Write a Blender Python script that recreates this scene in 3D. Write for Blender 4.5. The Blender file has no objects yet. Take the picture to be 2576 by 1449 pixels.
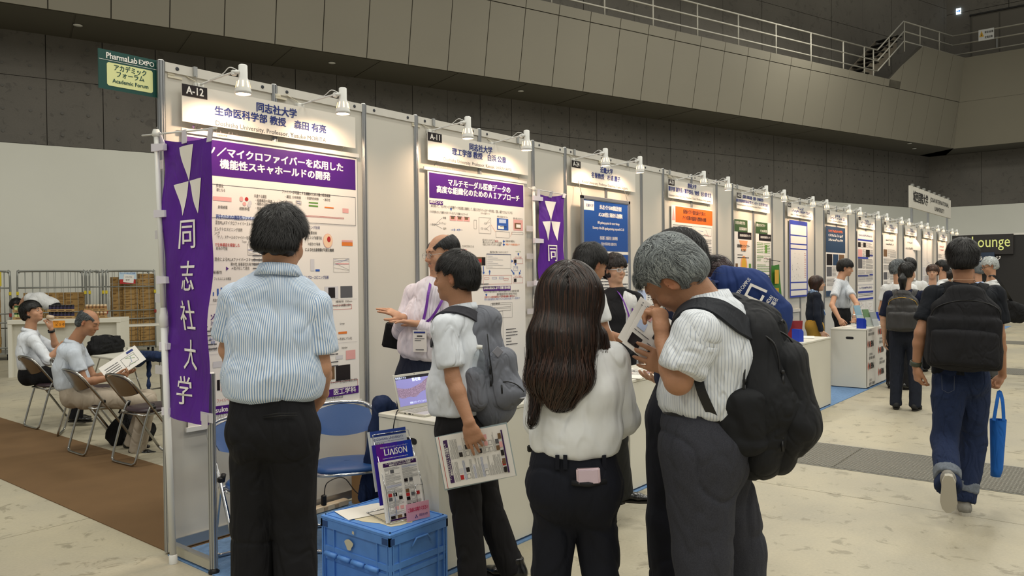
import bpy, math, random
import numpy as np
from mathutils import Vector, Matrix
random.seed(7); RNG = np.random.RandomState(7)
SC = bpy.context.scene
COL = SC.collection
PI = math.pi
# ---------------------------------------------------------------- camera
# world: x runs along the booth row, y into the booth wall, z up; the booth back wall is y = 0
FPX = 1936.356
CAM = np.array([-2.15754891, -4.29732253, 1.56191609])
_yaw, _pit, _rol = 0.681289081, 0.0141490442, -0.00988310089
def _axes(yaw, pit, rol):
    cy, sy = math.cos(yaw), math.sin(yaw)
    d = np.array([cy*math.cos(pit), sy*math.cos(pit), -math.sin(pit)])
    r = np.array([sy, -cy, 0.]); u = np.cross(r, d)
    c, s = math.cos(rol), math.sin(rol)
    return c*r + s*u, -s*r + c*u, d
CR, CU, CD = _axes(_yaw, _pit, _rol)
cam = bpy.data.cameras.new('camera'); camo = bpy.data.objects.new('camera', cam); COL.objects.link(camo)
cam.sensor_width = 36; cam.lens = 36*FPX/2576; cam.clip_start = .05; cam.clip_end = 300
M = Matrix.Identity(4)
for i in range(3):
    M[i][0] = CR[i]; M[i][1] = CU[i]; M[i][2] = -CD[i]; M[i][3] = CAM[i]
camo.matrix_world = M
SC.camera = camo
# ---------------------------------------------------------------- exposure, world, hall lights
SC.view_settings.view_transform = 'Standard'; SC.view_settings.look = 'None'
SC.view_settings.gamma = 1; SC.view_settings.use_curve_mapping = False
SC.view_settings.exposure = 0.0
wd = bpy.data.worlds.new('hall_air'); SC.world = wd; wd.use_nodes = True
bg = wd.node_tree.nodes['Background']; bg.inputs[0].default_value = (.99, .98, .90, 1); bg.inputs[1].default_value = .33
def area(name, loc, sx, sy, e, col=(.99, .96, .86), rot=(0, 0, 0)):
    l = bpy.data.lights.new(name, 'AREA'); l.shape = 'RECTANGLE'; l.size = sx; l.size_y = sy; l.energy = e; l.color = col
    o = bpy.data.objects.new(name, l); o.location = loc; o.rotation_euler = rot; COL.objects.link(o); return o
# high hall ceiling luminaires (above the frame)
for i in range(5):
    for j in range(4):
        area('hall_luminaire', (-9+8.5*i, -15+6.0*j, 11.5), 3.0, 1.2, 265)

# survey helpers: turn a point measured in the photograph (2576 x 1449) into a point of the place
def ray(x, y): return CD + (x-1288)/FPX*CR - (y-724.5)/FPX*CU
def G(x, y, z=0.):            # on a level at height z
    a = ray(x, y); return CAM + (z-CAM[2])/a[2]*a
def Wl(x, y, Y=0.):           # on a plane parallel to the booth wall
    a = ray(x, y); return CAM + (Y-CAM[1])/a[1]*a
def Xl(x, y, X=0.):           # on a plane across the booth row
    a = ray(x, y); return CAM + (X-CAM[0])/a[0]*a
def A(x, y, D):               # at a distance D in front of the camera
    return CAM + ray(x, y)*D
def plane(x, y, p0, n):
    a = ray(x, y); return CAM + np.dot(np.asarray(p0)-CAM, n)/np.dot(a, n)*a

# ---------------------------------------------------------------- things, parts, meshes
LOC = {}
def thing(name, label, cat, loc=(0, 0, 0), rotz=0., group=None):
    o = bpy.data.objects.new(name, None); COL.objects.link(o); o.empty_display_size = .1
    o.location = tuple(float(v) for v in loc); o.rotation_euler = (0, 0, rotz)
    o['label'] = label; o['category'] = cat
    if group: o['group'] = group
    LOC[o.name] = np.array([float(v) for v in loc]); return o
def tag(o, label, cat, group=None, kind=None):
    if label: o['label'] = label
    if cat: o['category'] = cat
    if group: o['group'] = group
    if kind: o['kind'] = kind
    return o
def unit(v):
    v = np.asarray(v, float); return v/(np.linalg.norm(v)+1e-12)
def rotm(axis, ang):
    return np.array(Matrix.Rotation(ang, 3, Vector([float(c) for c in axis])))
def frame(z, x=(1, 0, 0)):    # columns x, y, z
    z = unit(z); x = np.asarray(x, float)
    if abs(np.dot(unit(x), z)) > .98: x = np.array([0, 1., 0]) if abs(z[1]) < .9 else np.array([0, 0, 1.])
    x = unit(x-np.dot(x, z)*z); return np.array([x, np.cross(z, x), z]).T
class MB:
    def __init__(s): s.v = []; s.f = []; s.m = []; s.sm = []
    def add(s, v, f, mi=0, smooth=False):
        b = len(s.v); s.v += [tuple(float(c) for c in p) for p in v]
        for q in f: s.f.append(tuple(b+i for i in q)); s.m.append(mi); s.sm.append(smooth)
        return s
    def box(s, c, size, R=None, mi=0, bev=0.):
        hx, hy, hz = [k/2 for k in size]; c = np.asarray(c, float)
        if bev <= 0:
            pts = [(-hx,-hy,-hz),(hx,-hy,-hz),(hx,hy,-hz),(-hx,hy,-hz),(-hx,-hy,hz),(hx,-hy,hz),(hx,hy,hz),(-hx,hy,hz)]
            fs = [(0,3,2,1),(4,5,6,7),(0,1,5,4),(1,2,6,5),(2,3,7,6),(3,0,4,7)]
        else:
            b = bev; pts = []
            for z, k in ((-hz, b), (-hz+b, 0), (hz-b, 0), (hz, b)):
                x, y = hx-k, hy-k
                pts += [(-x+b,-y,z),(x-b,-y,z),(x,-y+b,z),(x,y-b,z),(x-b,y,z),(-x+b,y,z),(-x,y-b,z),(-x,-y+b,z)]
            fs = [tuple(range(7, -1, -1)), tuple(range(24, 32))]
            for r in range(3):
                for i in range(8): fs.append((r*8+i, r*8+(i+1) % 8, r*8+8+(i+1) % 8, r*8+8+i))
        P = np.array(pts)
        if R is not None: P = P @ np.asarray(R).T
        return s.add(P+c, fs, mi)
    def bb(s, a, b, mi=0, bev=0.):
        a = np.asarray(a, float); b = np.asarray(b, float)
        return s.box((a+b)/2, np.abs(b-a), None, mi, bev)
    def tube(s, pts, r, n=8, mi=0, closed=False, caps=True):
        pts = [np.asarray(p, float) for p in pts]; L = len(pts); rr = r if hasattr(r, '__len__') else [r]*L
        V = []; x = None
        for i, p in enumerate(pts):
            if closed: t = pts[(i+1) % L]-pts[i-1]
            else: t = pts[min(i+1, L-1)]-pts[max(i-1, 0)]
            t = unit(t)
            if x is None: F = frame(t, (0, 0, 1) if abs(t[2]) < .9 else (1, 0, 0)); x = F[:, 0]
            x = unit(x-np.dot(x, t)*t); y = np.cross(t, x)
            for k in range(n):
                a = 2*PI*k/n; V.append(p+rr[i]*(math.cos(a)*x+math.sin(a)*y))
        fs = []
        for i in range(L if closed else L-1):
            j = (i+1) % L
            for k in range(n): fs.append((i*n+k, i*n+(k+1) % n, j*n+(k+1) % n, j*n+k))
        if caps and not closed: fs += [tuple(range(n-1, -1, -1)), tuple(range((L-1)*n, L*n))]
        return s.add(V, fs, mi, True)
    def cone(s, a, b, ra, rb, n=16, mi=0, caps=True): return s.tube([a, b], [ra, rb], n, mi, False, caps)
    def lathe(s, prof, c=(0, 0, 0), axis=(0, 0, 1), n=20, mi=0, smooth=True):
        F = frame(axis); c = np.asarray(c, float); V = []
        for r, z in prof:
            for k in range(n):
                a = 2*PI*k/n; V.append(c+F @ np.array([r*math.cos(a), r*math.sin(a), z]))
        fs = []
        for i in range(len(prof)-1):
            for k in range(n): fs.append((i*n+k, i*n+(k+1) % n, (i+1)*n+(k+1) % n, (i+1)*n+k))
        return s.add(V, fs, mi, smooth)
    def prism(s, poly, a, b, x=(1, 0, 0), mi=0):      # 2-D outline swept from a to b
        a = np.asarray(a, float); b = np.asarray(b, float); F = frame(b-a, x); n = len(poly)
        V = [a+F[:, 0]*p[0]+F[:, 1]*p[1] for p in poly]+[b+F[:, 0]*p[0]+F[:, 1]*p[1] for p in poly]
        fs = [(i, (i+1) % n, n+(i+1) % n, n+i) for i in range(n)]+[tuple(range(n-1, -1, -1)), tuple(range(n, 2*n))]
        return s.add(V, fs, mi)
    def quad(s, a, b, c, d, mi=0): return s.add([a, b, c, d], [(0, 1, 2, 3)], mi)
    def slab(s, pts, t, mi=0):                         # polygon with thickness vector t
        t = np.asarray(t, float); n = len(pts); V = [np.asarray(p, float) for p in pts]; V += [p+t for p in V[:n]]
        fs = [(i, (i+1) % n, n+(i+1) % n, n+i) for i in range(n)]+[tuple(range(n-1, -1, -1)), tuple(range(n, 2*n))]
        return s.add(V, fs, mi)
    def grid(s, P, mi=0, smooth=True, wrap=False):     # P[i][j] points
        n, m = len(P), len(P[0]); V = [q for r in P for q in r]; fs = []
        for i in range(n-1):
            for j in range(m if wrap else m-1): fs.append((i*m+j, i*m+(j+1) % m, (i+1)*m+(j+1) % m, (i+1)*m+j))
        return s.add(V, fs, mi, smooth)
    def build(s, name, mats, parent=None, label=None):
        me = bpy.data.meshes.new(name); V = np.array(s.v, float).reshape(-1, 3)
        if parent is not None and parent.get('_world'): V = V-LOC[parent.name]
        me.from_pydata(V.tolist(), [], s.f)
        if not isinstance(mats, (list, tuple)): mats = [mats]
        for m in mats: me.materials.append(m)
        me.polygons.foreach_set('material_index', s.m); me.polygons.foreach_set('use_smooth', s.sm)
        me.update()
        return link(name, me, parent, label)
def link(name, me, parent=None, label=None):
    o = bpy.data.objects.new(name, me); COL.objects.link(o)
    if parent is not None:
        o.parent = parent
        LOC[o.name] = LOC.get(parent.name, np.zeros(3))
        if parent.get('_world'): o['_world'] = 1
    if label: o['label'] = label
    return o
def wthing(name, label, cat, loc, group=None):         # a thing whose parts are given in world coordinates
    o = thing(name, label, cat, loc, 0, group); o['_world'] = 1; return o
def copy_tree(o, parent=None):
    c = o.copy(); COL.objects.link(c)
    if parent is not None: c.parent = parent
    LOC[c.name] = LOC.get(o.name, np.zeros(3))
    for ch in list(o.children): copy_tree(ch, c)
    return c
def put(o, loc, rz=None, label=None, group=None):
    o.location = tuple(float(v) for v in loc)
    if rz is not None: o.rotation_euler = (0, 0, rz)
    if label: o['label'] = label
    if group: o['group'] = group
    return o

# ---------------------------------------------------------------- materials
_M = {}
def srgb(h):
    if isinstance(h, str): c = [int(h[i:i+2], 16)/255 for i in (0, 2, 4)]
    else: c = [v/255 for v in h]
    return tuple(v/12.92 if v <= .04045 else ((v+.055)/1.055)**2.4 for v in c)+(1,)
def nd(nt, t, **k):
    n = nt.nodes.new(t)
    for a, v in k.items():
        if a in n.inputs.keys() if not a.startswith('_') else False: n.inputs[a].default_value = v
        else: setattr(n, a.lstrip('_'), v)
    return n
def mat(name, col, rough=.6, metal=0., var=0., vs=6., bump=0., bs=60., emit=None, es=0., alpha=1., trans=0., ior=1.45, coat=0., col2=None, stretch=(1, 1, 1), spec=.5, coord='Object', sheen=0.):
    if name in _M: return _M[name]
    m = bpy.data.materials.new(name); m.use_nodes = True; nt = m.node_tree; b = nt.nodes['Principled BSDF']; L = nt.links.new
    c = srgb(col) if not (isinstance(col, tuple) and len(col) == 4) else col
    b.inputs['Base Color'].default_value = c; b.inputs['Roughness'].default_value = rough; b.inputs['Metallic'].default_value = metal
    b.inputs['Specular IOR Level'].default_value = spec; b.inputs['IOR'].default_value = ior
    if coat: b.inputs['Coat Weight'].default_value = coat
    if sheen: b.inputs['Sheen Weight'].default_value = sheen
    if trans: b.inputs['Transmission Weight'].default_value = trans
    if alpha < 1: b.inputs['Alpha'].default_value = alpha
    if emit is not None: b.inputs['Emission Color'].default_value = srgb(emit); b.inputs['Emission Strength'].default_value = es
    if var or bump:
        tc = nt.nodes.new('ShaderNodeTexCoord'); mp = nt.nodes.new('ShaderNodeMapping'); mp.inputs['Scale'].default_value = stretch
        L(tc.outputs[coord], mp.inputs[0])
    if var:
        n = nt.nodes.new('ShaderNodeTexNoise'); n.inputs['Scale'].default_value = vs; n.inputs['Detail'].default_value = 5; L(mp.outputs[0], n.inputs['Vector'])
        mx = nt.nodes.new('ShaderNodeMix'); mx.data_type = 'RGBA'
        c2 = srgb(col2) if col2 else tuple(v*(1-var) for v in c[:3])+(1,)
        mx.inputs[6].default_value = c; mx.inputs[7].default_value = c2
        rp = nt.nodes.new('ShaderNodeMapRange'); rp.inputs[1].default_value = .35; rp.inputs[2].default_value = .7
        L(n.outputs[0], rp.inputs[0]); L(rp.outputs[0], mx.inputs[0]); L(mx.outputs[2], b.inputs['Base Color'])
    if bump:
        n = nt.nodes.new('ShaderNodeTexNoise'); n.inputs['Scale'].default_value = bs; n.inputs['Detail'].default_value = 4; L(mp.outputs[0], n.inputs['Vector'])
        bp = nt.nodes.new('ShaderNodeBump'); bp.inputs['Strength'].default_value = bump; bp.inputs['Distance'].default_value = .01
        L(n.outputs[0], bp.inputs['Height']); L(bp.outputs[0], b.inputs['Normal'])
    _M[name] = m; return m
def wrinkle(nt, b, mp, fs, fold):
    L = nt.links.new; n = nt.nodes.new('ShaderNodeTexNoise'); n.inputs['Scale'].default_value = fs*.55; n.inputs['Detail'].default_value = 2.5; n.inputs['Distortion'].default_value = 1.1; L(mp.outputs[0], n.inputs['Vector'])
    s = nt.nodes.new('ShaderNodeMath'); s.operation = 'SUBTRACT'; L(n.outputs[0], s.inputs[0]); s.inputs[1].default_value = .5
    a = nt.nodes.new('ShaderNodeMath'); a.operation = 'ABSOLUTE'; L(s.outputs[0], a.inputs[0])
    r = nt.nodes.new('ShaderNodeMapRange'); r.interpolation_type = 'SMOOTHSTEP'; r.inputs[1].default_value = .0; r.inputs[2].default_value = .09; L(a.outputs[0], r.inputs[0])
    n2 = nt.nodes.new('ShaderNodeTexNoise'); n2.inputs['Scale'].default_value = fs*1.3; n2.inputs['Detail'].default_value = 3; L(mp.outputs[0], n2.inputs['Vector'])
    ad = nt.nodes.new('ShaderNodeMath'); ad.operation = 'MULTIPLY_ADD'; L(r.outputs[0], ad.inputs[0]); ad.inputs[1].default_value = .45; L(n2.outputs[0], ad.inputs[2])
    bp = nt.nodes.new('ShaderNodeBump'); bp.inputs['Strength'].default_value = min(1, fold*1.6); bp.inputs['Distance'].default_value = .016; L(ad.outputs[0], bp.inputs['Height']); L(bp.outputs[0], b.inputs['Normal'])
def stripes(name, base, line, pitch, duty=.35, rough=.75, v=False, soft=.08, bump=.25, base2=None):
    # woven shirt cloth, stripes across the u direction of the cloth's own UV (metres)
    if name in _M: return _M[name]
    m = bpy.data.materials.new(name); m.use_nodes = True; nt = m.node_tree; b = nt.nodes['Principled BSDF']; L = nt.links.new
    b.inputs['Roughness'].default_value = rough; b.inputs['Specular IOR Level'].default_value = .25
    uv = nt.nodes.new('ShaderNodeUVMap'); uv.uv_map = 'UVMap'; sp = nt.nodes.new('ShaderNodeSeparateXYZ'); L(uv.outputs[0], sp.inputs[0])
    k = nt.nodes.new('ShaderNodeMath'); k.operation = 'DIVIDE'; L(sp.outputs[1 if v else 0], k.inputs[0]); k.inputs[1].default_value = pitch
    fr = nt.nodes.new('ShaderNodeMath'); fr.operation = 'FRACT'; L(k.outputs[0], fr.inputs[0])
    sb = nt.nodes.new('ShaderNodeMath'); sb.operation = 'SUBTRACT'; L(fr.outputs[0], sb.inputs[0]); sb.inputs[1].default_value = .5
    ab = nt.nodes.new('ShaderNodeMath'); ab.operation = 'ABSOLUTE'; L(sb.outputs[0], ab.inputs[0])
    mr = nt.nodes.new('ShaderNodeMapRange'); mr.inputs[1].default_value = duty/2-soft; mr.inputs[2].default_value = duty/2+soft; L(ab.outputs[0], mr.inputs[0])
    mx = nt.nodes.new('ShaderNodeMix'); mx.data_type = 'RGBA'; mx.inputs[6].default_value = srgb(line); mx.inputs[7].default_value = srgb(base)
    L(mr.outputs[0], mx.inputs[0]); L(mx.outputs[2], b.inputs['Base Color'])
    tc = nt.nodes.new('ShaderNodeTexCoord'); mp = nt.nodes.new('ShaderNodeMapping'); mp.inputs['Scale'].default_value = (1, 1, .5); L(tc.outputs['Object'], mp.inputs[0])
    wrinkle(nt, b, mp, 14, bump)
    _M[name] = m; return m
def cloth(name, col, rough=.85, fold=.35, fs=14, weave=0, sheen=0., col2=None, zst=.4):
    if name in _M: return _M[name]
    m = mat(name, col, rough, spec=.25, sheen=sheen, var=.10 if not col2 else 1, vs=9 if not col2 else 300, col2=col2)
    nt = m.node_tree; b = nt.nodes['Principled BSDF']; L = nt.links.new
    tc = nt.nodes.new('ShaderNodeTexCoord'); mp = nt.nodes.new('ShaderNodeMapping'); mp.inputs['Scale'].default_value = (1, 1, zst)
    L(tc.outputs['Object'], mp.inputs[0])
    wrinkle(nt, b, mp, fs, fold)
    return m
# ---------------------------------------------------------------- soft shapes: smooth unions of limbs, meshed by surface nets
_T = np.random.RandomState(3).rand(4096)*2-1
def noise3(p):
    p = np.asarray(p, float); i = np.floor(p).astype(np.int64); f = p-i; f = f*f*(3-2*f); r = 0
    for dx in (0, 1):
        for dy in (0, 1):
            for dz in (0, 1):
                h = ((i[..., 0]+dx)*73+(i[..., 1]+dy)*1217+(i[..., 2]+dz)*3571) % 4096
                w = (f[..., 0] if dx else 1-f[..., 0])*(f[..., 1] if dy else 1-f[..., 1])*(f[..., 2] if dz else 1-f[..., 2])
                r = r+w*_T[h]
    return r
def rc(a, b, ra, rb, k=.02, w=(1, 0, 0), cut='', cap=1.):
    a = np.asarray(a, float); b = np.asarray(b, float)
    if not hasattr(ra, '__len__'): ra = (ra, ra)
    if not hasattr(rb, '__len__'): rb = (rb, rb)
    L = np.linalg.norm(b-a)+1e-9; F = frame((b-a)/L, w); R = max(max(ra), max(rb))
    return dict(t='c', a=a, b=b, ra=ra, rb=rb, L=L, F=F, k=k, cut=cut, cap=cap, lo=np.minimum(a, b)-R, hi=np.maximum(a, b)+R)
def el(c, r, k=.02, R=None, sub=False):
    c = np.asarray(c, float); r = np.asarray(r if hasattr(r, '__len__') else (r, r, r), float); m = r.max()
    return dict(t='e', c=c, r=r, R=np.eye(3) if R is None else np.asarray(R), k=k, sub=sub, lo=c-m, hi=c+m)
def bx(c, h, rad=.01, k=.01, R=None, sub=False):
    c = np.asarray(c, float); h = np.asarray(h, float); m = np.linalg.norm(h)+rad
    return dict(t='b', c=c, h=h, rad=rad, R=np.eye(3) if R is None else np.asarray(R), k=k, sub=sub, lo=c-m, hi=c+m)
def _ev(p, X):
    if p['t'] == 'c':
        q = (X-p['a']) @ p['F']; z = q[..., 2]; t = np.clip(z/p['L'], 0, 1); dz = z-t*p['L']
        rx = p['ra'][0]+(p['rb'][0]-p['ra'][0])*t; ry = p['ra'][1]+(p['rb'][1]-p['ra'][1])*t; rz = np.minimum(rx, ry)*p['cap']
        x, y = q[..., 0], q[..., 1]
        k0 = np.sqrt((x/rx)**2+(y/ry)**2+(dz/rz)**2); k1 = np.sqrt((x/rx**2)**2+(y/ry**2)**2+(dz/rz**2)**2)+1e-9
        d = k0*(k0-1)/k1; d = np.where(k0 < .02, -np.minimum(rx, ry), d)
        if 'b' in p['cut']: d = np.maximum(d, z-p['L'])
        if 'a' in p['cut']: d = np.maximum(d, -z)
        return d
    q = (X-p['c']) @ p['R']
    if p['t'] == 'e':
        k0 = np.sqrt(((q/p['r'])**2).sum(-1)); k1 = np.sqrt(((q/p['r']**2)**2).sum(-1))+1e-9
        return np.where(k0 < .02, -p['r'].min(), k0*(k0-1)/k1)
    q = np.abs(q)-p['h']
    return np.sqrt((np.maximum(q, 0)**2).sum(-1))+np.minimum(q.max(-1), 0)-p['rad']
def sdf(prims, X):
    F = np.full(X.shape[:-1], .5)
    for p in prims:
        d = _ev(p, X); k = p['k']
        if p.get('sub'): h = np.clip(.5-.5*(F+d)/k, 0, 1); F = F*(1-h)+(-d)*h+k*h*(1-h)
        else: h = np.clip(.5+.5*(F-d)/k, 0, 1); F = F*(1-h)+d*h-k*h*(1-h)
    return F
def sgrad(prims, X, e=.003):
    g = np.stack([sdf(prims, X+np.eye(3)[i]*e)-sdf(prims, X-np.eye(3)[i]*e) for i in range(3)], -1)
    return g/(np.linalg.norm(g, axis=-1, keepdims=True)+1e-9)
def snet(prims, res, clip=None):
    add = [p for p in prims if not p.get('sub')]
    lo = np.min([p['lo'] for p in add], 0)-3*res; hi = np.max([p['hi'] for p in add], 0)+3*res
    n = np.ceil((hi-lo)/res).astype(int)+1
    ax = [lo[i]+res*np.arange(n[i]) for i in range(3)]
    F = np.full(n, .5, np.float32)
    for p in prims:
        m = p['k']+3*res
        a = np.clip(np.floor((p['lo']-m-lo)/res).astype(int), 0, n); b = np.clip(np.ceil((p['hi']+m-lo)/res).astype(int)+1, 0, n)
        if (b <= a).any(): continue
        X = np.stack(np.meshgrid(ax[0][a[0]:b[0]], ax[1][a[1]:b[1]], ax[2][a[2]:b[2]], indexing='ij'), -1)
        S = (slice(a[0], b[0]), slice(a[1], b[1]), slice(a[2], b[2])); f = F[S]; d = _ev(p, X); k = p['k']
        if p.get('sub'): h = np.clip(.5-.5*(f+d)/k, 0, 1); F[S] = f*(1-h)+(-d)*h+k*h*(1-h)
        else: h = np.clip(.5+.5*(f-d)/k, 0, 1); F[S] = f*(1-h)+d*h-k*h*(1-h)
    if clip is not None:
        X = np.stack(np.meshgrid(*ax, indexing='ij'), -1)
        for (c, nn) in clip: F = np.maximum(F, ((X-np.asarray(c)) @ unit(nn)).astype(np.float32))
    S = F < 0
    c = np.zeros(tuple(n-1), np.int8)
    for i in (0, 1):
        for j in (0, 1):
            for k in (0, 1): c += S[i:n[0]-1+i, j:n[1]-1+j, k:n[2]-1+k]
    I = np.argwhere((c > 0) & (c < 8))
    if len(I) == 0: return np.zeros((0, 3)), np.zeros((0, 4), int)
    vid = np.full(tuple(n-1), -1, np.int32); vid[I[:, 0], I[:, 1], I[:, 2]] = np.arange(len(I))
    acc = np.zeros((len(I), 3)); cnt = np.zeros(len(I))
    cs = [(i, j, k) for i in (0, 1) for j in (0, 1) for k in (0, 1)]
    for a in cs:
        for d in range(3):
            if a[d]: continue
            b = list(a); b[d] = 1
            fa = F[I[:, 0]+a[0], I[:, 1]+a[1], I[:, 2]+a[2]]; fb = F[I[:, 0]+b[0], I[:, 1]+b[1], I[:, 2]+b[2]]
            m = (fa < 0) != (fb < 0); t = np.where(m, fa/np.where(m, fa-fb, 1), 0)
            P = np.array(a, float)[None]+t[:, None]*(np.array(b)-np.array(a))[None]
            acc[m] += P[m]; cnt[m] += 1
    V = lo+res*(I+acc/cnt[:, None])
    Q = []
    for d in range(3):
        e, f = (d+1) % 3, (d+2) % 3
        sl0 = [slice(None)]*3; sl1 = [slice(None)]*3; sl0[d] = slice(0, n[d]-1); sl1[d] = slice(1, n[d])
        m = S[tuple(sl0)] != S[tuple(sl1)]
        J = np.argwhere(m); J = J[(J[:, e] > 0) & (J[:, f] > 0) & (J[:, e] < n[e]-1) & (J[:, f] < n[f]-1)]
        ins = S[J[:, 0], J[:, 1], J[:, 2]]
        def at(de, df):
            K = J.copy(); K[:, e] -= de; K[:, f] -= df; return vid[K[:, 0], K[:, 1], K[:, 2]]
        q = np.stack([at(1, 1), at(0, 1), at(0, 0), at(1, 0)], 1)
        q[~ins] = q[~ins][:, ::-1]; Q.append(q)
    return V, np.concatenate(Q)
def vnorm(V, Q):
    n = np.cross(V[Q[:, 2]]-V[Q[:, 0]], V[Q[:, 3]]-V[Q[:, 1]]); N = np.zeros_like(V)
    for i in range(4): np.add.at(N, Q[:, i], n)
    return N/(np.linalg.norm(N, axis=1, keepdims=True)+1e-12)
def soft(name, prims, res, mats, parent=None, folds=None, uv=False, paint=None, clip=None, label=None, extra=None, relax=1):
    """mesh the prims; folds = [(amplitude, (fx,fy,fz), ridged)], uv = cloth coordinates in metres"""
    V, Q = snet(prims, res, clip)
    for e in (extra or []):
        V2, Q2 = snet(e[0], e[1], e[2] if len(e) > 2 else None); Q = np.concatenate([Q, Q2+len(V)]); V = np.concatenate([V, V2])
    for _ in range(relax):                         # light smoothing of the net
        S = np.zeros_like(V); c = np.zeros(len(V))
        for i in range(4):
            np.add.at(S, Q[:, i], V[Q[:, (i+1) % 4]]); np.add.at(c, Q[:, i], 1)
            np.add.at(S, Q[:, i], V[Q[:, i-1]]); np.add.at(c, Q[:, i], 1)
        V = V*.5+.5*S/np.maximum(c, 1)[:, None]
    if folds:
        N = vnorm(V, Q); d = 0
        for amp, fr, rid in folds:
            W = V*np.array(fr); W = W+.35*noise3(V*7)[:, None]
            n = noise3(W+amp*1000)
            if rid == 2: n = -.9*np.exp(-(n/.07)**2)+.15+.35*noise3(W*3.1)        # thin creases
            elif rid: n = .7-2.2*np.abs(n)
            d = d+amp*(n+.35)
        V = V+N*d[:, None]
    me = bpy.data.meshes.new(name)
    off = LOC[parent.name] if (parent is not None and parent.get('_world')) else np.zeros(3)
    me.vertices.add(len(V)); me.vertices.foreach_set('co', (V-off).astype(np.float32).ravel())
    me.loops.add(Q.size); me.loops.foreach_set('vertex_index', Q.astype(np.int32).ravel())
    me.polygons.add(len(Q)); me.polygons.foreach_set('loop_start', (np.arange(len(Q))*4).astype(np.int32))
    me.polygons.foreach_set('use_smooth', np.ones(len(Q), bool))
    if not isinstance(mats, (list, tuple)): mats = [mats]
    for m in mats: me.materials.append(m)
    me.update(calc_edges=True)
    if uv:
        add = [p for p in prims if not p.get('sub')]
        D = np.stack([_ev(p, V) for p in add], 1); pid = D.argmin(1)[Q]          # per face: the limb it belongs to
        fp = pid[:, 0]; UV = np.zeros((len(Q), 4, 2))
        for i, p in enumerate(add):
            m = fp == i
            if not m.any(): continue
            X = V[Q[m]]
            if p.get('uvf'):
                o_, F_, r_ = p['uvf']; q = (X-o_) @ F_
                u = np.arctan2(q[..., 0]/1.25, -q[..., 1]); u = u[:, :1]+((u-u[:, :1]+PI) % (2*PI)-PI)
                UV[m] = np.stack([u*r_, q[..., 2]], -1)
            elif p['t'] == 'c':
                q = (X-p['a']) @ p['F']; r = .5*(max(p['ra'])+max(p['rb']))
                u = np.arctan2(q[..., 0], -q[..., 1]); u = u[:, :1]+((u-u[:, :1]+PI) % (2*PI)-PI)
                UV[m] = np.stack([u*r, q[..., 2]], -1)
            else:
                q = (X-p['c']) @ p['R']; UV[m] = np.stack([q[..., 0], q[..., 2]], -1)
        l = me.uv_layers.new(name='UVMap'); l.data.foreach_set('uv', UV.astype(np.float32).ravel())
    if paint is not None:
        c = paint(V); a = me.color_attributes.new('tone', 'FLOAT_COLOR', 'POINT')
        a.data.foreach_set('color', np.concatenate([c, np.ones((len(V), 1))], 1).astype(np.float32).ravel())
    return link(name, me, parent, label)

# ---------------------------------------------------------------- people
def skin_mat(name, col, dark=None):
    if name in _M: return _M[name]
    m = mat(name, col, .5, bump=.15, bs=90, spec=.35); nt = m.node_tree; b = nt.nodes['Principled BSDF']
    a = nt.nodes.new('ShaderNodeAttribute'); a.attribute_name = 'tone'
    n = nt.nodes.new('ShaderNodeTexNoise'); n.inputs['Scale'].default_value = 22; n.inputs['Detail'].default_value = 4
    tc = nt.nodes.new('ShaderNodeTexCoord'); nt.links.new(tc.outputs['Object'], n.inputs['Vector'])
    r = nt.nodes.new('ShaderNodeMapRange'); r.inputs[3].default_value = .86; r.inputs[4].default_value = 1.12; nt.links.new(n.outputs[0], r.inputs[0])
    mx = nt.nodes.new('ShaderNodeMix'); mx.data_type = 'RGBA'; mx.blend_type = 'MULTIPLY'; mx.inputs[0].default_value = 1
    mx.inputs[6].default_value = srgb(col); nt.links.new(a.outputs['Color'], mx.inputs[7])
    m2 = nt.nodes.new('ShaderNodeVectorMath'); m2.operation = 'SCALE'; nt.links.new(mx.outputs[2], m2.inputs[0]); nt.links.new(r.outputs[0], m2.inputs['Scale'])
    nt.links.new(m2.outputs[0], b.inputs['Base Color'])
    b.inputs['Subsurface Weight'].default_value = .12; b.inputs['Subsurface Radius'].default_value = (.012, .005, .003); b.inputs['Subsurface Scale'].default_value = 1
    return m
def headframe(face, up=(0, 0, 1)):                  # columns: right, forward, up
    f = unit(face); u = np.asarray(up, float); r = unit(np.cross(f, u)); u = np.cross(r, f); return np.array([r, f, u]).T
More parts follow.
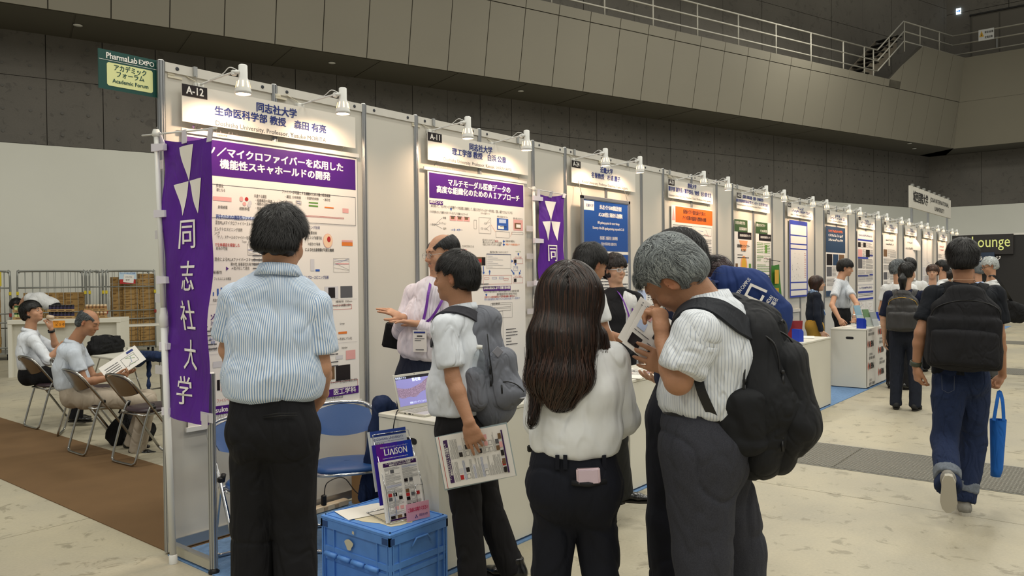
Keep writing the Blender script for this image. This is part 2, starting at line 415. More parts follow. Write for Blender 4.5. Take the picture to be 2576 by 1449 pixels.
def head_prims(c, R, s=1., neck=None, fem=False, nose=1.):
    T = lambda v: c+R @ (np.array(v)*s)
    E = lambda v, r, k: el(T(v), np.array(r)*s, k*s, R)
    p = [E((0, -.014, .036), (.074, .094, .086), .02), E((0, .026, -.018), (.062, .068, .086), .03),
         E((0, .030, -.068), (.050 if not fem else .043, .054, .040), .03), E((0, .066, -.094), (.022, .022, .018), .02),
         rc(T((-.030, .082, .026)), T((.030, .082, .026)), .012*s, .012*s, .02*s),
         E((-.044, .058, -.030), (.020, .026, .026), .02), E((.044, .058, -.030), (.020, .026, .026), .02)]
    for x in (-.031, .031): q = E((x, .098, .004), (.015, .016, .010), .012); q['sub'] = True; p.append(q)
    p += [rc(T((0, .091, .014)), T((0, .109*nose, -.026)), .0075*s, .0115*s, .010*s), E((-.011, .099, -.031), (.008, .011, .008), .006), E((.011, .099, -.031), (.008, .011, .008), .006)]
    for x in (-.031, .031): p.append(E((x, .081, .003), (.0145, .0125, .0095), .004))
    p += [rc(T((-.020, .086, -.0585)), T((.020, .086, -.0585)), .006*s, .006*s, .006*s), rc(T((0, .093, -.0575)), T((0, .094, -.0575)), (.015*s, .005*s), (.015*s, .005*s), .005*s, R[:, 0]),
          rc(T((0, .0925, -.067)), T((0, .0930, -.067)), (.014*s, .0055*s), (.014*s, .0055*s), .005*s, R[:, 0])]
    q = rc(T((-.021, .100, -.0622)), T((.021, .100, -.0622)), .0022*s, .0022*s, .003*s); q['sub'] = True; p.append(q)
    for sg in (-1, 1):
        Re = R @ rotm((0, 0, 1), -sg*.35) @ rotm((1, 0, 0), -.15)
        p.append(el(T((sg*.079, -.004, -.004)), np.array((.008, .017, .031))*s, .006*s, Re))
        q = el(T((sg*.088, .000, .000)), np.array((.007, .010, .019))*s, .004*s, Re); q['sub'] = True; p.append(q)
    if neck is not None:
        w = R[:, 0]; r = .054 if not fem else .046
        p.append(rc(T((0, -.022, -.045)), neck, (r*s*1.0, r*s*1.05), (r*1.12, r*1.1), .03, w))
    return p
def head_paint(c, R, s, tone=(1, 1, 1), lip=(1.0, .80, .76)):
    def f(V):
        q = ((V-c) @ R)/s; o = np.ones((len(V), 3))*np.array(tone)
        d = np.sqrt(((q-np.array((0, .100, -.0622)))/np.array((.024, .03, .0105)))**2 @ np.ones(3)); w = np.clip(1.35-d, 0, 1)[:, None]
        o = o*(1-w)+o*np.array(lip)*w
        for x in (-1, 1):                                      # ears and cheeks a little redder
            d = np.linalg.norm((q-np.array((x*.084, 0, 0)))/np.array((.02, .03, .04)), axis=1); w = np.clip(1.2-d, 0, .8)[:, None]; o = o*(1-w)+o*np.array((1.05, .84, .80))*w
        d = np.linalg.norm((q-np.array((0, .112, -.03)))/np.array((.02, .03, .02)), axis=1); w = np.clip(1.2-d, 0, .6)[:, None]; o = o*(1-w)+o*np.array((1.03, .86, .82))*w
        return o
    return f
def hand_prims(w, f, n, side, curl=(.5, .55, .6, .65), thumb=(.75, .6, .25), s=1., spread=.06, tb=.35):
    """w wrist, f finger direction, n palm normal, side +1 when the thumb is at cross(n, f)"""
    f = unit(f); n = unit(np.asarray(n)-np.dot(n, f)*f); t = side*np.cross(n, f); p = []
    K = lambda a, b, c: w+s*(a*f+b*t+c*n)
    p.append(rc(w, K(.045, .004, 0), (.027*s, .019*s), (.036*s, .016*s), .01, t)); p.append(rc(K(.04, .002, 0), K(.088, 0, 0), (.036*s, .016*s), (.040*s, .012*s), .01, t))
    p.append(el(K(.035, .026, .008), np.array((.017, .026, .015))*s, .012, np.array([t, f, n]).T))
    for i, (x, L, r) in enumerate(((.031, .070, .0088), (.0105, .079, .009), (-.0105, .073, .0086), (-.030, .057, .0076))):
        a = K(.086-.004*abs(i-1), x, 0); g = unit(f+t*spread*(1.5-i)); c = curl[i]; ang = 0; r *= s
        for j, (fr, cc) in enumerate(((.45, 1.), (.31, 1.15), (.24, .7))):
            ang += c*cc; dr = math.cos(ang)*g+math.sin(ang)*n; b = a+dr*L*fr*s
            p.append(rc(a, b, r*(1-.1*j), r*(.92-.1*j), .003)); a = b
    a = K(.022, .024, .004); d = unit(thumb[0]*f+thumb[1]*t+thumb[2]*n); b = a+d*.042*s; p.append(rc(a, b, .0135*s, .0108*s, .008))
    d2 = unit(d+tb*(f*.6-t*.5+n*.3)); e = b+d2*.031*s; p.append(rc(b, e, .0108*s, .0092*s, .003)); p.append(rc(e, e+unit(d2+tb*(f*.3-t*.4))*.024*s, .0095*s, .0075*s, .003))
    return p
def eyes(T, c, R, s, parent, closed=False, dark=False):
    for x in (-1, 1):
        m = MB(); o = c+R @ (np.array((x*.031, .0822, .002))*s)
        if closed: m.tube([c+R @ (np.array((x*.031+dx, .0930-abs(dx)*.25, -.0010-.0015*(1-abs(dx)/.013)))*s) for dx in (-.013, -.006, 0, .006, .013)], .0011*s, 6); m.build('eyelid_line', M_LASH, parent); continue
        def pt(dx, dz, e): return c+R @ (np.array((x*.031+dx, .0815+e+.0142*math.sqrt(max(.02, 1-(dx/.0165)**2-(dz/.0135)**2)), .0030+dz))*s)
        al = [(.0128*math.cos(t), (.0046 if math.sin(t) > 0 else .0036)*math.sin(t)) for t in np.linspace(0, 2*PI, 16, endpoint=False)]
        m.add([pt(0, 0, .0004)]+[pt(q[0], q[1], .0) for q in al], [(0, 1+i, 1+(i+1) % 16) for i in range(16)], 0, True)
        ir = [(.0054*math.cos(t), max(-.0034, min(.0040, .0054*math.sin(t)))) for t in np.linspace(0, 2*PI, 14, endpoint=False)]
        m.add([pt(0, 0, .0009)]+[pt(q[0], q[1], .0006) for q in ir], [(0, 1+i, 1+(i+1) % 14) for i in range(14)], 1, True)
        m.tube([pt(.0138*math.cos(t), .0050*math.sin(t), .0006) for t in np.linspace(0, PI, 9)], [.0005*s]+[.0010*s]*7+[.0005*s], 5, 1)
        m.build('eye', [M_EYEW, M_IRIS], parent)
def brows(c, R, s, parent, m_, th=.0022, fl=0.):
    for x in (-1, 1):
        m = MB(); m.tube([c+R @ (np.array((x*(.013+a), .0985-a*a*12-.0035*a/.035, .0235+.004*math.sin(a/.036*2.2)+fl*a))*s) for a in (0, .009, .018, .027, .036)], [th*.7*s, th*s, th*s, th*.8*s, th*.3*s], 6)
        m.build('eyebrow', m_, parent)
def glasses(c, R, s, parent, m_, rim=.0012, rnd=.8):
    m = MB(); T = lambda v: c+R @ (np.array(v)*s)
    for x in (-1, 1):
        m.tube([T((x*.0325+.0235*math.copysign(abs(math.cos(a))**rnd, math.cos(a)), .108, .000+.0165*math.copysign(abs(math.sin(a))**rnd, math.sin(a)))) for a in np.linspace(0, 2*PI, 20, endpoint=False)], rim, 6, closed=True)
        m.tube([T((x*.056, .108, .006)), T((x*.072, .098, .007)), T((x*.083, .01, .006)), T((x*.084, -.012, -.012))], rim, 6)
    m.tube([T((-.009, .108, .004)), T((0, .110, .006)), T((.009, .108, .004))], rim, 6); g = m.build('glasses', m_, parent)
    l = MB()
    for x in (-1, 1): l.add([T((x*.0325+.023*math.cos(a), .1082, .016*math.sin(a))) for a in np.linspace(0, 2*PI, 16, endpoint=False)], [tuple(range(16))])
    l.build('lens', M_LENS, g)
def strands(name, prims, seeds, flow, n, length, steps, width, mats, parent, off=.003, noise=.25, cl=.22, lift=0., grav=0., mix=1, free=None, curlf=30, taper=True, label=None, bad=None):
    """hair locks: thin ribbons that grow over the scalp shape along flow(p)"""
    P = seeds[RNG.randint(0, len(seeds), n)]; L = length*(.6+.6*RNG.rand(n)); h = L/steps; pts = []; nr = []
    o = off*(.4+1.2*RNG.rand(n)); X = P.copy(); jit = RNG.randn(n, 3)*noise
    cg = noise3(P*curlf)[:, None]*cl
    for s_ in range(steps+1):
        N = sgrad(prims, X); d = sdf(prims, X); lf = lift*(s_/steps)**1.5*L
        tgt = o+lf
        if free is not None: w = free(X)[:, None]
        else: w = 1.
        X = X-N*((d-tgt)[:, None])*w
        if bad is not None:
            if s_ == 0: dead = bad(X); X0 = X.copy()
            else: dead = dead | bad(X)
            X = np.where(dead[:, None], X0, X); X0 = X.copy()
        pts.append(X.copy()); nr.append(N)
        fl = flow(X)+jit+np.stack([noise3(X*curlf+9), noise3(X*curlf+31), noise3(X*curlf+77)], 1)*cl; fl[:, 2] -= grav*s_/steps
        fl = fl-N*(fl*N).sum(1, keepdims=True)*(w if free is not None else 1.); fl /= np.linalg.norm(fl, axis=1, keepdims=True)+1e-9
        X = X+fl*h[:, None]*(1 if bad is None else (~dead)[:, None])
    pts = np.array(pts); nr = np.array(nr)
    tg = np.gradient(pts, axis=0); tg /= np.linalg.norm(tg, axis=2, keepdims=True)+1e-9
    sd = np.cross(tg, nr); sd /= np.linalg.norm(sd, axis=2, keepdims=True)+1e-9
    wd_ = width*(.6+.8*RNG.rand(n))[None, :]*((1-(np.arange(steps+1)/steps)**2.5*.92)[:, None] if taper else 1.)
    a = pts-sd*wd_[..., None]*.5; b = pts+sd*wd_[..., None]*.5; mid = pts+nr*wd_[..., None]*.22
    V = np.stack([a, mid, b], 2)                       # steps+1, n, 3, 3
    S1 = steps+1; idx = np.arange(S1*n*3).reshape(S1, n, 3)
    q1 = np.stack([idx[:-1, :, 0], idx[1:, :, 0], idx[1:, :, 1], idx[:-1, :, 1]], -1).reshape(-1, 4)
    q2 = np.stack([idx[:-1, :, 1], idx[1:, :, 1], idx[1:, :, 2], idx[:-1, :, 2]], -1).reshape(-1, 4)
    Q = np.concatenate([q1, q2]); V = V.reshape(-1, 3); me = bpy.data.meshes.new(name)
    offl = LOC[parent.name] if parent.get('_world') else np.zeros(3)
    me.vertices.add(len(V)); me.vertices.foreach_set('co', (V-offl).astype(np.float32).ravel())
    me.loops.add(Q.size); me.loops.foreach_set('vertex_index', Q.astype(np.int32).ravel())
    me.polygons.add(len(Q)); me.polygons.foreach_set('loop_start', (np.arange(len(Q))*4).astype(np.int32)); me.polygons.foreach_set('use_smooth', np.ones(len(Q), bool))
    mats = mats if isinstance(mats, list) else [mats]
    for m in mats: me.materials.append(m)
    if len(mats) > 1:
        r = RNG.choice(len(mats), n, p=mix if hasattr(mix, '__len__') else None)
        k = np.broadcast_to(r[None, :], (steps, n)).reshape(-1); me.polygons.foreach_set('material_index', np.concatenate([k, k]).astype(np.int32))
    me.update(calc_edges=True); o_ = link(name, me, parent, label); return o_
def collar(nb, up, fwd, rx, ry, parent, m_, h=.035, drop=.045, gap=.35, back=.0, name='collar'):
    up = unit(up); R = headframe(fwd, up); ths = np.linspace(-PI+gap, PI-gap, 33); P = []; n = len(ths); prof = []
    for i, a in enumerate(ths):                        # a = 0 at the nape
        fr = abs(a)/PI; o = R[:, 0]*math.sin(a)*rx-R[:, 1]*math.cos(a)*ry
        hh = h*(1-.55*fr**2); dp = drop*(1+.8*max(0, fr-.62)/.38)
        base = nb+o*1.02-up*.012*1-up*.02*fr**2*1.0
        prof.append([base, nb+o*.94+up*hh-up*.03*fr**2, nb+o*1.0+up*(hh+.003)-up*.03*fr**2, nb+o*(1.22+.16*fr)+up*(hh-dp)-up*.03*fr**2+R[:, 1]*.02*max(0, fr-.5), nb+o*(1.19+.16*fr)+up*(hh-dp)-up*.03*fr**2+R[:, 1]*.02*max(0, fr-.5), nb+o*.99+up*(hh-.006)-up*.03*fr**2, base+o*.03])
    m = MB(); m.grid(prof, wrap=True); m.f += [tuple(range(6, -1, -1)), tuple(range((n-1)*7, n*7))]; m.m += [0, 0]; m.sm += [False, False]
    me_ = m.build(name, m_, parent)
    l = me_.data.uv_layers.new(name='UVMap'); uvs = []
    for p in me_.data.polygons:
        for vi in p.vertices: uvs += [ths[min(vi//7, n-1)]*rx*1.1, (vi % 7)*.01]
    l.data.foreach_set('uv', uvs); return me_
def ribbon(m, pts, wdir, w, th=.003, mi=0):            # strap: flat band along pts; wdir gives the width direction
    P = []; pts = [np.asarray(p, float) for p in pts]; n = len(pts)
    for i, p in enumerate(pts):
        t = unit(pts[min(i+1, n-1)]-pts[max(i-1, 0)]); wv = np.asarray(wdir[i] if np.ndim(wdir) == 2 else wdir, float); wv = unit(wv-np.dot(wv, t)*t); nn = np.cross(t, wv)
        ww = w[i] if hasattr(w, '__len__') else w
        P.append([p-wv*ww/2-nn*th/2, p+wv*ww/2-nn*th/2, p+wv*ww/2+nn*th/2, p-wv*ww/2+nn*th/2])
    b = len(m.v); m.grid(P, mi, False, True); m.f += [(b+3, b+2, b+1, b), (b+(n-1)*4, b+(n-1)*4+1, b+(n-1)*4+2, b+(n-1)*4+3)]; m.m += [mi, mi]; m.sm += [False, False]
def cling(m, pts, prims, w, th=.010, off=.006, reach=.07, mi=0, n=8):   # strap laid on a garment
    P = np.array(crv(pts, n)); d = sdf(prims, P); N = sgrad(prims, P)
    P = np.where((d < reach)[:, None], P-N*(d-off-th/2)[:, None], P)
    for _ in range(2): P[1:-1] = P[1:-1]*.5+.25*(P[:-2]+P[2:])
    d = sdf(prims, P); N = sgrad(prims, P); P = np.where((d < off+th/2)[:, None], P-N*(d-off-th/2)[:, None], P)
    T_ = np.gradient(P, axis=0); W_ = np.cross(T_, N)
    for _ in range(3): W_[1:-1] = W_[1:-1]*.5+.25*(W_[:-2]+W_[2:])
    ribbon(m, list(P), W_, w, th, mi)
def crv(pts, n=8):                                      # Catmull-Rom through pts
    pts = [np.asarray(p, float) for p in pts]; o = []
    for i in range(len(pts)-1):
        p0, p1, p2, p3 = pts[max(i-1, 0)], pts[i], pts[i+1], pts[min(i+2, len(pts)-1)]
        for k in range(n):
            t = k/n; o.append(.5*((2*p1)+(-p0+p2)*t+(2*p0-5*p1+4*p2-p3)*t*t+(-p0+3*p1-3*p2+p3)*t**3))
    o.append(pts[-1]); return o

M_LASH = mat('lash_dark', '1a1412', .6); M_EYEW = mat('eye_white', 'd8cfc4', .3); M_IRIS = mat('eye_iris', '1c100a', .2)
M_LENS = mat('spectacle_glass', 'f4f6f6', .02, alpha=.12)
M_BLK = mat('hair_black', '0d0b0b', .42, spec=.5); M_BLK2 = mat('hair_soft_black', '17130f', .38); M_BRN = mat('hair_dark_brown', '1e120c', .36); M_BRN2 = mat('hair_brown', '3a2216', .38)
M_GRY = mat('hair_grey', '6c7274', .5); M_WHT = mat('hair_white', 'a7adac', .5); M_DGR = mat('hair_dark_grey', '33363a', .5)
SKIN = skin_mat('skin_light', 'b88c70'); SKIN2 = skin_mat('skin_tan', 'a87c60'); SKIN3 = skin_mat('skin_pale', 'c39a80')
M_SHOE = mat('shoe_leather', '0d0c0c', .28, coat=.3); M_SOLE = mat('shoe_sole', '17130f', .7); M_BELT = mat('belt_leather', '0e0c0d', .4)
def ering(c, up, fwd, rx, ry, h, th, parent, name, m_, extra=None):
    R = headframe(fwd, up); m = MB(); P = []
    for i in range(36):
        a = 2*PI*i/36; d = R[:, 0]*math.cos(a)*rx+R[:, 1]*math.sin(a)*ry; o = unit(d)
        P.append([c+d-R[:, 2]*h/2-o*th, c+d-R[:, 2]*h/2+o*th*.6, c+d+o*th, c+d+R[:, 2]*h/2+o*th*.6, c+d+R[:, 2]*h/2-o*th])
    P.append(P[0]); m.grid(P, 0, True, True); return m.build(name, m_, parent)
def skel(base, h, face, J=None):
    f = unit([face[0], face[1], 0]); r = np.array([f[1], -f[0], 0.]); b = np.array([base[0], base[1], 0.])
    P = lambda x, y, z: b+h*(x*r+y*f)+np.array([0, 0, z*h])
    d = dict(hd=P(0, .012, .925), nb=P(0, -.012, .835), uc=P(0, -.008, .78), ch=P(0, 0, .71), wa=P(0, .0, .615), pe=P(0, -.004, .535),
             sl=P(-.103, -.008, .798), sr=P(.103, -.008, .798), el=P(-.135, -.015, .635), er=P(.135, -.015, .635), wl=P(-.14, .02, .49), wr=P(.14, .02, .49),
             hl=P(-.05, 0, .52), hr=P(.05, 0, .52), kl=P(-.058, .008, .275), kr=P(.058, .008, .275), al=P(-.060, -.015, .045), ar=P(.060, -.015, .045))
    for k, v in (J or {}).items(): d[k] = np.asarray(v, float)
    return d, f, r
def shoe(T, ankle, fdir, s, m_up, m_sole, name='shoe', heel=.0, pitch=0., sneaker=False):
    f = unit(fdir); u = unit(np.array([0, 0, 1.])-f*f[2]); t = np.cross(f, u); R = np.array([t, f, u]).T
    K = lambda a, b, c: ankle+R @ (np.array([b, a, c])*s)
    g = -.078
    p = [el(K(-.035, 0, g+.035), np.array((.035, .045, .040))*s, .02, R), rc(K(-.03, 0, g+.034), K(.10, .004, g+.022), (.036*s, .034*s), (.040*s, .022*s), .02, t),
         rc(K(.10, .004, g+.020), K(.165, .002, g+.016), (.040*s, .022*s), (.026*s, .014*s), .02, t), rc(K(-.02, 0, g+.04), K(-.018, 0, .03), (.036*s, .042*s), (.034*s, .038*s), .02, t, 'b')]
    o = soft(name, p, .006*s, m_up, T, clip=[(K(0, 0, g+.004), -u)])
    m = MB(); pts = [(-.075, -.018), (-.08, 0), (-.075, .018), (-.03, .033), (.04, .038), (.11, .044), (.16, .032), (.186, .01), (.186, -.008), (.16, -.028), (.11, -.038), (.04, -.033), (-.03, -.031)]
    th = .026 if sneaker else .012
    m.slab([K(a, b*(1.12 if sneaker else 1.03), g-.012) for a, b in pts], u*th*s); m.build('sole', m_sole, o)
    return o
T_PR = {}
def person(label, h, base, face, J=None, look=None, lookup=(0, 0, 1), skin=None, top=None, bot=None, res=.010, hs=1., hres=None, hands=None,
           sleeve='short', topmat=None, collar_=True, tuck=True, botmat=None, belt=True, shoes=True, bulk=1., hair=None, hairmat=None, fem=False,
           shoemat=None, shoedir=None, eye='open', brow=True, folds=.006, legs=True, group=None, neckr=None, name='person', hemz=None, slv=.62, arms='lr', waistb=1.0, face_on=True, colmat=None, legr=1.0, fold2=None, hems=None, tone=(1, 1, 1), bodyd=1.0):
    D, f, r = skel(base, h, face, J); k = h/1.72*bulk; s = h/1.72
    T = wthing(name, label, 'person', (base[0], base[1], 0.0), group)
    skin = skin or SKIN; up = unit(D['uc']-D['wa']); look = f if look is None else unit(look)
    R = headframe(look, lookup); hres = hres or res*.6
    tors = [rc(D['pe'], D['wa'], (.125*k, .085*k), (.112*k, .078*k), .03, r), rc(D['wa'], D['ch'], (.112*k, .078*k), (.13*k, .085*k), .03, r),
            rc(D['ch'], D['uc'], (.13*k, .085*k), (.11*k, .07*k), .03, r), rc(D['uc'], D['nb']-up*.02, (.08*k, .055*k), (.052*k, .052*k), .03, r),
            rc(D['sl']-up*.012, D['sr']-up*.012, .036*k, .036*k, .03)]
    if legs: tors += [rc(D['hl'], D['kl'], .065*k, .045*k, .03), rc(D['kl'], D['al'], .045*k, .035*k, .02), rc(D['hr'], D['kr'], .065*k, .045*k, .03), rc(D['kr'], D['ar'], .045*k, .035*k, .02)]
    fine = [(head_prims(D['hd'], R, .96*s*hs, D['nb'], fem), hres, [(D['nb']-up*.03, -unit(D['hd']-D['nb'])*1.0)])]
    hands = hands or {}
    for sd, S, E_, W_ in (('l', 'sl', 'el', 'wl'), ('r', 'sr', 'er', 'wr')):
        if sd not in arms: continue
        th_ = .72 if sleeve == 'long' else 1.; a = rc(D[S], D[E_], .042*k*th_, .036*k*th_, .015); fw = unit(D[W_]-D[E_]); m1 = D[E_]+(D[W_]-D[E_])*.3
        hn = hands.get(sd, {}); fd = hn.get('f', unit(fw+.0*f)); n = hn.get('n', r*(1 if sd == 'l' else -1))
        ps = [a, rc(D[E_], m1, .036*k*th_, .037*k*th_, .015), rc(m1, D[W_], (.036*k*th_, .036*k*th_), (.026*s, .020*s), .015, np.cross(n, fd))]
        ps += hand_prims(D[W_], np.asarray(fd, float), np.asarray(n, float), hn.get('side', 1 if sd == 'l' else -1)*1, hn.get('curl', (.28, .34, .4, .46)), hn.get('thumb', (.85, .45, .25)), hn.get('s', 1.)*s*(.9 if fem else 1.), hn.get('spread', .05), hn.get('tb', .35))
        fine.append((ps, hn.get('res', min(res*.62, .006)), None))
    body = soft('body', tors, max(res*1.4, .014), skin, T, paint=head_paint(D['hd'], R, .96*s*hs, tone), extra=fine)
    if face_on:
        if eye: eyes(T, D['hd'], R, .96*s*hs, T, closed=(eye == 'closed'))
        if brow: brows(D['hd'], R, .96*s*hs, T, hairmat or M_BLK)
    # ---- upper garment
    if topmat:
        kk = k*1.0; bl = 1.10*waistb
        lo = D['wa']-up*(.030 if tuck else .135)*s if hemz is None else D['wa']+up*hemz
        t = [rc(lo, D['wa']+up*.03, (.136*kk*bl, .104*kk*bl*bodyd), (.142*kk*bl, .110*kk*bl*bodyd), .03, r, 'a'), rc(D['wa']+up*.02, D['ch'], (.138*kk*bl, .106*kk*bl*bodyd), (.152*kk, .112*kk*bodyd), .04, r),
             rc(D['ch'], D['uc'], (.152*kk, .112*kk*bodyd), (.140*kk, .088*kk*bodyd), .04, r), rc(D['uc'], D['nb']-up*.015, (.125*kk, .080*kk), (.062*kk, .064*kk), .035, r, 'b'),
             rc(D['nb']-up*.045*s, D['sl']-up*.006, (.058*kk, .052*kk), (.053*kk, .053*kk), .04, f), rc(D['nb']-up*.045*s, D['sr']-up*.006, (.058*kk, .052*kk), (.053*kk, .053*kk), .04, f),
             rc(D['uc'], D['sl']-up*.03, .07*kk, .05*kk, .035, f), rc(D['uc'], D['sr']-up*.03, .07*kk, .05*kk, .035, f)]
        uvf = (D['wa'], frame(D['nb']-D['wa'], r), .135*kk)
        for q in t: q['uvf'] = uvf
        if fem: t += [el(D['ch']+f*.07*s+x*.055*s*r+up*.01, np.array((.055, .055, .05))*s, .04) for x in (-1, 1)]
        fo = [(folds*.7, (6, 6, 3.5), True), (folds*.5, (9, 9, 7), 2)] if fold2 is None else fold2
        allp = list(t)
        for sd, S, E_, W_ in (('l', 'sl', 'el', 'wl'), ('r', 'sr', 'er', 'wr')):
            if sd not in arms: continue
            e = D[S]+(D[E_]-D[S])*slv; hd_ = unit(D['uc']-D[S])*.03*s+D[S]
            sp = [rc(hd_-up*.012*s, D[S]-up*.004*s, .054*kk, .057*kk, .03, r)]
            if sleeve == 'short': sp.append(rc(D[S], e, (.057*kk, .056*kk), (.068*kk, .060*kk), .02, r, 'b'))
            else:
                sp.append(rc(D[S], D[E_], .057*kk, .052*kk, .02, r)); e = D[E_]+(D[W_]-D[E_])*(.97 if sleeve == 'long' else .12)
                sp.append(rc(D[E_], e, .052*kk, (.036 if sleeve == 'long' else .052)*kk, .02, r, 'b'))
                if sleeve == 'long': soft('cuff', [rc(e-unit(D[W_]-D[E_])*.055*s, e+unit(D[W_]-D[E_])*.004, .037*kk, .036*kk, .01, r, 'ab')], res, topmat, T, uv=True)
            for q in sp: q['uvf'] = (D[S], frame(D[E_]-D[S], r), .058*kk)
            allp += sp; soft('sleeve', sp, res, topmat, T, folds=[(q[0]*.8, tuple(v*1.3 for v in q[1]), q[2]) for q in fo], uv=True)
        soft('shirt' if top is None else top, t, res, topmat, T, folds=fo, uv=True)
        T_PR[T.name] = allp
        if collar_:
            tilt = unit(up+unit(D['hd']-D['nb'])*.6)
            collar(D['nb']+up*.012*s-f*.004, tilt, f, .068*k, .072*k, T, colmat or topmat, .030*s, .040*s)
    # ---- trousers
    if botmat:
        pe, wa = D['pe'], D['wa']-up*.02*s; L = legr
        b = [rc(wa, pe+up*.01, (.138*k, .106*k), (.150*k, .112*k), .03, r, 'a'), el(pe-up*.0, (.145*k, .108*k, .11*k), .04, headframe(f, up))]
        b += [el(pe-f*.045*k-up*.02+x*.066*k*r, np.array((.072, .064, .09))*k, .06) for x in (-1, 1)]
        for H, K_, A_ in (('hl', 'kl', 'al'), ('hr', 'kr', 'ar')):
            b += [rc(D[H], D[K_], (.090*k*L, .098*k*L), (.070*k*L, .070*k*L), .035, r), rc(D[K_], D[A_]-np.array([0, 0, .035*s]), (.072*k*L, .070*k*L), (.062*k*L, .068*k*L), .02, r, 'b')]
        b[0]['cut'] = 'a'
        # open rise between the legs stays as the two limbs leave it
        soft('trousers' if bot is None else bot, b, res, botmat, T, folds=[(folds*.8, (4.5, 4.5, 2.0), True), (folds*.7, (7, 7, 6), 2)], uv=True)
        if belt: ering(wa+up*.004*s, up, f, .140*k, .108*k, .034*s, .004, T, 'belt', M_BELT)
    if shoes:
        for A_, K_ in (('al', 'kl'), ('ar', 'kr')):
            shoe(T, D[A_]+np.array([0, 0, .02*s]), (shoedir or {}).get(A_, f+r*(.15 if A_ == 'ar' else -.15)), s, shoemat or M_SHOE, M_SOLE)
    # ---- hair
    if hair: hair(T, D['hd'], R, .96*s*hs, hairmat or M_BLK, hres)
    return T, D, f, r, R
def cap_prims(c, R, s, th=.012, front=.075, nape=-.085, side=-.02, vol=(1, 1, 1), style='short'):
    T = lambda v: c+R @ (np.array(v)*s)
    E = lambda v, r, k, sub=False, RR=None: el(T(v), np.array(r)*s, k*s, R if RR is None else RR, sub)
    p = [E((0, -.016, .040), ((.076+th)*vol[0], (.096+th)*vol[1], (.088+th)*vol[2]), .02), E((0, -.060, -.022), (.068+th*.5, .050+th*.5, .052), .03)]
    return p, T, E
def hair_short(T_, c, R, s, m_, res, th=.012, fringe=.0, n=0, width=.0022, ln=.035, mats=None, mix=None, lift=.12, noise=.25, spiky=.005, nape=-.070, vol=(1, 1, 1), hl=.055, flow=None, name='hair'):
    """close cropped to collar-length men's hair: cap over the skull cut free of face, ears and nape"""
    p, T, E = cap_prims(c, R, s, th, vol=vol)
    q = list(p)
    q.append(el(T((0, .110, -.055)), np.array((.105, .092, .105-fringe))*s, .012*s, R, True))     # face opening
    for x in (-1, 1): q.append(el(T((x*.088, .004, -.014)), np.array((.036, .031, .046))*s, .006*s, R, True)); q.append(el(T((x*.070, .062, -.025)), np.array((.044, .045, .075-fringe))*s, .008*s, R, True))   # ears and cheeks
    for x in (-1, 1): q.append(el(T((x*.082, -.055, -.080)), np.array((.040, .060, .042))*s, .012*s, R, True))
    q.append(bx(T((0, .02, -.16)), np.array((.14, .16, .16+nape))*s, .004, .012*s, R, True))     # nape line
    q.append(el(T((0, -.008, .02)), np.array((.066, .086, .078))*s, .005*s, R, True))               # hollow
    hd = soft(name, q, res, m_ if not mats else mats[0], T_, folds=[(spiky, (38/s, 38/s, 16), False), (spiky*.5, (75, 75, 40), False)])
    if n:
        V = np.array([v.co for v in hd.data.vertices]); V = V+(LOC[T_.name]); X = (V-c) @ R/s
        cuts = [z for z in q[len(p):-1]]
        def bad(P): return np.min([_ev(z, P) for z in cuts], 0) < -.004
        ok = (sdf(p, V) > -.009*s) & ~bad(V); V = V[ok]
        if flow is None:
            def flow(P):
                x = (P-c) @ R/s; v = x-np.array((0.01, -.045, .11)); v[:, 2] *= .4; v[:, 2] -= .035+np.abs(x[:, 0])*.8+np.maximum(0, -x[:, 1])*.5
                v[:, 1] += .06*(x[:, 2] > .04)
                v /= np.linalg.norm(v, axis=1, keepdims=True)+1e-9; return v @ R.T
        strands('hair_locks', p, V, flow, n, ln, 5, width, mats or m_, T_, off=.004, noise=noise, lift=lift, mix=mix, bad=bad)
    return hd
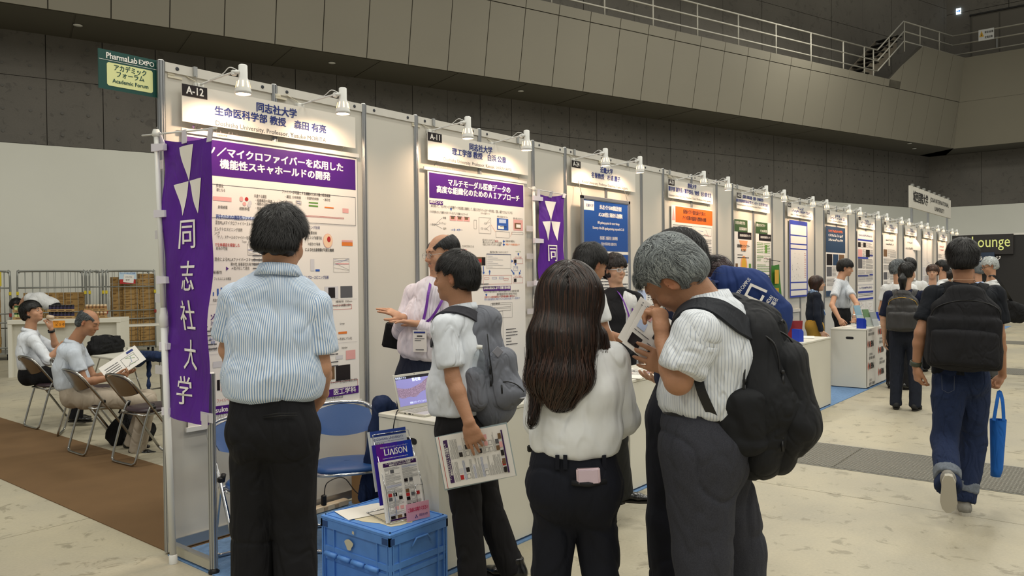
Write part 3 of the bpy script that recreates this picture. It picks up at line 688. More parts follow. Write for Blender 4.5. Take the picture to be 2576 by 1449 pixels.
# ================================================================= THE PLACE
def node_mat(name):
    m = bpy.data.materials.new(name); m.use_nodes = True; nt = m.node_tree; return m, nt, nt.nodes['Principled BSDF'], nt.links.new
def concrete(name, c1, c2, c3, rough=.55, dark=True, sc=1.):
    m, nt, b, L = node_mat(name); tc = nt.nodes.new('ShaderNodeTexCoord'); mp = nt.nodes.new('ShaderNodeMapping'); L(tc.outputs['Object'], mp.inputs[0])
    mp.inputs['Scale'].default_value = (sc, sc, sc)
    n1 = nt.nodes.new('ShaderNodeTexNoise'); n1.inputs['Scale'].default_value = .55; n1.inputs['Detail'].default_value = 6; n1.inputs['Roughness'].default_value = .6; L(mp.outputs[0], n1.inputs['Vector'])
    n2 = nt.nodes.new('ShaderNodeTexNoise'); n2.inputs['Scale'].default_value = 5.5; n2.inputs['Detail'].default_value = 8; n2.inputs['Roughness'].default_value = .68; n2.inputs['Distortion'].default_value = .6; L(mp.outputs[0], n2.inputs['Vector'])
    n3 = nt.nodes.new('ShaderNodeTexNoise'); n3.inputs['Scale'].default_value = 60; n3.inputs['Detail'].default_value = 4; L(mp.outputs[0], n3.inputs['Vector'])
    r1 = nt.nodes.new('ShaderNodeMapRange'); r1.inputs[1].default_value = .38; r1.inputs[2].default_value = .62; L(n1.outputs[0], r1.inputs[0])
    mx = nt.nodes.new('ShaderNodeMix'); mx.data_type = 'RGBA'; mx.inputs[6].default_value = srgb(c1); mx.inputs[7].default_value = srgb(c2); L(r1.outputs[0], mx.inputs[0])
    r2 = nt.nodes.new('ShaderNodeMapRange'); r2.inputs[1].default_value = .57; r2.inputs[2].default_value = .62; r2.inputs[4].default_value = .6; L(n2.outputs[0], r2.inputs[0])
    m2 = nt.nodes.new('ShaderNodeMix'); m2.data_type = 'RGBA'; m2.inputs[7].default_value = srgb(c3); L(r2.outputs[0], m2.inputs[0]); L(mx.outputs[2], m2.inputs[6])
    r3 = nt.nodes.new('ShaderNodeMapRange'); r3.inputs[3].default_value = .86; r3.inputs[4].default_value = 1.12; L(n3.outputs[0], r3.inputs[0])
    v = nt.nodes.new('ShaderNodeVectorMath'); v.operation = 'SCALE'; L(m2.outputs[2], v.inputs[0]); L(r3.outputs[0], v.inputs['Scale']); L(v.outputs[0], b.inputs['Base Color'])
    b.inputs['Roughness'].default_value = rough; b.inputs['Specular IOR Level'].default_value = .35
    bp = nt.nodes.new('ShaderNodeBump'); bp.inputs['Strength'].default_value = .12; bp.inputs['Distance'].default_value = .01; L(n3.outputs[0], bp.inputs['Height']); L(bp.outputs[0], b.inputs['Normal'])
    _M[name] = m; return m
M_FLOOR = concrete('floor_concrete', 'b5ac94', 'a39d8c', '7d7663', .40)
M_JOINT = mat('floor_joint', '4a463e', .9)
M_DARKC = concrete('dark_board', '69655f', '605d58', '524f4b', .8, sc=.8)
M_WHITEW = mat('lower_wall_paint', 'dcdcd2', .7, var=.04, vs=.8)
M_PARA = mat('parapet_board', '807b6d', .6, var=.05, vs=.5)
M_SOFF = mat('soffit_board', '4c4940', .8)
M_STEEL = mat('grey_steel', '8d8d88', .35, .6)
M_ALU = mat('aluminium', 'aeb0b2', .32, .85); M_ALUD = mat('aluminium_groove', '3c3f46', .6, .3)
M_WPAN = mat('white_panel', 'c6c2b8', .55, var=.03, vs=1.2); M_WRAIL = mat('white_rail', 'cfccc4', .5, var=.06, vs=14)
M_WLAM = mat('white_laminate', 'd6d3c6', .38, var=.02, vs=2)
M_WPLA = mat('white_plastic', 'd8d8d4', .4); M_BLKP = mat('black_plastic', '101012', .45)
M_BLUEC = mat('blue_carpet', '6d8fb8', .95, var=.25, vs=40, bump=.4, bs=400)
M_BROWNC = mat('brown_carpet', '6e5334', .95, var=.12, vs=3, bump=.4, bs=400)
M_CHROME = mat('chrome', 'c9cacc', .12, 1.); M_CHR2 = mat('worn_chrome', 'a9a8a4', .25, 1.)

fl = MB(); fl.bb((-14, -16, -.30), (34, 24, -.012)); floor = fl.build('floor', M_JOINT); tag(floor, None, None, None, 'structure')
xs = [-14, -8.3, -2.4, 3.5, 9.4, 15.3, 21.2, 27.1, 34]; ys = [-16, -10.8, -4.9, 1.06, 7.0, 12.9, 24]
for i in range(len(xs)-1):
    for j in range(len(ys)-1):
        m = MB(); m.bb((xs[i]+.003, ys[j]+.003, -.02), (xs[i+1]-.003, ys[j+1]-.003, 0)); m.build('slab', M_FLOOR, floor)
# checker-plate trench covers across the aisle
def plate_mat():
    m, nt, b, L = node_mat('checker_plate'); b.inputs['Metallic'].default_value = .55; b.inputs['Roughness'].default_value = .45
    b.inputs['Base Color'].default_value = srgb('8c8a80')
    tc = nt.nodes.new('ShaderNodeTexCoord'); w = []
    for a in (PI/4, -PI/4):
        mp = nt.nodes.new('ShaderNodeMapping'); mp.inputs['Rotation'].default_value = (0, 0, a); mp.inputs['Scale'].default_value = (1, 1, 1); L(tc.outputs['Object'], mp.inputs[0])
        x = nt.nodes.new('ShaderNodeTexWave'); x.inputs['Scale'].default_value = 9; x.inputs['Distortion'].default_value = 0; L(mp.outputs[0], x.inputs[0]); w.append(x)
    mu = nt.nodes.new('ShaderNodeMath'); mu.operation = 'MULTIPLY'; L(w[0].outputs[1], mu.inputs[0]); L(w[1].outputs[1], mu.inputs[1])
    bp = nt.nodes.new('ShaderNodeBump'); bp.inputs['Strength'].default_value = 1; bp.inputs['Distance'].default_value = .02; L(mu.outputs[0], bp.inputs['Height']); L(bp.outputs[0], b.inputs['Normal'])
    mx = nt.nodes.new('ShaderNodeMix'); mx.data_type = 'RGBA'; mx.inputs[6].default_value = srgb('6f6c62'); mx.inputs[7].default_value = srgb('a3a095'); L(mu.outputs[0], mx.inputs[0]); L(mx.outputs[2], b.inputs['Base Color'])
    return m
M_PLATE = plate_mat()
for x0, x1, lab in ((4.27, 5.13, 'grey checker-plate trench cover crossing the aisle nearest the camera'), (11.75, 12.6, 'grey checker-plate trench cover crossing the aisle behind the walking man'), (17.6, 18.5, 'farthest grey checker-plate trench cover near the lounge wall')):
    t = thing('trench_cover', lab, 'floor grate', (x0, -1.56, 0)); n = 10
    for k in range(n):
        m = MB(); m.box(((x1-x0)/2, -.42-.84*k, .002), (x1-x0-.006, .834, .006), None, 0); m.build('plate', M_PLATE, t)
    m = MB(); m.bb((-.02, -8.4, 0), (-.004, .0, .004)); m.bb((x1-x0+.004, -8.4, 0), (x1-x0+.02, 0, .004)); m.build('edge_trim', M_STEEL, t)
# carpets
t = MB(); t.bb((-.02, -1.50, 0), (24.2, -.03, .006)); tag(t.build('booth_carpet', M_BLUEC), 'thin blue carpet strip under the row of booth counters', 'carpet')
# brown strip runs away to the left rear from the row end
t = MB(); t.bb((.005, -.02, 0), (.99, 9.5, .005)); tag(t.build('aisle_carpet', M_BROWNC), 'brown carpet strip under the folding chairs of the rest area', 'carpet')

# ---------------- hall shell (its long wall runs askew to the booths, its end wall across them)
WD = np.array([.9496, -.3135, 0.]); WN = np.array([-.3135, -.9496, 0.]); W0 = G(200, 880)
def Hw(x, y, off=0.): return plane(x, y, W0+WN*off, WN)
def sW(p): return float(np.dot(p-W0, WD))
ZS = Hw(0, 72)[2]                                     # soffit height
PB = G(0, 4, ZS); PBN = WN*math.cos(math.radians(11))+np.array([0, 0, -math.sin(math.radians(11))])
def Hp(x, y): return plane(x, y, PB, PBN)             # on the leaning parapet
OVER = float(np.dot(PB-W0, WN))                       # overhang of its foot
LC = Hw(2335, 640); LC[2] = 0; XL = LC[0]             # lower hall corner
BC = Hp(2398.5, 374); TC = Hp(2426, 145)
ZW = Hw(300, 380)[2]                                  # white band height
s0, s1 = -14., sW(LC)
def wpt(s, z, off=0.): return W0*np.array([1, 1, 0])+WD*s+WN*off+np.array([0, 0, z])
wb = MB(); wb.slab([wpt(s0, -.1), wpt(s1, -.1), wpt(s1, 16), wpt(s0, 16)], -WN*.4); wl = wb.build('wall_left', M_JOINT); tag(wl, None, None, None, 'structure')
m = MB(); m.slab([wpt(s0, 0), wpt(s1, 0), wpt(s1, ZW), wpt(s0, ZW)], WN*.06); m.build('painted_band', M_WHITEW, wl)
pw = 1.12; zr = [ZW+.004, ZW+(ZS-ZW)*.60, ZS]; holes = MB()
for i in range(int((s1-s0)/pw)+1):
    a = s0+i*pw; b_ = min(a+pw, s1)
    for j in range(2):
        m = MB(); m.slab([wpt(a+.008, zr[j]+.006, .0), wpt(b_-.008, zr[j]+.006, .0), wpt(b_-.008, zr[j+1]-.006, .0), wpt(a+.008, zr[j+1]-.006, .0)], WN*(.05+.006*((i*7+j*3) % 3))); m.build('wall_board', M_DARKC, wl)
        nz = 3 if j == 0 else 2
        for q in range(nz):
            for e in (.27, .73):
                c = wpt(a+pw*e, zr[j]+(zr[j+1]-zr[j])*(q+.5)/nz, .064)
                holes.lathe([(.0, .0), (.030, .0), (.030, .012), (.0, .012)], c, WN, 8, 0, False)
o = holes.build('tie_hole', mat('tie_plug', '5d5b57', .7), wl); o['kind'] = 'stuff'
# upper wall above the gallery
UC = Hw(2378.6, 60, -.0); su = sW(UC)
m = MB(); m.slab([wpt(s0, ZS), wpt(su, ZS), wpt(su, 17), wpt(s0, 17)], WN*.02); m.build('upper_wall_core', M_JOINT, wl)
M_UPC = concrete('gallery_board', '7a756b', '706b62', '605c54', .8, sc=.6)
for i in range(int((su-s0)/2.2)+1):
    a = s0+i*2.2; b_ = min(a+2.2, su)
    if a > su: break
    for z0, z1 in ((ZS, 10.1), (10.1, 12.2), (12.2, 14.3), (14.3, 17)):
        m = MB(); m.slab([wpt(a+.01, z0+.008, .02), wpt(b_-.01, z0+.008, .02), wpt(b_-.01, z1-.008, .02), wpt(a+.01, z1-.008, .02)], WN*(.04+.008*((i+int(z0)) % 2))); m.build('wall_board', M_UPC, wl)
# end wall (x = const)
XR = UC[0]
wr = MB(); wr.bb((XL, -16, -.1), (XL+.4, LC[1]+.3, ZS+.3)); wri = wr.build('wall_right', M_JOINT); tag(wri, None, None, None, 'structure')
m = MB(); m.bb((XL-.06, -16, 0), (XL, LC[1], Xl(2450, 518, XL)[2])); m.build('painted_band', M_WHITEW, wri)
zb = Xl(2450, 518, XL)[2]
for i in range(14):
    y1 = LC[1]-i*2.2
    m = MB(); m.bb((XL-.05-.006*(i % 2), y1-2.185, zb+.01), (XL, y1, ZS-.01)); m.build('wall_board', M_DARKC, wri)
m = MB(); m.bb((XR, -20, ZS), (XR+.3, UC[1]+.3, 17)); m.build('upper_wall_core', M_JOINT, wri)
for i in range(12):
    y1 = UC[1]-i*2.6
    for z0, z1 in ((ZS, 11.2), (11.2, 14.0), (14.0, 17)):
        m = MB(); m.bb((XR-.05-.006*(i % 2), y1-2.585, z0+.01), (XR, y1-.01, z1-.01)); m.build('wall_board', M_UPC, wri)
# soffit
sB = sW(BC)
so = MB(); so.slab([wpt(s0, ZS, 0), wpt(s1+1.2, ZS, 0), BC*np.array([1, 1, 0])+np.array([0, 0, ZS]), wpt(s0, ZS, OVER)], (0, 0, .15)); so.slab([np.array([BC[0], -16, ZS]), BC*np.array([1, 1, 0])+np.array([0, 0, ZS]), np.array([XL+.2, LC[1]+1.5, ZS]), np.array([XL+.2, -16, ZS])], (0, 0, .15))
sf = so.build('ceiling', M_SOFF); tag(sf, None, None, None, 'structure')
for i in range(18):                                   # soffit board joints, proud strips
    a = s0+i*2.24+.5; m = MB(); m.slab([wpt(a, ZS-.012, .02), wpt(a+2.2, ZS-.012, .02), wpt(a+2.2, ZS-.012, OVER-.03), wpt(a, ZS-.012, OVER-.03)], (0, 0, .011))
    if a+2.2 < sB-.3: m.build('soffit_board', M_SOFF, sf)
for px, py in ((196, 62), (835, 157), (1175, 238), (1310, 228), (1580, 296), (2300, 373), (2288, 360)):
    c = G(px, py, ZS-.012); m = MB(); m.lathe([(0, 0), (.09, 0), (.09, .01), (.0, .02)], c-np.array([0, 0, .02]), (0, 0, 1), 12); m.build('downlight', M_WPLA, sf)
# leaning parapet boards
TL = unit(np.cross(WD, PBN)); TL = TL*np.sign(TL[2])
def ppt(s, r): p = PB+WD*(s-sW(PB)); return p+TL*r
RT = float(np.dot(TC-PB, TL)); RL = float(np.dot(Hp(1800, 100.6)-PB, TL)); RJ = float(np.dot(Hp(2250, 222)-PB, TL))
para = MB(); para.slab([ppt(s0, 0), ppt(sB, 0), ppt(sB+.02, RL), ppt(s0, RL)], -PBN*.12)
E1 = Hp(2236, 201); E2 = Hp(2315.6, 117.3)
para.slab([ppt(sW(E1), RL-.05), BC+TL*(RL-.05), TC, E2], -PBN*.12)
pa = para.build('gallery_parapet', M_JOINT); tag(pa, None, None, None, 'structure'); pa['kind'] = 'structure'
sj = [sW(Hp(120, 12)), sW(Hp(279, 40))]; st = sj[1]-sj[0]; a = sj[0]-4*st
while a < sB:
    b_ = min(a+st, sB-.01)
    m = MB(); m.slab([ppt(a+.012, .0), ppt(b_-.012, .0), ppt(b_-.012, RJ-.012), ppt(a+.012, RJ-.012)], PBN*.03); m.build('parapet_board', M_PARA, pa)
    if a < sW(E1)-.2:
        m = MB(); m.slab([ppt(a+.012, RJ+.012), ppt(b_-.012, RJ+.012), ppt(b_-.012, RL), ppt(a+.012, RL)], PBN*.03); m.build('parapet_board', M_PARA, pa)
    if b_ > sW(E1)+.1:
        k = (RT-RL)/max(.1, sW(E2)-sW(E1)); f0 = lambda s_: min(RT, max(RJ+.1, RL+(s_-sW(E1))*k))
        m = MB(); m.slab([ppt(max(a, sW(E1))+.012, RJ+.012), ppt(b_-.012, RJ+.012), ppt(b_-.012, f0(b_)), ppt(max(a, sW(E1))+.012, f0(max(a, sW(E1))))], PBN*.03); m.build('parapet_board', M_PARA, pa)
    a += st
RN = unit(np.cross(TC-BC, np.array([0, 1., 0]))); RN = RN*(-1 if RN[0] > 0 else 1)
ru = (TC-BC); rl = MB(); far = np.array([0, -18., 0])
rl.slab([BC, BC+far, TC+far, TC], -RN*.12); pr = rl.build('gallery_parapet', M_JOINT); pr['kind'] = 'structure'
jz = (RJ)/RT
for i in range(6):
    y0, y1 = -i*3.05-.42*(i > 0)*0, -(i+1)*3.05
    for r0, r1 in ((0, jz), (jz, 1)):
        m = MB(); m.slab([BC+ru*r0+np.array([0, y0-.012, .0]), BC+ru*r0+np.array([0, y1+.012, 0]), BC+ru*(r1-.002)+np.array([0, y1+.012, 0]), BC+ru*(r1-.002)+np.array([0, y0-.012, 0])], RN*.03); m.build('parapet_board', mat('parapet_board_side', '7a7566', .6, var=.05, vs=.5), pr)
# gallery rails
RY0 = ppt(0, RL)                                       # vertical plane above the parapet
def Rr(x, y): return plane(x, y, RY0-WN*.15, WN)
M_RAIL = mat('rail_paint', 'b9b5a8', .45)
t = wthing('gallery_railing', 'pale painted steel railing along the gallery with a sloping stair part', 'railing', Rr(2207, 126))
def railbar(a, b, r=.028, name='rail', par=t): m = MB(); m.tube([a, b], r, 8); m.build(name, M_RAIL, par)
for pa_, pb_ in (((2150, 111), (2207, 126.5)), ((2150, 139.4), (2207, 152.7)), ((2150, 165.7), (2207, 179))):
    e = Rr(*pb_); s_ = Rr(*pa_); zz = (e[2]+s_[2])/2; e[2] = s_[2] = zz; d = unit(s_-e); railbar(e, e+d*24)
    nx = {126.5: (2272.9, 53.8), 152.7: (2274, 79), 179: (2274, 103.5)}[pb_[1]]; q = Rr(*nx); railbar(e, q)
    z2 = q[2]; far2 = {53.8: (2397, 88.9), 79: (2396.5, 113.2), 103.5: (2401.5, 137)}[nx[1]]; w_ = Rr(*far2); w_[2] = z2; railbar(q, w_)
    v_ = w_+np.array([0, -14, 0]); railbar(w_, v_)
for i in range(12):
    p = Rr(2197, 150)-WD*i*1.95; m = MB(); b_ = p.copy(); b_[2] = Rr(2207, 126.5)[2]; c_ = p.copy(); c_[2] = RY0[2]-.1; m.tube([b_, c_], .026, 8); m.build('baluster', M_RAIL, t)
for (x, ya, yb) in ((2174, 118, 186), (2236.5, 95, 166), (2275, 55, 130), (2314, 66, 116), (2362.5, 79, 128)):
    m = MB(); a_ = Rr(x, ya); b_ = a_.copy(); b_[2] = Rr(x, yb)[2]; m.tube([a_, b_], .026, 8); m.build('baluster', M_RAIL, t)
a_ = Rr(2397, 88.9); 
for i in range(5):
    m = MB(); p = a_+np.array([0, -3.05-i*3.0, 0]); m.tube([p, p-np.array([0, 0, a_[2]-TC[2]+.05])], .026, 8); m.build('baluster', M_RAIL, t)
# stair behind the sloping parapet
t = wthing('gallery_stair', 'dark steel stair flight climbing behind the sloping parapet edge', 'stair', Rr(2230, 190))
e0 = Rr(2190, 192)-WN*.5; e1 = Rr(2285, 85)-WN*.5
for k in range(9):
    p = e0+(e1-e0)*k/8; m = MB(); m.box(p-WN*.35, (1.0, .30, .04), frame((0, 0, 1), WN)); m.build('tread', mat('stair_dark', '26241f', .6), t)
for off in (0., -.9):
    m = MB(); m.slab([e0+WN*off-np.array([0, 0, .45]), e1+WN*off-np.array([0, 0, .45]), e1+WN*off+np.array([0, 0, .1]), e0+WN*off+np.array([0, 0, .1])], -WN*.05); m.build('stringer', mat('stair_beige', '8c8271', .6), t)
# door, notice and exit sign on the end wall of the gallery
def Ur(x, y, off=.06): return Xl(x, y, XR-off)
a1, a2 = Ur(2442.7, 41.4), Ur(2576, 18); zt = a1[2]; zb_ = ZS+.4
dr = MB(); dr.bb((XR-.10, a1[1]-5.6, zb_), (XR-.06, a1[1], zt)); d_ = dr.build('door_1', mat('gallery_door', '635e53', .6)); tag(d_, None, None, None, 'structure')
y_s = Ur(2515, 60)[1]
for ya, yb in ((a1[1]-.06, y_s+.03), (y_s-.03, 2*y_s-a1[1])):
    m = MB(); m.bb((XR-.13, yb, zb_), (XR-.101, ya, zt-.08)); m.build('door_leaf', mat('gallery_door_leaf', '6d675b', .55), d_)
m = MB(); h_ = Ur(2508, 106, .15); m.box(h_, (.05, .06, .5)); m.build('door_handle', M_STEEL, d_)
m = MB(); m.bb((XR-.15, a1[1]-5.6, zt), (XR-.06, a1[1]+.05, zt+.07)); m.build('door_frame', mat('door_head', '2c2a27', .7), d_)
# ---------------------------------------------------------------- lettering and flat print
FONTS = {}
def text_mesh(body, size, bold=0., ax='CENTER', spacing=1., wx=1., italic=0., lsp=1.):
    c = bpy.data.curves.new('lettering', 'FONT'); c.body = body; c.size = size; c.align_x = ax; c.align_y = 'CENTER'; c.resolution_u = 2
    c.offset = bold*size; c.space_character = spacing; c.shear = italic; c.space_line = lsp
    o = bpy.data.objects.new('lettering', c); COL.objects.link(o); dg = bpy.context.evaluated_depsgraph_get()
    me = bpy.data.meshes.new_from_object(o.evaluated_get(dg)); V = [(v.co.x*wx, v.co.y) for v in me.vertices]; F = [tuple(p.vertices) for p in me.polygons]
    bpy.data.objects.remove(o); bpy.data.curves.remove(c); bpy.data.meshes.remove(me); return V, F
class Sheet:
    """flat print on a board: local (u right, v up) in metres on an origin with axes U, V and outward N"""
    def __init__(s, O, U, V, N=None, lift=.0008): s.O = np.asarray(O, float); s.U = np.asarray(U, float); s.V = np.asarray(V, float); s.N = unit(np.cross(s.U, s.V)) if N is None else unit(N); s.mb = MB(); s.mats = []; s.l = lift; s.n = 0; s.warp = None
    def mi(s, m):
        if m not in s.mats: s.mats.append(m)
        return s.mats.index(m)
    def P(s, u, v, k=1.):
        p = s.O+u*s.U+v*s.V+s.N*(s.l*k+s.n*5e-6)
        if s.warp: p = p+s.N*s.warp(u, v)
        return p
    def rect(s, u0, v0, u1, v1, m, k=1.):
        i = s.mi(m); s.n += 1
        if s.warp:
            a = max(1, int(abs(u1-u0)/.06)); b = max(1, int(abs(v1-v0)/.06))
            s.mb.grid([[s.P(u0+(u1-u0)*x/a, v0+(v1-v0)*y/b, k) for x in range(a+1)] for y in range(b+1)], i)
        else: s.mb.add([s.P(u0, v0, k), s.P(u1, v0, k), s.P(u1, v1, k), s.P(u0, v1, k)], [(0, 1, 2, 3)], i)
    def poly(s, pts, m, k=1.):
        s.n += 1; i = s.mi(m)
        if not s.warp: s.mb.add([s.P(u, v, k) for u, v in pts], [tuple(range(len(pts)))], i); return
        def sub(a, b, c, d):
            if d == 0: s.mb.add([s.P(*a, k), s.P(*b, k), s.P(*c, k)], [(0, 1, 2)], i); return
            ab, bc, ca = [((p[0]+q[0])/2, (p[1]+q[1])/2) for p, q in ((a, b), (b, c), (c, a))]
            for t in ((a, ab, ca), (ab, b, bc), (ca, bc, c), (ab, bc, ca)): sub(*t, d-1)
        for j in range(1, len(pts)-1): sub(pts[0], pts[j], pts[j+1], 3)
    def line(s, u0, v0, u1, v1, w, m, k=1.):
        d = np.array([u1-u0, v1-v0]); L = np.linalg.norm(d)+1e-9; n = np.array([-d[1], d[0]])/L*w/2
        s.poly([(u0+n[0], v0+n[1]), (u0-n[0], v0-n[1]), (u1-n[0], v1-n[1]), (u1+n[0], v1+n[1])], m, k)
    def frame(s, u0, v0, u1, v1, w, m, k=1.):
        s.rect(u0, v0, u1, v0+w, m, k); s.rect(u0, v1-w, u1, v1, m, k); s.rect(u0, v0+w, u0+w, v1-w, m, k); s.rect(u1-w, v0+w, u1, v1-w, m, k)
    def disc(s, u, v, ru, rv, m, k=1., n=18): s.poly([(u+ru*math.cos(2*PI*i/n), v+rv*math.sin(2*PI*i/n)) for i in range(n)], m, k)
    def text(s, body, u, v, size, m, bold=.012, ax='CENTER', wx=1., spacing=1., k=2., width=None, rot=0., italic=0., lsp=1.):
        V, F = text_mesh(body, size, 0, ax, spacing, wx, italic, lsp)
        if not V: return
        if width:
            x0 = min(a for a, _ in V); x1 = max(a for a, _ in V); f_ = width/(x1-x0); c_ = (x0+x1)/2 if ax == 'CENTER' else (x0 if ax == 'LEFT' else x1)
            V = [((a-c_)*f_+(0 if ax == 'CENTER' else 0), b) for a, b in V]
        cr, sr = math.cos(rot), math.sin(rot); e = bold*size
        for da, db in ([(0, 0)] if bold < .009 else [(e, 0), (-e, 0)] if bold < .018 else [(e, e*.6), (-e, e*.6), (e, -e*.6), (-e, -e*.6)]):
            s.n += 1; s.mb.add([s.P(u+(a+da)*cr-(b+db)*sr, v+(a+da)*sr+(b+db)*cr, k) for a, b in V], F, s.mi(m))
    def build(s, name, parent): return s.mb.build(name, s.mats, parent)
INK = mat('ink_black', '1c1a1c', .6); INKG = mat('ink_grey', '55555a', .6); NAVY = mat('ink_navy', '1d2f78', .55); PURP = mat('print_purple', '4a1478', .4); WHT = mat('print_white', 'f0ece6', .5)
REDI = mat('ink_red', 'b02424', .6); BLUI = mat('ink_blue', '2b57a8', .6); GRNI = mat('ink_green', '5f8f3a', .6); ORGI = mat('ink_orange', 'd8762a', .6); LBLU = mat('print_pale_blue', 'b9c8e6', .5); LGRY = mat('print_pale_grey', 'c9c8cc', .5); PNK = mat('print_pink', 'dca3a0', .5); BLKI = mat('print_dark', '1a1216', .35); YELI = mat('print_yellow', 'd8a93c', .5); BRWI = mat('print_brown', '6e5236', .6)
PAPER = mat('poster_paper', 'e4e0da', .42)
# ================================================================= BOOTH ROW
PER = 1.984; HW = 2.808; PN = 1.4726; NB_ = 12
XA = np.array([1., 0, 0]); YA = np.array([0, 1., 0]); ZA = np.array([0, 0, 1.])
def octo(r=.020, g=.005):
    P = []
    for i in range(8):
        a0 = PI/8+i*PI/4; a1 = a0+PI/4; p0 = np.array([math.cos(a0), math.sin(a0)])*r*1.08; p1 = np.array([math.cos(a1), math.sin(a1)])*r*1.08
        P += [tuple(p0), tuple(p0+(p1-p0)*.34), tuple((p0+(p1-p0)*.36)*.72), tuple((p0+(p1-p0)*.64)*.72), tuple(p0+(p1-p0)*.66)]
    return P
OCT = octo()
row = wthing('booth_partition', 'long white system-panel partition with aluminium posts behind the poster booths', 'partition', (0, 0, 0))
def post(x, y, z0, z1, par=row):
    m = MB(); m.prism(OCT, (x, y, z0), (x, y, z1)); o = m.build('post', M_ALU, par)
    m = MB(); m.lathe([(0, .006), (.014, .006), (.019, 0)], (x, y, z1), ZA, 10); m.build('cap', M_WPLA, o); return o
scr = []
xsall = []
for k in range(NB_):
    for o_ in (0, PN/2, PN): xsall.append(k*PER+o_)
xsall.append(NB_*PER)
for x in xsall: post(x, 0, .012, HW)
for a, b in zip(xsall[:-1], xsall[1:]):
    a += .020; b -= .020
    m = MB(); m.bb((a, -.002, .075), (b, .004, HW-.055)); m.build('panel', M_WPAN, row)
    m = MB(); m.bb((a, -.012, HW-.057), (b, .014, HW-.003)); r_ = m.build('top_rail', M_WRAIL, row)
    q = MB(); q.lathe([(.0, .0), (.011, .0), (.011, .002), (.005, .003), (.0, .001)], (a+.07, -.0125, HW-.030), -YA, 10); q.lathe([(.0, .0), (.011, .0), (.011, .002), (.005, .003), (.0, .001)], (b-.07, -.0125, HW-.030), -YA, 10); q.build('screw', M_ALUD, r_)
    m = MB(); m.bb((a, -.014, .018), (b, .014, .076)); m.build('base_rail', M_ALU, row)
# crossbar seen low on the fifth booth
m = MB(); m.bb((4*PER+PN+.02, -.016, .95), (5*PER+PN/2-.02, -.004, 1.0)); m.build('mid_rail', M_WRAIL, row)
# short open wing frame at the row's near end
wg = wthing('wing_frame', 'low open aluminium wing frame at the near end of the partition', 'frame', (0, -.25, 0))
yw = -.486
post(0, yw, .03, 1.067, wg); m = MB(); m.lathe([(.026, 0), (.03, .012), (.012, .03)], (0, yw, 0), ZA, 12); m.build('foot', M_BLKP, wg)
m = MB(); m.bb((-.013, yw+.02, .018), (.013, -.02, .072)); m.build('lower_rail', mat('rail_aged', 'b3b0a0', .45, .2), wg)
m = MB(); m.bb((-.014, yw+.02, .068), (.014, -.02, .076)); m.build('rail_trim', M_ALU, wg)
m = MB(); m.bb((-.013, yw+.02, 1.0), (.013, -.02, 1.055)); m.build('upper_rail', M_WRAIL, wg)
m = MB(); m.bb((-.012, -.03, .07), (.012, -.022, 1.0)); m.build('channel', M_ALU, wg)

# ---------------- hanging signs
def scrib(S, u0, v, u1, h, m, rnd, k=2.):
    u = u0
    while u < u1:
        w = h*(.35+.6*rnd.random())
        if rnd.random() < .12: u += h*.7; continue
        for q in range(3):
            a = u+w*rnd.random()*.5; b = min(u1, a+w*(.25+.5*rnd.random())); c = v-h/2+h*rnd.random()*.8
            S.rect(a, c, b, c+h*(.10+.25*rnd.random()), m, k)
        S.rect(u, v-h*.5, u+h*.12, v+h*.45*rnd.random(), m, k); u += w+h*.12
SIGNS = [('A-12', [('同志社大学', 647, 747, 697, 279.5, .105, .03), ('生命医科学部 教授　森田 有亮', 550, 827, 689, 305, .098, .03), ('Doshisha University, Professor, Yusuke MORITA', 552, 827, 690, 333, .068, 0)]),
         ('A-11', [('同志社大学', 1181, 1238, 1210, 375.5, .105, .03), ('理工学部 教授　白浜 公章', 1140, 1275, 1208, 394, .098, .03), ('Doshisha University, Professor, Kimiaki SHIRAHAMA', 1121, 1291, 1206, 415, .068, 0)]),
         ('A-24', [('近畿大学', 1510, 1541, 1526, 431, .105, .03), ('名誉教授　杉浦 麗子', 1489, 1561, 1525, 447, .098, .03), ('Kindai University, Professor Emeritus, Reiko Sugiura', 1467, 1580, 1524, 466, .068, 0)]),
         ('A-23', [('摂南大学', 1730, 1752, 1741, 470, .105, .03), ('薬学部 副学長／薬学部長／教授　佐久間 信至', 1684, 1791, 1738, 484.5, .098, .03), ('Setsunan University, Vice President / Dean / Professor, Shinji Sakuma', 1685, 1790, 1738, 499, .062, 0)]),
         ('A-22', [('(国研) 医薬基盤・健康・栄養研究所', 1869, 1921, 1895, 500, .085, .03), ('薬用植物資源研究センター 主任研究員', 1853, 1932, 1893, 511, .08, .03), ('National Institutes of Biomedical Innovation, Health and Nutrition', 1856, 1931, 1893, 520, .06, 0)]),
         ('A-21', None), ('A-20', None)]
DESC = ['navy three-line lettering, nearest sign of the row', 'navy lettering above the second purple-headed poster', 'navy lettering above the silver-framed blue poster', 'navy lettering above the orange-headed poster', 'navy lettering above the two green-headed posters', 'lamp glare above the blue-bordered poster', 'small print above the navy and orange poster', 'small print above the blue-barred double poster', 'small print, fourth from the far end of the row', 'small print above the torn poster, third from the far end', 'small print, last but one at the far end', 'small print at the very far end of the row']
rnd = random.Random(5)
BS = [2.062/1.984]
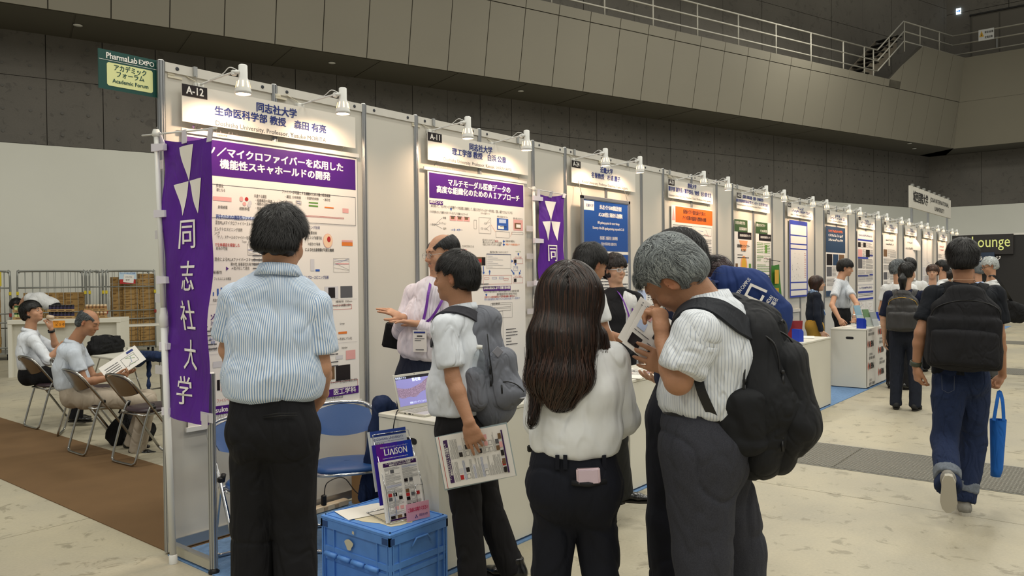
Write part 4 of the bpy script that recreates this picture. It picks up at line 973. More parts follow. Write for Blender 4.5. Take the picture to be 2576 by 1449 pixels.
for k in range(NB_):
    x0 = k*PER+(.095 if k == 0 else .080 if k == 1 else .045); x1 = x0+1.26 if k < 2 else x0+1.22
    t = wthing('booth_sign', 'white hanging booth sign with '+DESC[k], 'sign', ((x0+x1)/2, -.045, 2.47))
    m = MB(); m.bb((x0, -.052, 2.474), (x1, -.046, 2.690)); m.build('board', mat('sign_board', 'e2ddd3', .4), t)
    S = Sheet((0, -.0522, 0), XA, ZA)
    code, L = SIGNS[k] if k < len(SIGNS) else ('', None)
    if k < 9:
        S.rect(x0, 2.622, x0+.155, 2.690, BLKI)
        if code: S.text(code, x0+.078, 2.656, .062, WHT, .02, width=.105)
    if L:
        for body, a, b, cx, cy, sz, bo in L:
            pa = Wl(a, cy-(cx-a)*.21*1.0, -.053); pb = Wl(b, cy+(b-cx)*.21, -.053); pc = Wl(cx, cy, -.053)
            S.text(body, pc[0], pc[2], sz*.60, NAVY if bo else INKG, bo, width=(pb[0]-pa[0]))
    else:
        c = (x0+x1)/2
        scrib(S, c-.14, 2.625, c+.14, .05, NAVY, rnd); scrib(S, c-.42, 2.575, c+.46, .052, NAVY, rnd); scrib(S, c-.48, 2.515, c+.5, .028, INKG, rnd)
    S.build('lettering', t)
    for x in (x0+.10, x1-.10):
        m = MB(); m.tube([(x, -.046, 2.69), (x, -.018, HW-.012)], .0012, 5); m.tube([(x, -.049, 2.476), (x+.004, -.040, 2.462), (x-.004, -.03, 2.455), (x, -.02, 2.44)], .002, 5)
        hk = m.build('hanging_wire', M_STEEL, t)
        m = MB(); m.box((x, -.022, HW-.028), (.024, .012, .06), None, 0, .003); m.box((x, -.012, HW-.002), (.022, .03, .006)); m.build('hook', mat('hook_grey', '9a9c9c', .4), hk)

# ---------------- clip-on spotlights
M_LAMP = mat('lamp_white', 'dcdcd8', .35); M_BULB = mat('lamp_glow', 'fff0d8', .4, emit='ffdcae', es=14.); M_SLOT = mat('lamp_slot', 'ffd9a0', .5, emit='ffc98a', es=5.)
def lamp(name_lab, group=None):
    t = thing('spotlight', name_lab, 'lamp', (0, 0, 0), 0, group)      # origin: lamp mouth centre; wall is at +y
    m = MB()
    m.lathe([(0, .170), (.020, .170), (.025, .165), (.0255, .095), (.030, .085), (.046, .018), (.047, 0), (.043, .002), (.040, .015), (.026, .08), (0, .082)], (0, 0, 0), ZA, 24); m.build('shade', M_LAMP, t)
    m = MB()
    for i in range(8):
        a = 2*PI*i/8+.2; d = np.array([math.cos(a), math.sin(a), 0]); s_ = np.array([-math.sin(a), math.cos(a), 0])
        p0 = d*.0336+ZA*.075; p1 = d*.0420+ZA*.038
        m.add([p0-s_*.003, p0+s_*.003, p1+s_*.004, p1-s_*.004], [(0, 1, 2, 3)])
    m.build('vent_slot', M_SLOT, t)
    m = MB(); m.lathe([(0, .008), (.028, .008), (.039, .006), (.039, .02)], (0, 0, 0), ZA, 20); m.build('bulb', M_BULB, t)
    m = MB(); m.tube([(-.022, .0, .125), (-.052, .02, .120)], .012, 10); m.box((-.045, .02, .118), (.03, .022, .03), None, 0, .004); m.build('swivel', M_LAMP, t)
    m = MB(); m.tube(crv([(-.052, .02, .120), (-.075, .14, .105), (-.10, .285, .085)], 4), .006, 8); m.tube(crv([(-.03, .0, .13), (-.06, .04, .150), (-.07, .10, .12), (-.09, .2, .1)], 5), .0028, 6); m.build('arm', M_LAMP, t)
    m = MB(); m.box((-.105, .300, .075), (.055, .034, .035), None, 0, .004); m.box((-.105, .318, .06), (.02, .02, .05)); m.build('clamp', M_LAMP, t)
    m = MB(); m.tube(crv([(-.105, .30, .095), (-.15, .31, .115), (-.20, .32, .135), (-.25, .325, .125)], 5), .0032, 6); m.box((-.262, .325, .120), (.045, .022, .020), None, 0, .004); m.box((-.24, .325, .104), (.085, .026, .012)); m.build('plug', mat('cable_cream', 'cfc8b4', .5), t)
    return t
LX = [Wl(612, 235, -.32)[0], Wl(863, 292, -.32)[0], Wl(1177, 347, -.32)[0], Wl(1325, 378, -.32)[0], Wl(1523, 413, -.32)[0], Wl(1610, 434, -.32)[0]]
LZ = [Wl(612, 236, -.32)[2], Wl(863, 293, -.32)[2], Wl(1177, 347, -.32)[2], Wl(1325, 378, -.32)[2]]
ordn = ['first', 'second', 'third', 'fourth', 'fifth', 'sixth', 'seventh', 'eighth', 'ninth', 'tenth', 'eleventh', 'twelfth']
l0 = lamp('lamp'); lz = sum(LZ)/4
for k in range(NB_):
    for j in range(2):
        if k < 3: x = LX[k*2+j]
        else: x = k*PER+(.42, 1.12)[j]
        lab = 'lit white clip-on spotlight over the %s booth from the camera, %s of its pair' % (ordn[k], ('left', 'right')[j])
        o = l0 if (k == 0 and j == 0) else copy_tree(l0)
        put(o, (x, -.32, lz), .06*math.sin(k*3+j), lab, 'clip-on spotlights along the booth row')
        l = bpy.data.lights.new('spot', 'SPOT'); l.energy = 21; l.color = (1, .69, .45); l.spot_size = math.radians(140); l.spot_blend = .8; l.shadow_soft_size = .035
        lo = bpy.data.objects.new('spot', l); COL.objects.link(lo); lo.location = (x, -.32, lz-.004); lo.rotation_euler = (math.radians(30), 0, 0)

# ---------------- posters
def poster(lab, x0, z0, x1, z1, y=-.0225, paper=PAPER, warp=None, top=True, name='poster', cat='poster', th=.003):
    t = wthing(name, lab, cat, ((x0+x1)/2, y, z0)); m = MB(); m.bb((x0, y-th, z0), (x1, y, z1)); m.build('sheet', paper, t)
    return t, Sheet((0, y-th-.0002, 0), XA, ZA)
def px(S_y=-.016): return lambda x, y: (lambda p: (p[0], p[2]))(Wl(x, y, S_y))
Q = px()
def tl(S, body, xa, xb, yc, size, m=INK, bo=.008, k=2., cond=None):     # a line of print between two photo columns
    a = Wl(xa, yc, -.016); sl = .0; b = None
    # the line is level on the wall: find its right end at the same height
    lo, hi = xa, xb
    z = a[2]; p = CAM; best = None
    yb = yc
    for _ in range(30):
        q = Wl(xb, yb, -.016); yb += (q[2]-z)*380*5.7/np.linalg.norm(q-CAM)*.9
    q = Wl(xb, yb, -.016)
    S.text(body, (a[0]+q[0])/2, z, size, m, bo, width=q[0]-a[0], k=k)
def pl(S, xa, ya, xb, yb, m, k=1.): a = Q(xa, ya); b = Q(xb, yb); S.rect(a[0], b[1], b[0], a[1], m, k)
def lines(S, u0, v0, u1, v1, h, m, rnd, gap=1.9):
    v = v1-h
    while v > v0:
        u = u0; e = u0+(u1-u0)*(1 if rnd.random() < .7 else .4+.5*rnd.random())
        while u < e:
            w = min(e-u, h*(2+8*rnd.random())); S.rect(u, v-h*.30, u+w, v+h*.22, m, 1.6); u += w+h*.35
        v -= h*gap
C12 = lambda x, y: (380+x/1.958, 320+y/1.958)
t, S = poster('tall white research poster with purple title band, left of the striped-shirt man', .115, .70, 1.385, 2.425)
for z_ in (2.415, .682): m = MB(); m.bb((.10, -.034, z_), (1.40, -.022, z_+.026)); m.build('hanging_bar', M_WPLA, t)
S.text('同志社大学', .35, 2.428, .014, INKG, 0, k=14.)
ht = Q(883, 402)[1]; hb = Q(886, 478)[1]; S.rect(.135, hb, 1.372, ht, PURP)
S.line(.12, ht+.012, 1.38, ht+.012, .003, INK)
S.text('Doshisha University', .40, ht+.042, .048, mat('ink_faint', '8a8088', .6), 0, width=.36); 
for dx, dy, r_ in ((.175, 0, 0),):
    for a in (PI/2, PI/2+2*PI/3, PI/2+4*PI/3):
        c0 = (dx, ht+.046); S.poly([c0, (c0[0]+.024*math.cos(a-.42), c0[1]+.024*math.sin(a-.42)), (c0[0]+.024*math.cos(a+.42), c0[1]+.024*math.sin(a+.42))], PURP)
yl1 = Q(705, 404)[1]; yl2 = Q(689, 430)[1]
a1 = Q(495, 380)[0]; b1 = Q(860, 430)[0]; S.text('ナノ／マイクロファイバーを応用した', (a1+b1)/2, yl1, .060, WHT, .035, width=b1-a1)
a1 = Q(551, 400)[0]; b1 = Q(828, 450)[0]; S.text('機能性スキャホールドの開発', (a1+b1)/2, yl2, .060, WHT, .035, width=b1-a1)
def c12(body, xa, y, xb, sz, m=INK, bo=.008):
    a = C12(xa, y); b = C12(xb, y); tl(S, body, a[0], b[0], a[1], sz, m, bo)
for e in [('ファイバーが可能とする細胞のための微小環境構築', 640, 318, 878, .026, INK, .01), ('・構造, 分布制御', 655, 343, 733, .024), ('・表面特性制御', 757, 350, 820, .022), ('・適応性', 843, 358, 877, .022),
          ('共通する課題', 503, 340, 563, .026), ('・組織構造の再建', 510, 361, 592, .024), ('・細胞の分布と定着性', 510, 378, 613, .024), ('・使用条件への適合', 510, 400, 600, .024),
          ('創傷被覆', 325, 394, 372, .024), ('細胞移植', 430, 402, 480, .024), ('多様化', 315, 289, 352, .026), ('鍵となる', 318, 309, 360, .024),
          ('再生のための機能性ファイバー開発', 315, 442, 545, .034, NAVY, .012), ('混合PLLAマイクロファイバースキャホールド', 312, 470, 540, .028), ('エレクトロスピニング技術', 308, 502, 445, .026), ('ング', 308, 522, 335, .024),
          ('「ナノ」スケールのファイバーを容易に紡糸', 320, 541, 525, .026), ('で生体構造を模倣した', 310, 580, 432, .026, REDI, .012), ('紡糸が可能', 316, 598, 372, .025), ('Target', 443, 564, 466, .018, INKG, 0),
          ('混合によるPLLAファイバースキャホールド', 308, 652, 545, .028), ('親水性, 接着部位を有する分子', 388, 676, 528, .024), ('⇒粒子化して混合', 392, 696, 480, .024), ('接着性', 300, 716, 345, .024), ('▶', 365, 698, 378, .03, PURP),
          ('ニング技術', 770, 494, 827, .026, NAVY), ('被覆技術', 770, 521, 812, .025), ('によらず被覆可能', 768, 545, 836, .025), ('の組合せが容易', 768, 576, 828, .025), ('による吐出量制御が可能な機構', 755, 604, 895, .027, INK, .012),
          ('したポータブルブロースピニング技術', 690, 742, 870, .027, NAVY, .01), ('バー(200~500 nm)による被覆に成功', 842, 882, 978, .024), ('繊維径: 350nm', 905, 860, 985, .018), ('バー形状にゲル化', 905, 1046, 985, .023), ('を実現', 870, 1072, 902, .023),
          ('フィルムによる検証', 305, 748, 390, .022), ('表面の粘弾性', 300, 854, 345, .022), ('ン酸', 290, 938, 322, .045, PURP, .03), ('封入', 290, 968, 315, .032, NAVY), ('骨に', 286, 998, 312, .028), ('布の制御', 282, 1046, 335, .026, BLUI), ('重要', 290, 1064, 310, .026, BLUI),
          ('封入ゲルファイバー', 280, 1096, 355, .028), ('Injection', 935, 1086, 962, .022), ('Syringe', 925, 968, 948, .018), ('細胞生存率 96.7%', 905, 1248, 975, .022), ('混合ゲルファイバー注入技術の開発に成功', 842, 1266, 1010, .026),
          ('TEL:0774-65-6223', 838, 1340, 940, .034, INK, 0), ('リエゾンオフィス', 320, 1424, 420, .040, INK, 0), ('ファイバーに', 320, 1350, 385, .030, REDI, 0)]:
    c12(e[0], e[1], e[2], e[3], e[4]*.92, *(e[5:]))
for a, b, c, d, m_ in ((315, 432, 545, 458, LBLU), (300, 340, 392, 368, PNK), (772, 368, 818, 378, GRNI), (772, 383, 818, 394, GRNI), (850, 392, 895, 402, ORGI), (938, 400, 968, 424, PNK), (850, 785, 918, 842, LGRY), (868, 790, 902, 840, BLKI), (928, 783, 987, 838, INKG), (905, 1175, 977, 1240, BLKI), (830, 1180, 900, 1240, BRWI), (935, 556, 988, 566, PNK), (935, 566, 988, 586, ORGI), (780, 650, 800, 708, LGRY), (805, 700, 826, 710, BLUI), (300, 812, 306, 830, BLUI), (320, 795, 329, 830, BLUI), (338, 790, 346, 830, BLUI), (918, 1008, 960, 1016, ORGI), (905, 1125, 940, 1140, LGRY), (955, 1100, 1002, 1140, PNK), (300, 1155, 350, 1180, LGRY), (905, 670, 970, 676, PNK), (320, 1245, 335, 1295, BLKI), (340, 1245, 380, 1295, PNK)):
    pl(S, *C12(a, b), *C12(c, d), m_)
rd = random.Random(2)
for q in ((.13, 1.985, 1.37, 2.135), (.13, .80, 1.37, .80)):
    if q[3] > q[1]+.01: S.frame(q[0], q[1]-.05, q[2], q[3], .0025, INKG)
for a, b, c, d in ((836, 872, 984, 892), (838, 1256, 1014, 1278), (735, 425, 945, 450)):
    p = Q(*C12(a, b)); q = Q(*C12(c, d)); S.frame(p[0], q[1]-.004, q[0], p[1]-.01, .0022, REDI)
for (a, b, c, d) in ((660, 365, 692, 385), (708, 362, 735, 385), (470, 575, 530, 632), (893, 645, 972, 715)):
    p = Q(*C12(a, b)); q = Q(*C12(c, d)); S.frame(p[0], q[1], q[0], p[1], .0015, INKG)
    for i in range(5): S.line(p[0]+.004, q[1]+(p[1]-q[1])*rd.random(), q[0]-.004, q[1]+(p[1]-q[1])*rd.random(), .0015, BLUI if i % 2 else INKG)
for a, b in ((440, 357), (466, 355), (483, 372), (455, 378), (478, 385), (440, 352)): p = Q(*C12(a, b)); S.disc(p[0], p[1], .012, .012, [PNK, REDI, YELI, LGRY, BLUI][a % 5])
p = Q(*C12(866, 560)); S.disc(p[0], p[1], .040, .050, PNK); S.disc(p[0], p[1], .037, .047, mat('print_skin', 'e9c8a8', .5), 1.5); S.disc(p[0]+.008, p[1]+.01, .015, .02, REDI, 2.)
for zz, (u0, u1) in ((1.93, (.13, 1.37)), (1.42, (.13, 1.37)), (1.12, (.13, 1.37))): S.line(u0, zz, u1, zz, .002, LGRY)
for (u0, v0, u1, v1) in ((.80, 1.33, 1.0, 1.40), (.5, 1.15, .95, 1.30), (.85, .95, 1.2, 1.06), (.5, .85, .9, 1.08), (.55, 1.50, .80, 1.86), (.16, 1.15, .30, 1.3)): lines(S, u0, v0, u1, v1, .014, INKG, rd)
fb = Q(886+17, 978); S.rect(.13, Q(895, 988)[1], 1.375, Q(893, 970)[1], PURP); zf = (Q(895, 988)[1]+Q(893, 970)[1])/2
S.text('同志社大学　生命医科学部　医工学科', .93, zf, .044, WHT, .02, width=.84); S.text('Yusuke', .30, zf, .044, WHT, .02, width=.13)
S.build('print', t)

# second poster, A-11
C11 = lambda x, y: (1040+x/2.841, 270+y/2.841)
t, S = poster('white research poster with purple title band behind the bald man and grey backpack', 2.085, .50, 3.30, 2.40)
for z_ in (2.40, .484): m = MB(); m.bb((2.04, -.034, z_), (3.33, -.022, z_+.024)); m.build('hanging_bar', M_WPLA, t)
ht = Q(1316, 467)[1]; hb = Q(1317, 522)[1]; S.rect(2.10, hb, 3.285, ht, PURP)
S.text('Doshisha University', 2.36, ht+.046, .046, mat('ink_faint', '8a8088', .6), 0, width=.33)
a1 = Q(1125, 458)[0]; b1 = Q(1281, 482)[0]; S.text('マルチモーダル医療データの', (a1+b1)/2, Q(1203, 470)[1], .060, WHT, .035, width=b1-a1)
a1 = Q(1096, 470)[0]; b1 = Q(1304, 502)[0]; S.text('高度な組織化のためのＡＩアプローチ', (a1+b1)/2, Q(1200, 489)[1], .060, WHT, .035, width=b1-a1)
def c11(body, xa, y, xb, sz, m=INK, bo=.008):
    a = C11(xa, y); b = C11(xb, y); tl(S, body, a[0], b[0], a[1], sz, m, bo)
def p11(a, b, c, d, m_): p = Q(*C11(a, b)); q = Q(*C11(c, d)); S.rect(p[0], min(p[1], q[1]), q[0], max(p[1], q[1]), m_)
def f11(a, b, c, d, m_, w=.002): p = Q(*C11(a, b)); q = Q(*C11(c, d)); S.frame(p[0], min(p[1], q[1]), q[0], max(p[1], q[1]), w, m_)
def l11(a, b, c, d, m_, w=.002): p = Q(*C11(a, b)); q = Q(*C11(c, d)); S.line(p[0], p[1], q[0], q[1], w, m_)
p11(108, 662, 205, 700, PURP); S_ = S
for e in [('研究のビジョン', 112, 674, 202, .034, WHT, .02), ('AIを用いて、マルチモーダル医療データを高度に組織化して、異なるモダリティのデータを統合、変換、補完できるようにする', 118, 704, 700, .030, INK, .008),
          ('1つの対象に対して複数のモダリティを介して収集されたデータ', 110, 746, 380, .024), ('映像', 205, 791, 227, .022), ('キャプション', 178, 829, 227, .022), ('音声', 207, 868, 228, .022), ('リンパ節の検証', 113, 838, 148, .022),
          ('マルチモーダル医療データベース', 475, 758, 538, .020), ('眼内: 多視点モダリティ', 592, 782, 668, .020), ('眼外: 個人とモダリティ', 708, 795, 776, .020),
          ('・異なるモダリティからのデータを', 485, 948, 575, .022), ('統合', 577, 957, 600, .022, REDI, .01), ('医療診断の精度向上', 652, 957, 720, .022), ('・異なるモダリティ間でのデータの変換', 485, 965, 626, .022), ('・欠損したモダリティのデータの補完', 485, 981, 620, .022), ('多様なデータの検索 高度なケア', 652, 980, 752, .022, ORGI, .01),
          ('検証内容 & 文章レベルのタイムスタンプ', 540, 1034, 670, .022), ('マルチモーダル化', 722, 1031, 762, .016, GRNI), ('ステップ分割', 717, 1073, 765, .018, REDI), ('ステップ統合', 717, 1209, 765, .018, REDI), ('ステップ指示', 712, 1147, 738, .018, BLUI),
          ('意味的な類似性に基づく医療文書の検索', 497, 1294, 684, .030, WHT, .02), ('Web上の大量の文献を用いて学習された言語モデルにより医療文献を検索', 500, 1320, 748, .022), ('意味の類似度の高さが違った取り出しできない', 590, 1340, 732, .022),
          ('定義されている症例の類似性によって医学文献を組織化・検索できる！', 502, 1358, 716, .022, REDI, .01), ('限られた量の医療文献しか利用できない⇒人工的な文を生成してデータ量を増やす', 502, 1375, 754, .022, BLUI, .008), ('… その中で行われている', 330, 993, 425, .024),
          ('医療文書検索', 555, 1405, 610, .02)]:
    if e[0] == '意味的な類似性に基づく医療文書の検索': p11(493, 1280, 688, 1308, PURP)
    c11(e[0], e[1], e[2], e[3], e[4]*.92, *(e[5:]))
for i in range(3): p11(253+i*49, 775+i*3, 298+i*49, 812+i*3, PNK); p11(262+i*49, 780+i*3, 286+i*49, 800+i*3, BRWI); p11(258+i*49, 776+i*3, 292+i*49, 784+i*3, INKG)
p11(590, 792, 672, 880, BLUI); p11(605, 800, 655, 830, LBLU); p11(598, 846, 640, 872, WHT); p11(612, 850, 660, 858, BLKI); p11(708, 802, 776, 884, PNK); p11(716, 826, 762, 872, BRWI); p11(728, 836, 760, 862, WHT)
p11(444, 1070, 508, 1130, BRWI); p11(482, 1072, 508, 1130, BLKI); p11(455, 1085, 480, 1108, REDI); p11(330, 1012, 374, 1050, PNK); p11(346, 1016, 362, 1040, REDI)
for y in (790, 868): l11(148, 838, 200, y, INKG)
l11(148, 838, 176, 836, INKG)
for i in range(7): p11(262+i*11, 874-(i % 3)*3, 267+i*11, 878+(i % 3)*3, BLUI)
for a in ((320, 874, 345, 877), (516, 1050, 691, 1052)): p11(*a, NAVY)
f11(460, 785, 548, 905, INKG); f11(582, 885, 680, 935, INKG); f11(695, 890, 778, 912, INKG); f11(515, 1046, 691, 1152, INKG); f11(709, 1080, 775, 1118, REDI); f11(708, 1135, 740, 1168, BLUI); f11(706, 1215, 775, 1255, REDI); f11(492, 1200, 697, 1262, REDI); f11(546, 1400, 700, 1500, INKG); f11(590, 1330, 734, 1349, INKG); f11(425, 805, 445, 870, INKG)
f11(555, 1412, 690, 1424, INKG); f11(555, 1440, 690, 1450, INKG)
for (a, b) in ((500, 1215), (555, 1213), (605, 1212), (638, 1222)): f11(a, b, a+34, b+14, BLUI if a % 2 else REDI)
for (a, b) in ((712, 1088), (712, 1224)): p11(a, b, a+18, b+24, BLKI)
for i in range(7): l11(522, 1060+i*13, 560+(i*37) % 110, 1063+i*13, LGRY, .004)
def arr(S, a, b, c, d, m_):
    p = np.array(Q(*C11(a, b))); q = np.array(Q(*C11(c, d))); e = q-p; L_ = np.linalg.norm(e); e /= L_; n = np.array([-e[1], e[0]])
    S.line(p[0], p[1], *(q-e*.02), .008, m_); S.poly([tuple(q), tuple(q-e*.022+n*.014), tuple(q-e*.022-n*.014)], m_)
for a in ((262, 722, 263, 742), (743, 1040, 744, 1062), (493, 1135, 496, 1195), (538, 1196, 538, 1160), (724, 1122, 724, 1133), (692, 1160, 716, 1196), (760, 1163, 748, 1197), (693, 1098, 706, 1100), (514, 1332, 515, 1352), (632, 957, 648, 959), (632, 980, 648, 982)): arr(S, *a, BLUI)
for (a, b) in ((500, 830), (500, 868), (476, 866)): f11(a, b-6, a+16, b+6, INKG)
for (a, b, c, d) in ((516, 828, 538, 800), (516, 830, 538, 822), (516, 866, 538, 845), (516, 868, 536, 885), (548, 840, 580, 890), (684, 925, 700, 895)): l11(a, b, c, d, INKG if a < 540 else ORGI)
for q in ((3.02, .95, 3.18, 1.12), (2.62, 1.02, 2.95, 1.16), (2.62, .80, 2.95, .98), (2.2, 1.7, 2.5, 1.82), (2.62, 1.46, 2.9, 1.52)): lines(S, *q, .014, INKG, rd)
S.frame(2.64, 1.0, 2.94, 1.24, .003, BLUI); S.frame(2.60, .72, 2.98, 1.27, .002, INKG)
S.rect(2.10, .56, 3.285, .612, PURP); S.text('インテリジェント情報工学科', 2.95, .586, .042, WHT, .02)
S.build('print', t)

# A-24: blue poster in a silver snap frame
x0, z1 = Wl(1462, 492, -.1)[0], Wl(1462, 490, -.1)[2]; x1 = Wl(1584, 512, -.1)[0]
t = wthing('framed_poster', 'blue-headed poster in a silver frame hung by wires behind the seated student heads', 'poster', ((x0+x1)/2, -.09, .9))
zb1 = .95; m = MB()
for a, b, c, d in ((x0, zb1, x0+.035, z1), (x1-.035, zb1, x1, z1), (x0, z1-.035, x1, z1), (x0, zb1, x1, zb1+.035)): m.bb((a, -.110, b), (c, -.085, d), 0, .004)
m.build('frame', mat('snap_silver', 'a7abb3', .3, .8), t); m = MB(); m.bb((x0+.03, -.098, zb1+.03), (x1-.03, -.088, z1-.03)); m.build('sheet', PAPER, t)
S = Sheet((0, -.0985, 0), XA, ZA); B1 = mat('print_blue', '234c94', .25); zz = z1-.04; w = x1-x0
S.rect(x0+.04, zz-.50, x1-.04, zz, B1); S.rect(x0+.04, zz-.62, x1-.04, zz-.53, B1); S.rect(x0+.045, zz-.10, x0+.23, zz-.01, PAPER, 1.5); S.text('近畿大学', x0+.15, zz-.055, .035, NAVY, .01, k=2.5)
c = (x0+x1)/2+.08; S.text('がん化シグナルERK経路活性化剤', c, zz-.06, .05, WHT, .02, width=.42); S.text('ACA-28の発見と革新的がん治療戦略', c, zz-.135, .05, WHT, .02, width=.46); c -= .04
S.text('ERK pathway agonism for cancer therapy', c, zz-.215, .038, WHT, .01, width=.42); S.text('Discovery of the ERK signaling-activating compound ACA-28', c, zz-.27, .038, WHT, .01, width=.60)
S.text('杉浦 麗子, 佐藤 亮介, 高崎 輝恒', c, zz-.37, .04, WHT, .01, width=.34); S.text('近畿大学薬学部 創薬科学科', c, zz-.43, .035, WHT, 0, width=.3); S.text('背景', c, zz-.575, .04, WHT, .02)
lines(S, x0+.05, zz-1.0, x1-.05, zz-.66, .020, INKG, rd, 1.6); S.rect(x0+.04, zz-1.13, x0+w/2-.01, zz-1.04, B1); S.rect(x0+w/2+.01, zz-1.13, x1-.04, zz-1.04, B1)
lines(S, x0+.05, zz-1.35, x0+w/2-.02, zz-1.15, .014, INKG, rd); lines(S, x0+w/2+.02, zz-1.35, x1-.05, zz-1.15, .014, BLUI, rd)
S.build('print', t); m = MB()
for x in (x0+.02, x1-.04): m.tube([(x, -.095, z1), (x+.01, -.06, z1+.10), (x, -.02, z1+.3)], .0025, 5)
m.build('hanging_wire', M_STEEL, t)
# loosely filled research sheets further along
def lay(S, x0, z0, x1, z1, sd, col=INKG, dens=1.):
    r = random.Random(sd); z = z1
    while z > z0+.05:
        h = min(z-z0, .10+.16*r.random()); n = r.choice((1, 2, 2, 3)); w = (x1-x0)/n
        for i in range(n):
            a, b = x0+i*w+.012, x0+(i+1)*w-.012; q = r.random()
            if q < .5: lines(S, a, z-h+.01, b, z, .013, col, r, 1.8)
            elif q < .8:
                S.rect(a, z-h+.02, a+(b-a)*.55, z-.01, r.choice([LGRY, LBLU, PNK, BLKI, BRWI, INKG])); lines(S, a+(b-a)*.6, z-h+.02, b, z, .012, col, r)
            else:
                S.frame(a, z-h+.02, b, z-.01, .003, col)
                for _ in range(5): S.line(a+(b-a)*r.random(), z-h*r.random()*.8-.02, a+(b-a)*r.random(), z-h*r.random()*.8-.02, .003, r.choice([BLUI, REDI, INKG, GRNI]))
        z -= h+.015
x0, x1 = 3*PER+.17, 3*PER+1.30
t, S = poster('white research poster with orange title band, fourth booth', x0, 1.0, x1, 2.40); OR = mat('print_orange', 'd2621c', .5)
S.rect(x0+.10, 2.20, x1, 2.39, OR); S.poly([(x0+.01, 2.22), (x0+.05, 2.38), (x0+.09, 2.22)], PNK)
S.text('膜透過ペプチド固定化高分子を用いた', (x0+x1)/2+.05, 2.335, .055, INK, .02, width=.62); S.text('バイオ医薬の粘膜投与型製剤の創製', (x0+x1)/2+.05, 2.26, .055, INK, .02, width=.66)
lay(S, x0+.02, 1.02, x1-.02, 2.18, 3); S.build('print', t)
t, S = poster('small sheet with a blue building photograph on the wall beyond the silver frame', 5.30, .62, 5.74, 1.42)
S.rect(5.31, 1.05, 5.50, 1.40, LBLU); S.rect(5.33, 1.08, 5.48, 1.22, INKG); lay(S, 5.52, .70, 5.73, 1.40, 8); S.rect(5.31, .64, 5.73, .67, NAVY); S.build('print', t)
GD = mat('print_dark_green', '33502c', .5)
x0 = 4*PER+.02
for i, (lab, a) in enumerate((('tall white leaflet poster with dark green header and pale hands picture', x0), ('tall white leaflet poster with dark green header and green plants', x0+.76))):
    b = a+.60; t, S = poster(lab, a, 1.50 if i == 0 else 1.53, b, 2.335, top=False)
    S.rect(a+.0, 2.16, a+.46, 2.33, GD); S.rect(a+.12, 2.06, a+.60, 2.16, BLKI); S.text(('大切な命を守る', '植物エキスライブラリー')[i], a+.20, 2.28, .05, WHT, .01, width=.34); S.text(('国立医薬基盤研究所', 'その利用')[i], a+.30, 2.20, .045, WHT, .01, width=.26)
    S.text('薬用植物資源研究センター', a+.38, 2.11, .04, WHT, .01, width=.40)
    if i == 0:
        PE = mat('print_peach', 'e8a070', .5)
        S.poly([(a+.16, 2.04), (a+.46, 2.04), (a+.40, 1.90), (a+.24, 1.90)], PE); S.text('試験用植物エキスライブラリー', a+.31, 1.96, .05, INK, .02, width=.44); S.text('のご紹介', a+.31, 1.90, .045, INK, .02)
        S.disc(a+.32, 1.69, .12, .14, PE); S.poly([(a+.21, 1.68), (a+.43, 1.68), (a+.38, 1.55), (a+.28, 1.55)], PE); S.disc(a+.32, 1.70, .08, .10, YELI, 1.5)
        for (c, d) in ((.03, 1.66), (.03, 1.58), (.50, 1.66), (.50, 1.58)): S.rect(a+c, d, a+c+.08, d+.06, BRWI if c < .1 else GRNI)
        lines(S, a+.1, 1.80, a+.5, 1.86, .02, INK, rd)
    else:
        lay(S, a+.03, 1.58, b-.03, 2.04, 12, GRNI); S.rect(a+.36, 1.88, a+.44, 2.0, GRNI)
    S.rect(a+.02, 1.51 if i == 0 else 1.545, b-.02, 1.525 if i == 0 else 1.56, GD); S.build('print', t)
BV = mat('print_violet_blue', '2b3c9c', .45)
x0 = 5*PER+.19; x1 = x0+.86; t, S = poster('narrow poster with thick violet-blue border, sixth booth', x0, 1.19, x1, 2.43)
S.rect(x0, 1.19, x1, 2.43, BV)
for a, b in ((2.20, 2.36), (2.06, 2.18), (1.98, 2.04), (1.44, 1.96), (1.32, 1.42), (1.22, 1.30)): S.rect(x0+.05, a, x1-.05, b, PAPER, 2.); 
for a, b in ((2.08, 2.16), (1.99, 2.03), (1.33, 1.41), (1.23, 1.29)): lines(S, x0+.08, a, x1-.08, b, .02, NAVY, rd, 1.6)
rr_ = random.Random(9)
for i in range(24): u = x0+.1+rr_.random()*.5; v = 1.47+rr_.random()*.44; S.line(u, v, u+.05*(rr_.random()-.5), v+.05*(rr_.random()-.5), .005, INKG, 3.)
lines(S, x1-.16, 1.5, x1-.08, 1.92, .016, REDI, rd); S.build('print', t)
NVY = mat('print_dark_navy', '27405e', .4)
far = [(6, 'navy-headed poster with small colour panels, seventh booth', .05, 1.16, 1.22, 2.42), (7, 'white poster with blue bars, upper sheet of a double poster', .06, .62, 1.24, 2.42), (8, 'white poster with fine print and dark figures, ninth booth', .05, .90, 1.25, 2.42),
       (9, 'pale poster sheet with a torn curling corner', .05, .95, 1.20, 2.42), (10, 'pair of pale print sheets, eleventh booth', .05, 1.2, 1.20, 2.42), (11, 'white poster with small black figures at the far end of the row', .05, 1.2, 1.20, 2.42)]
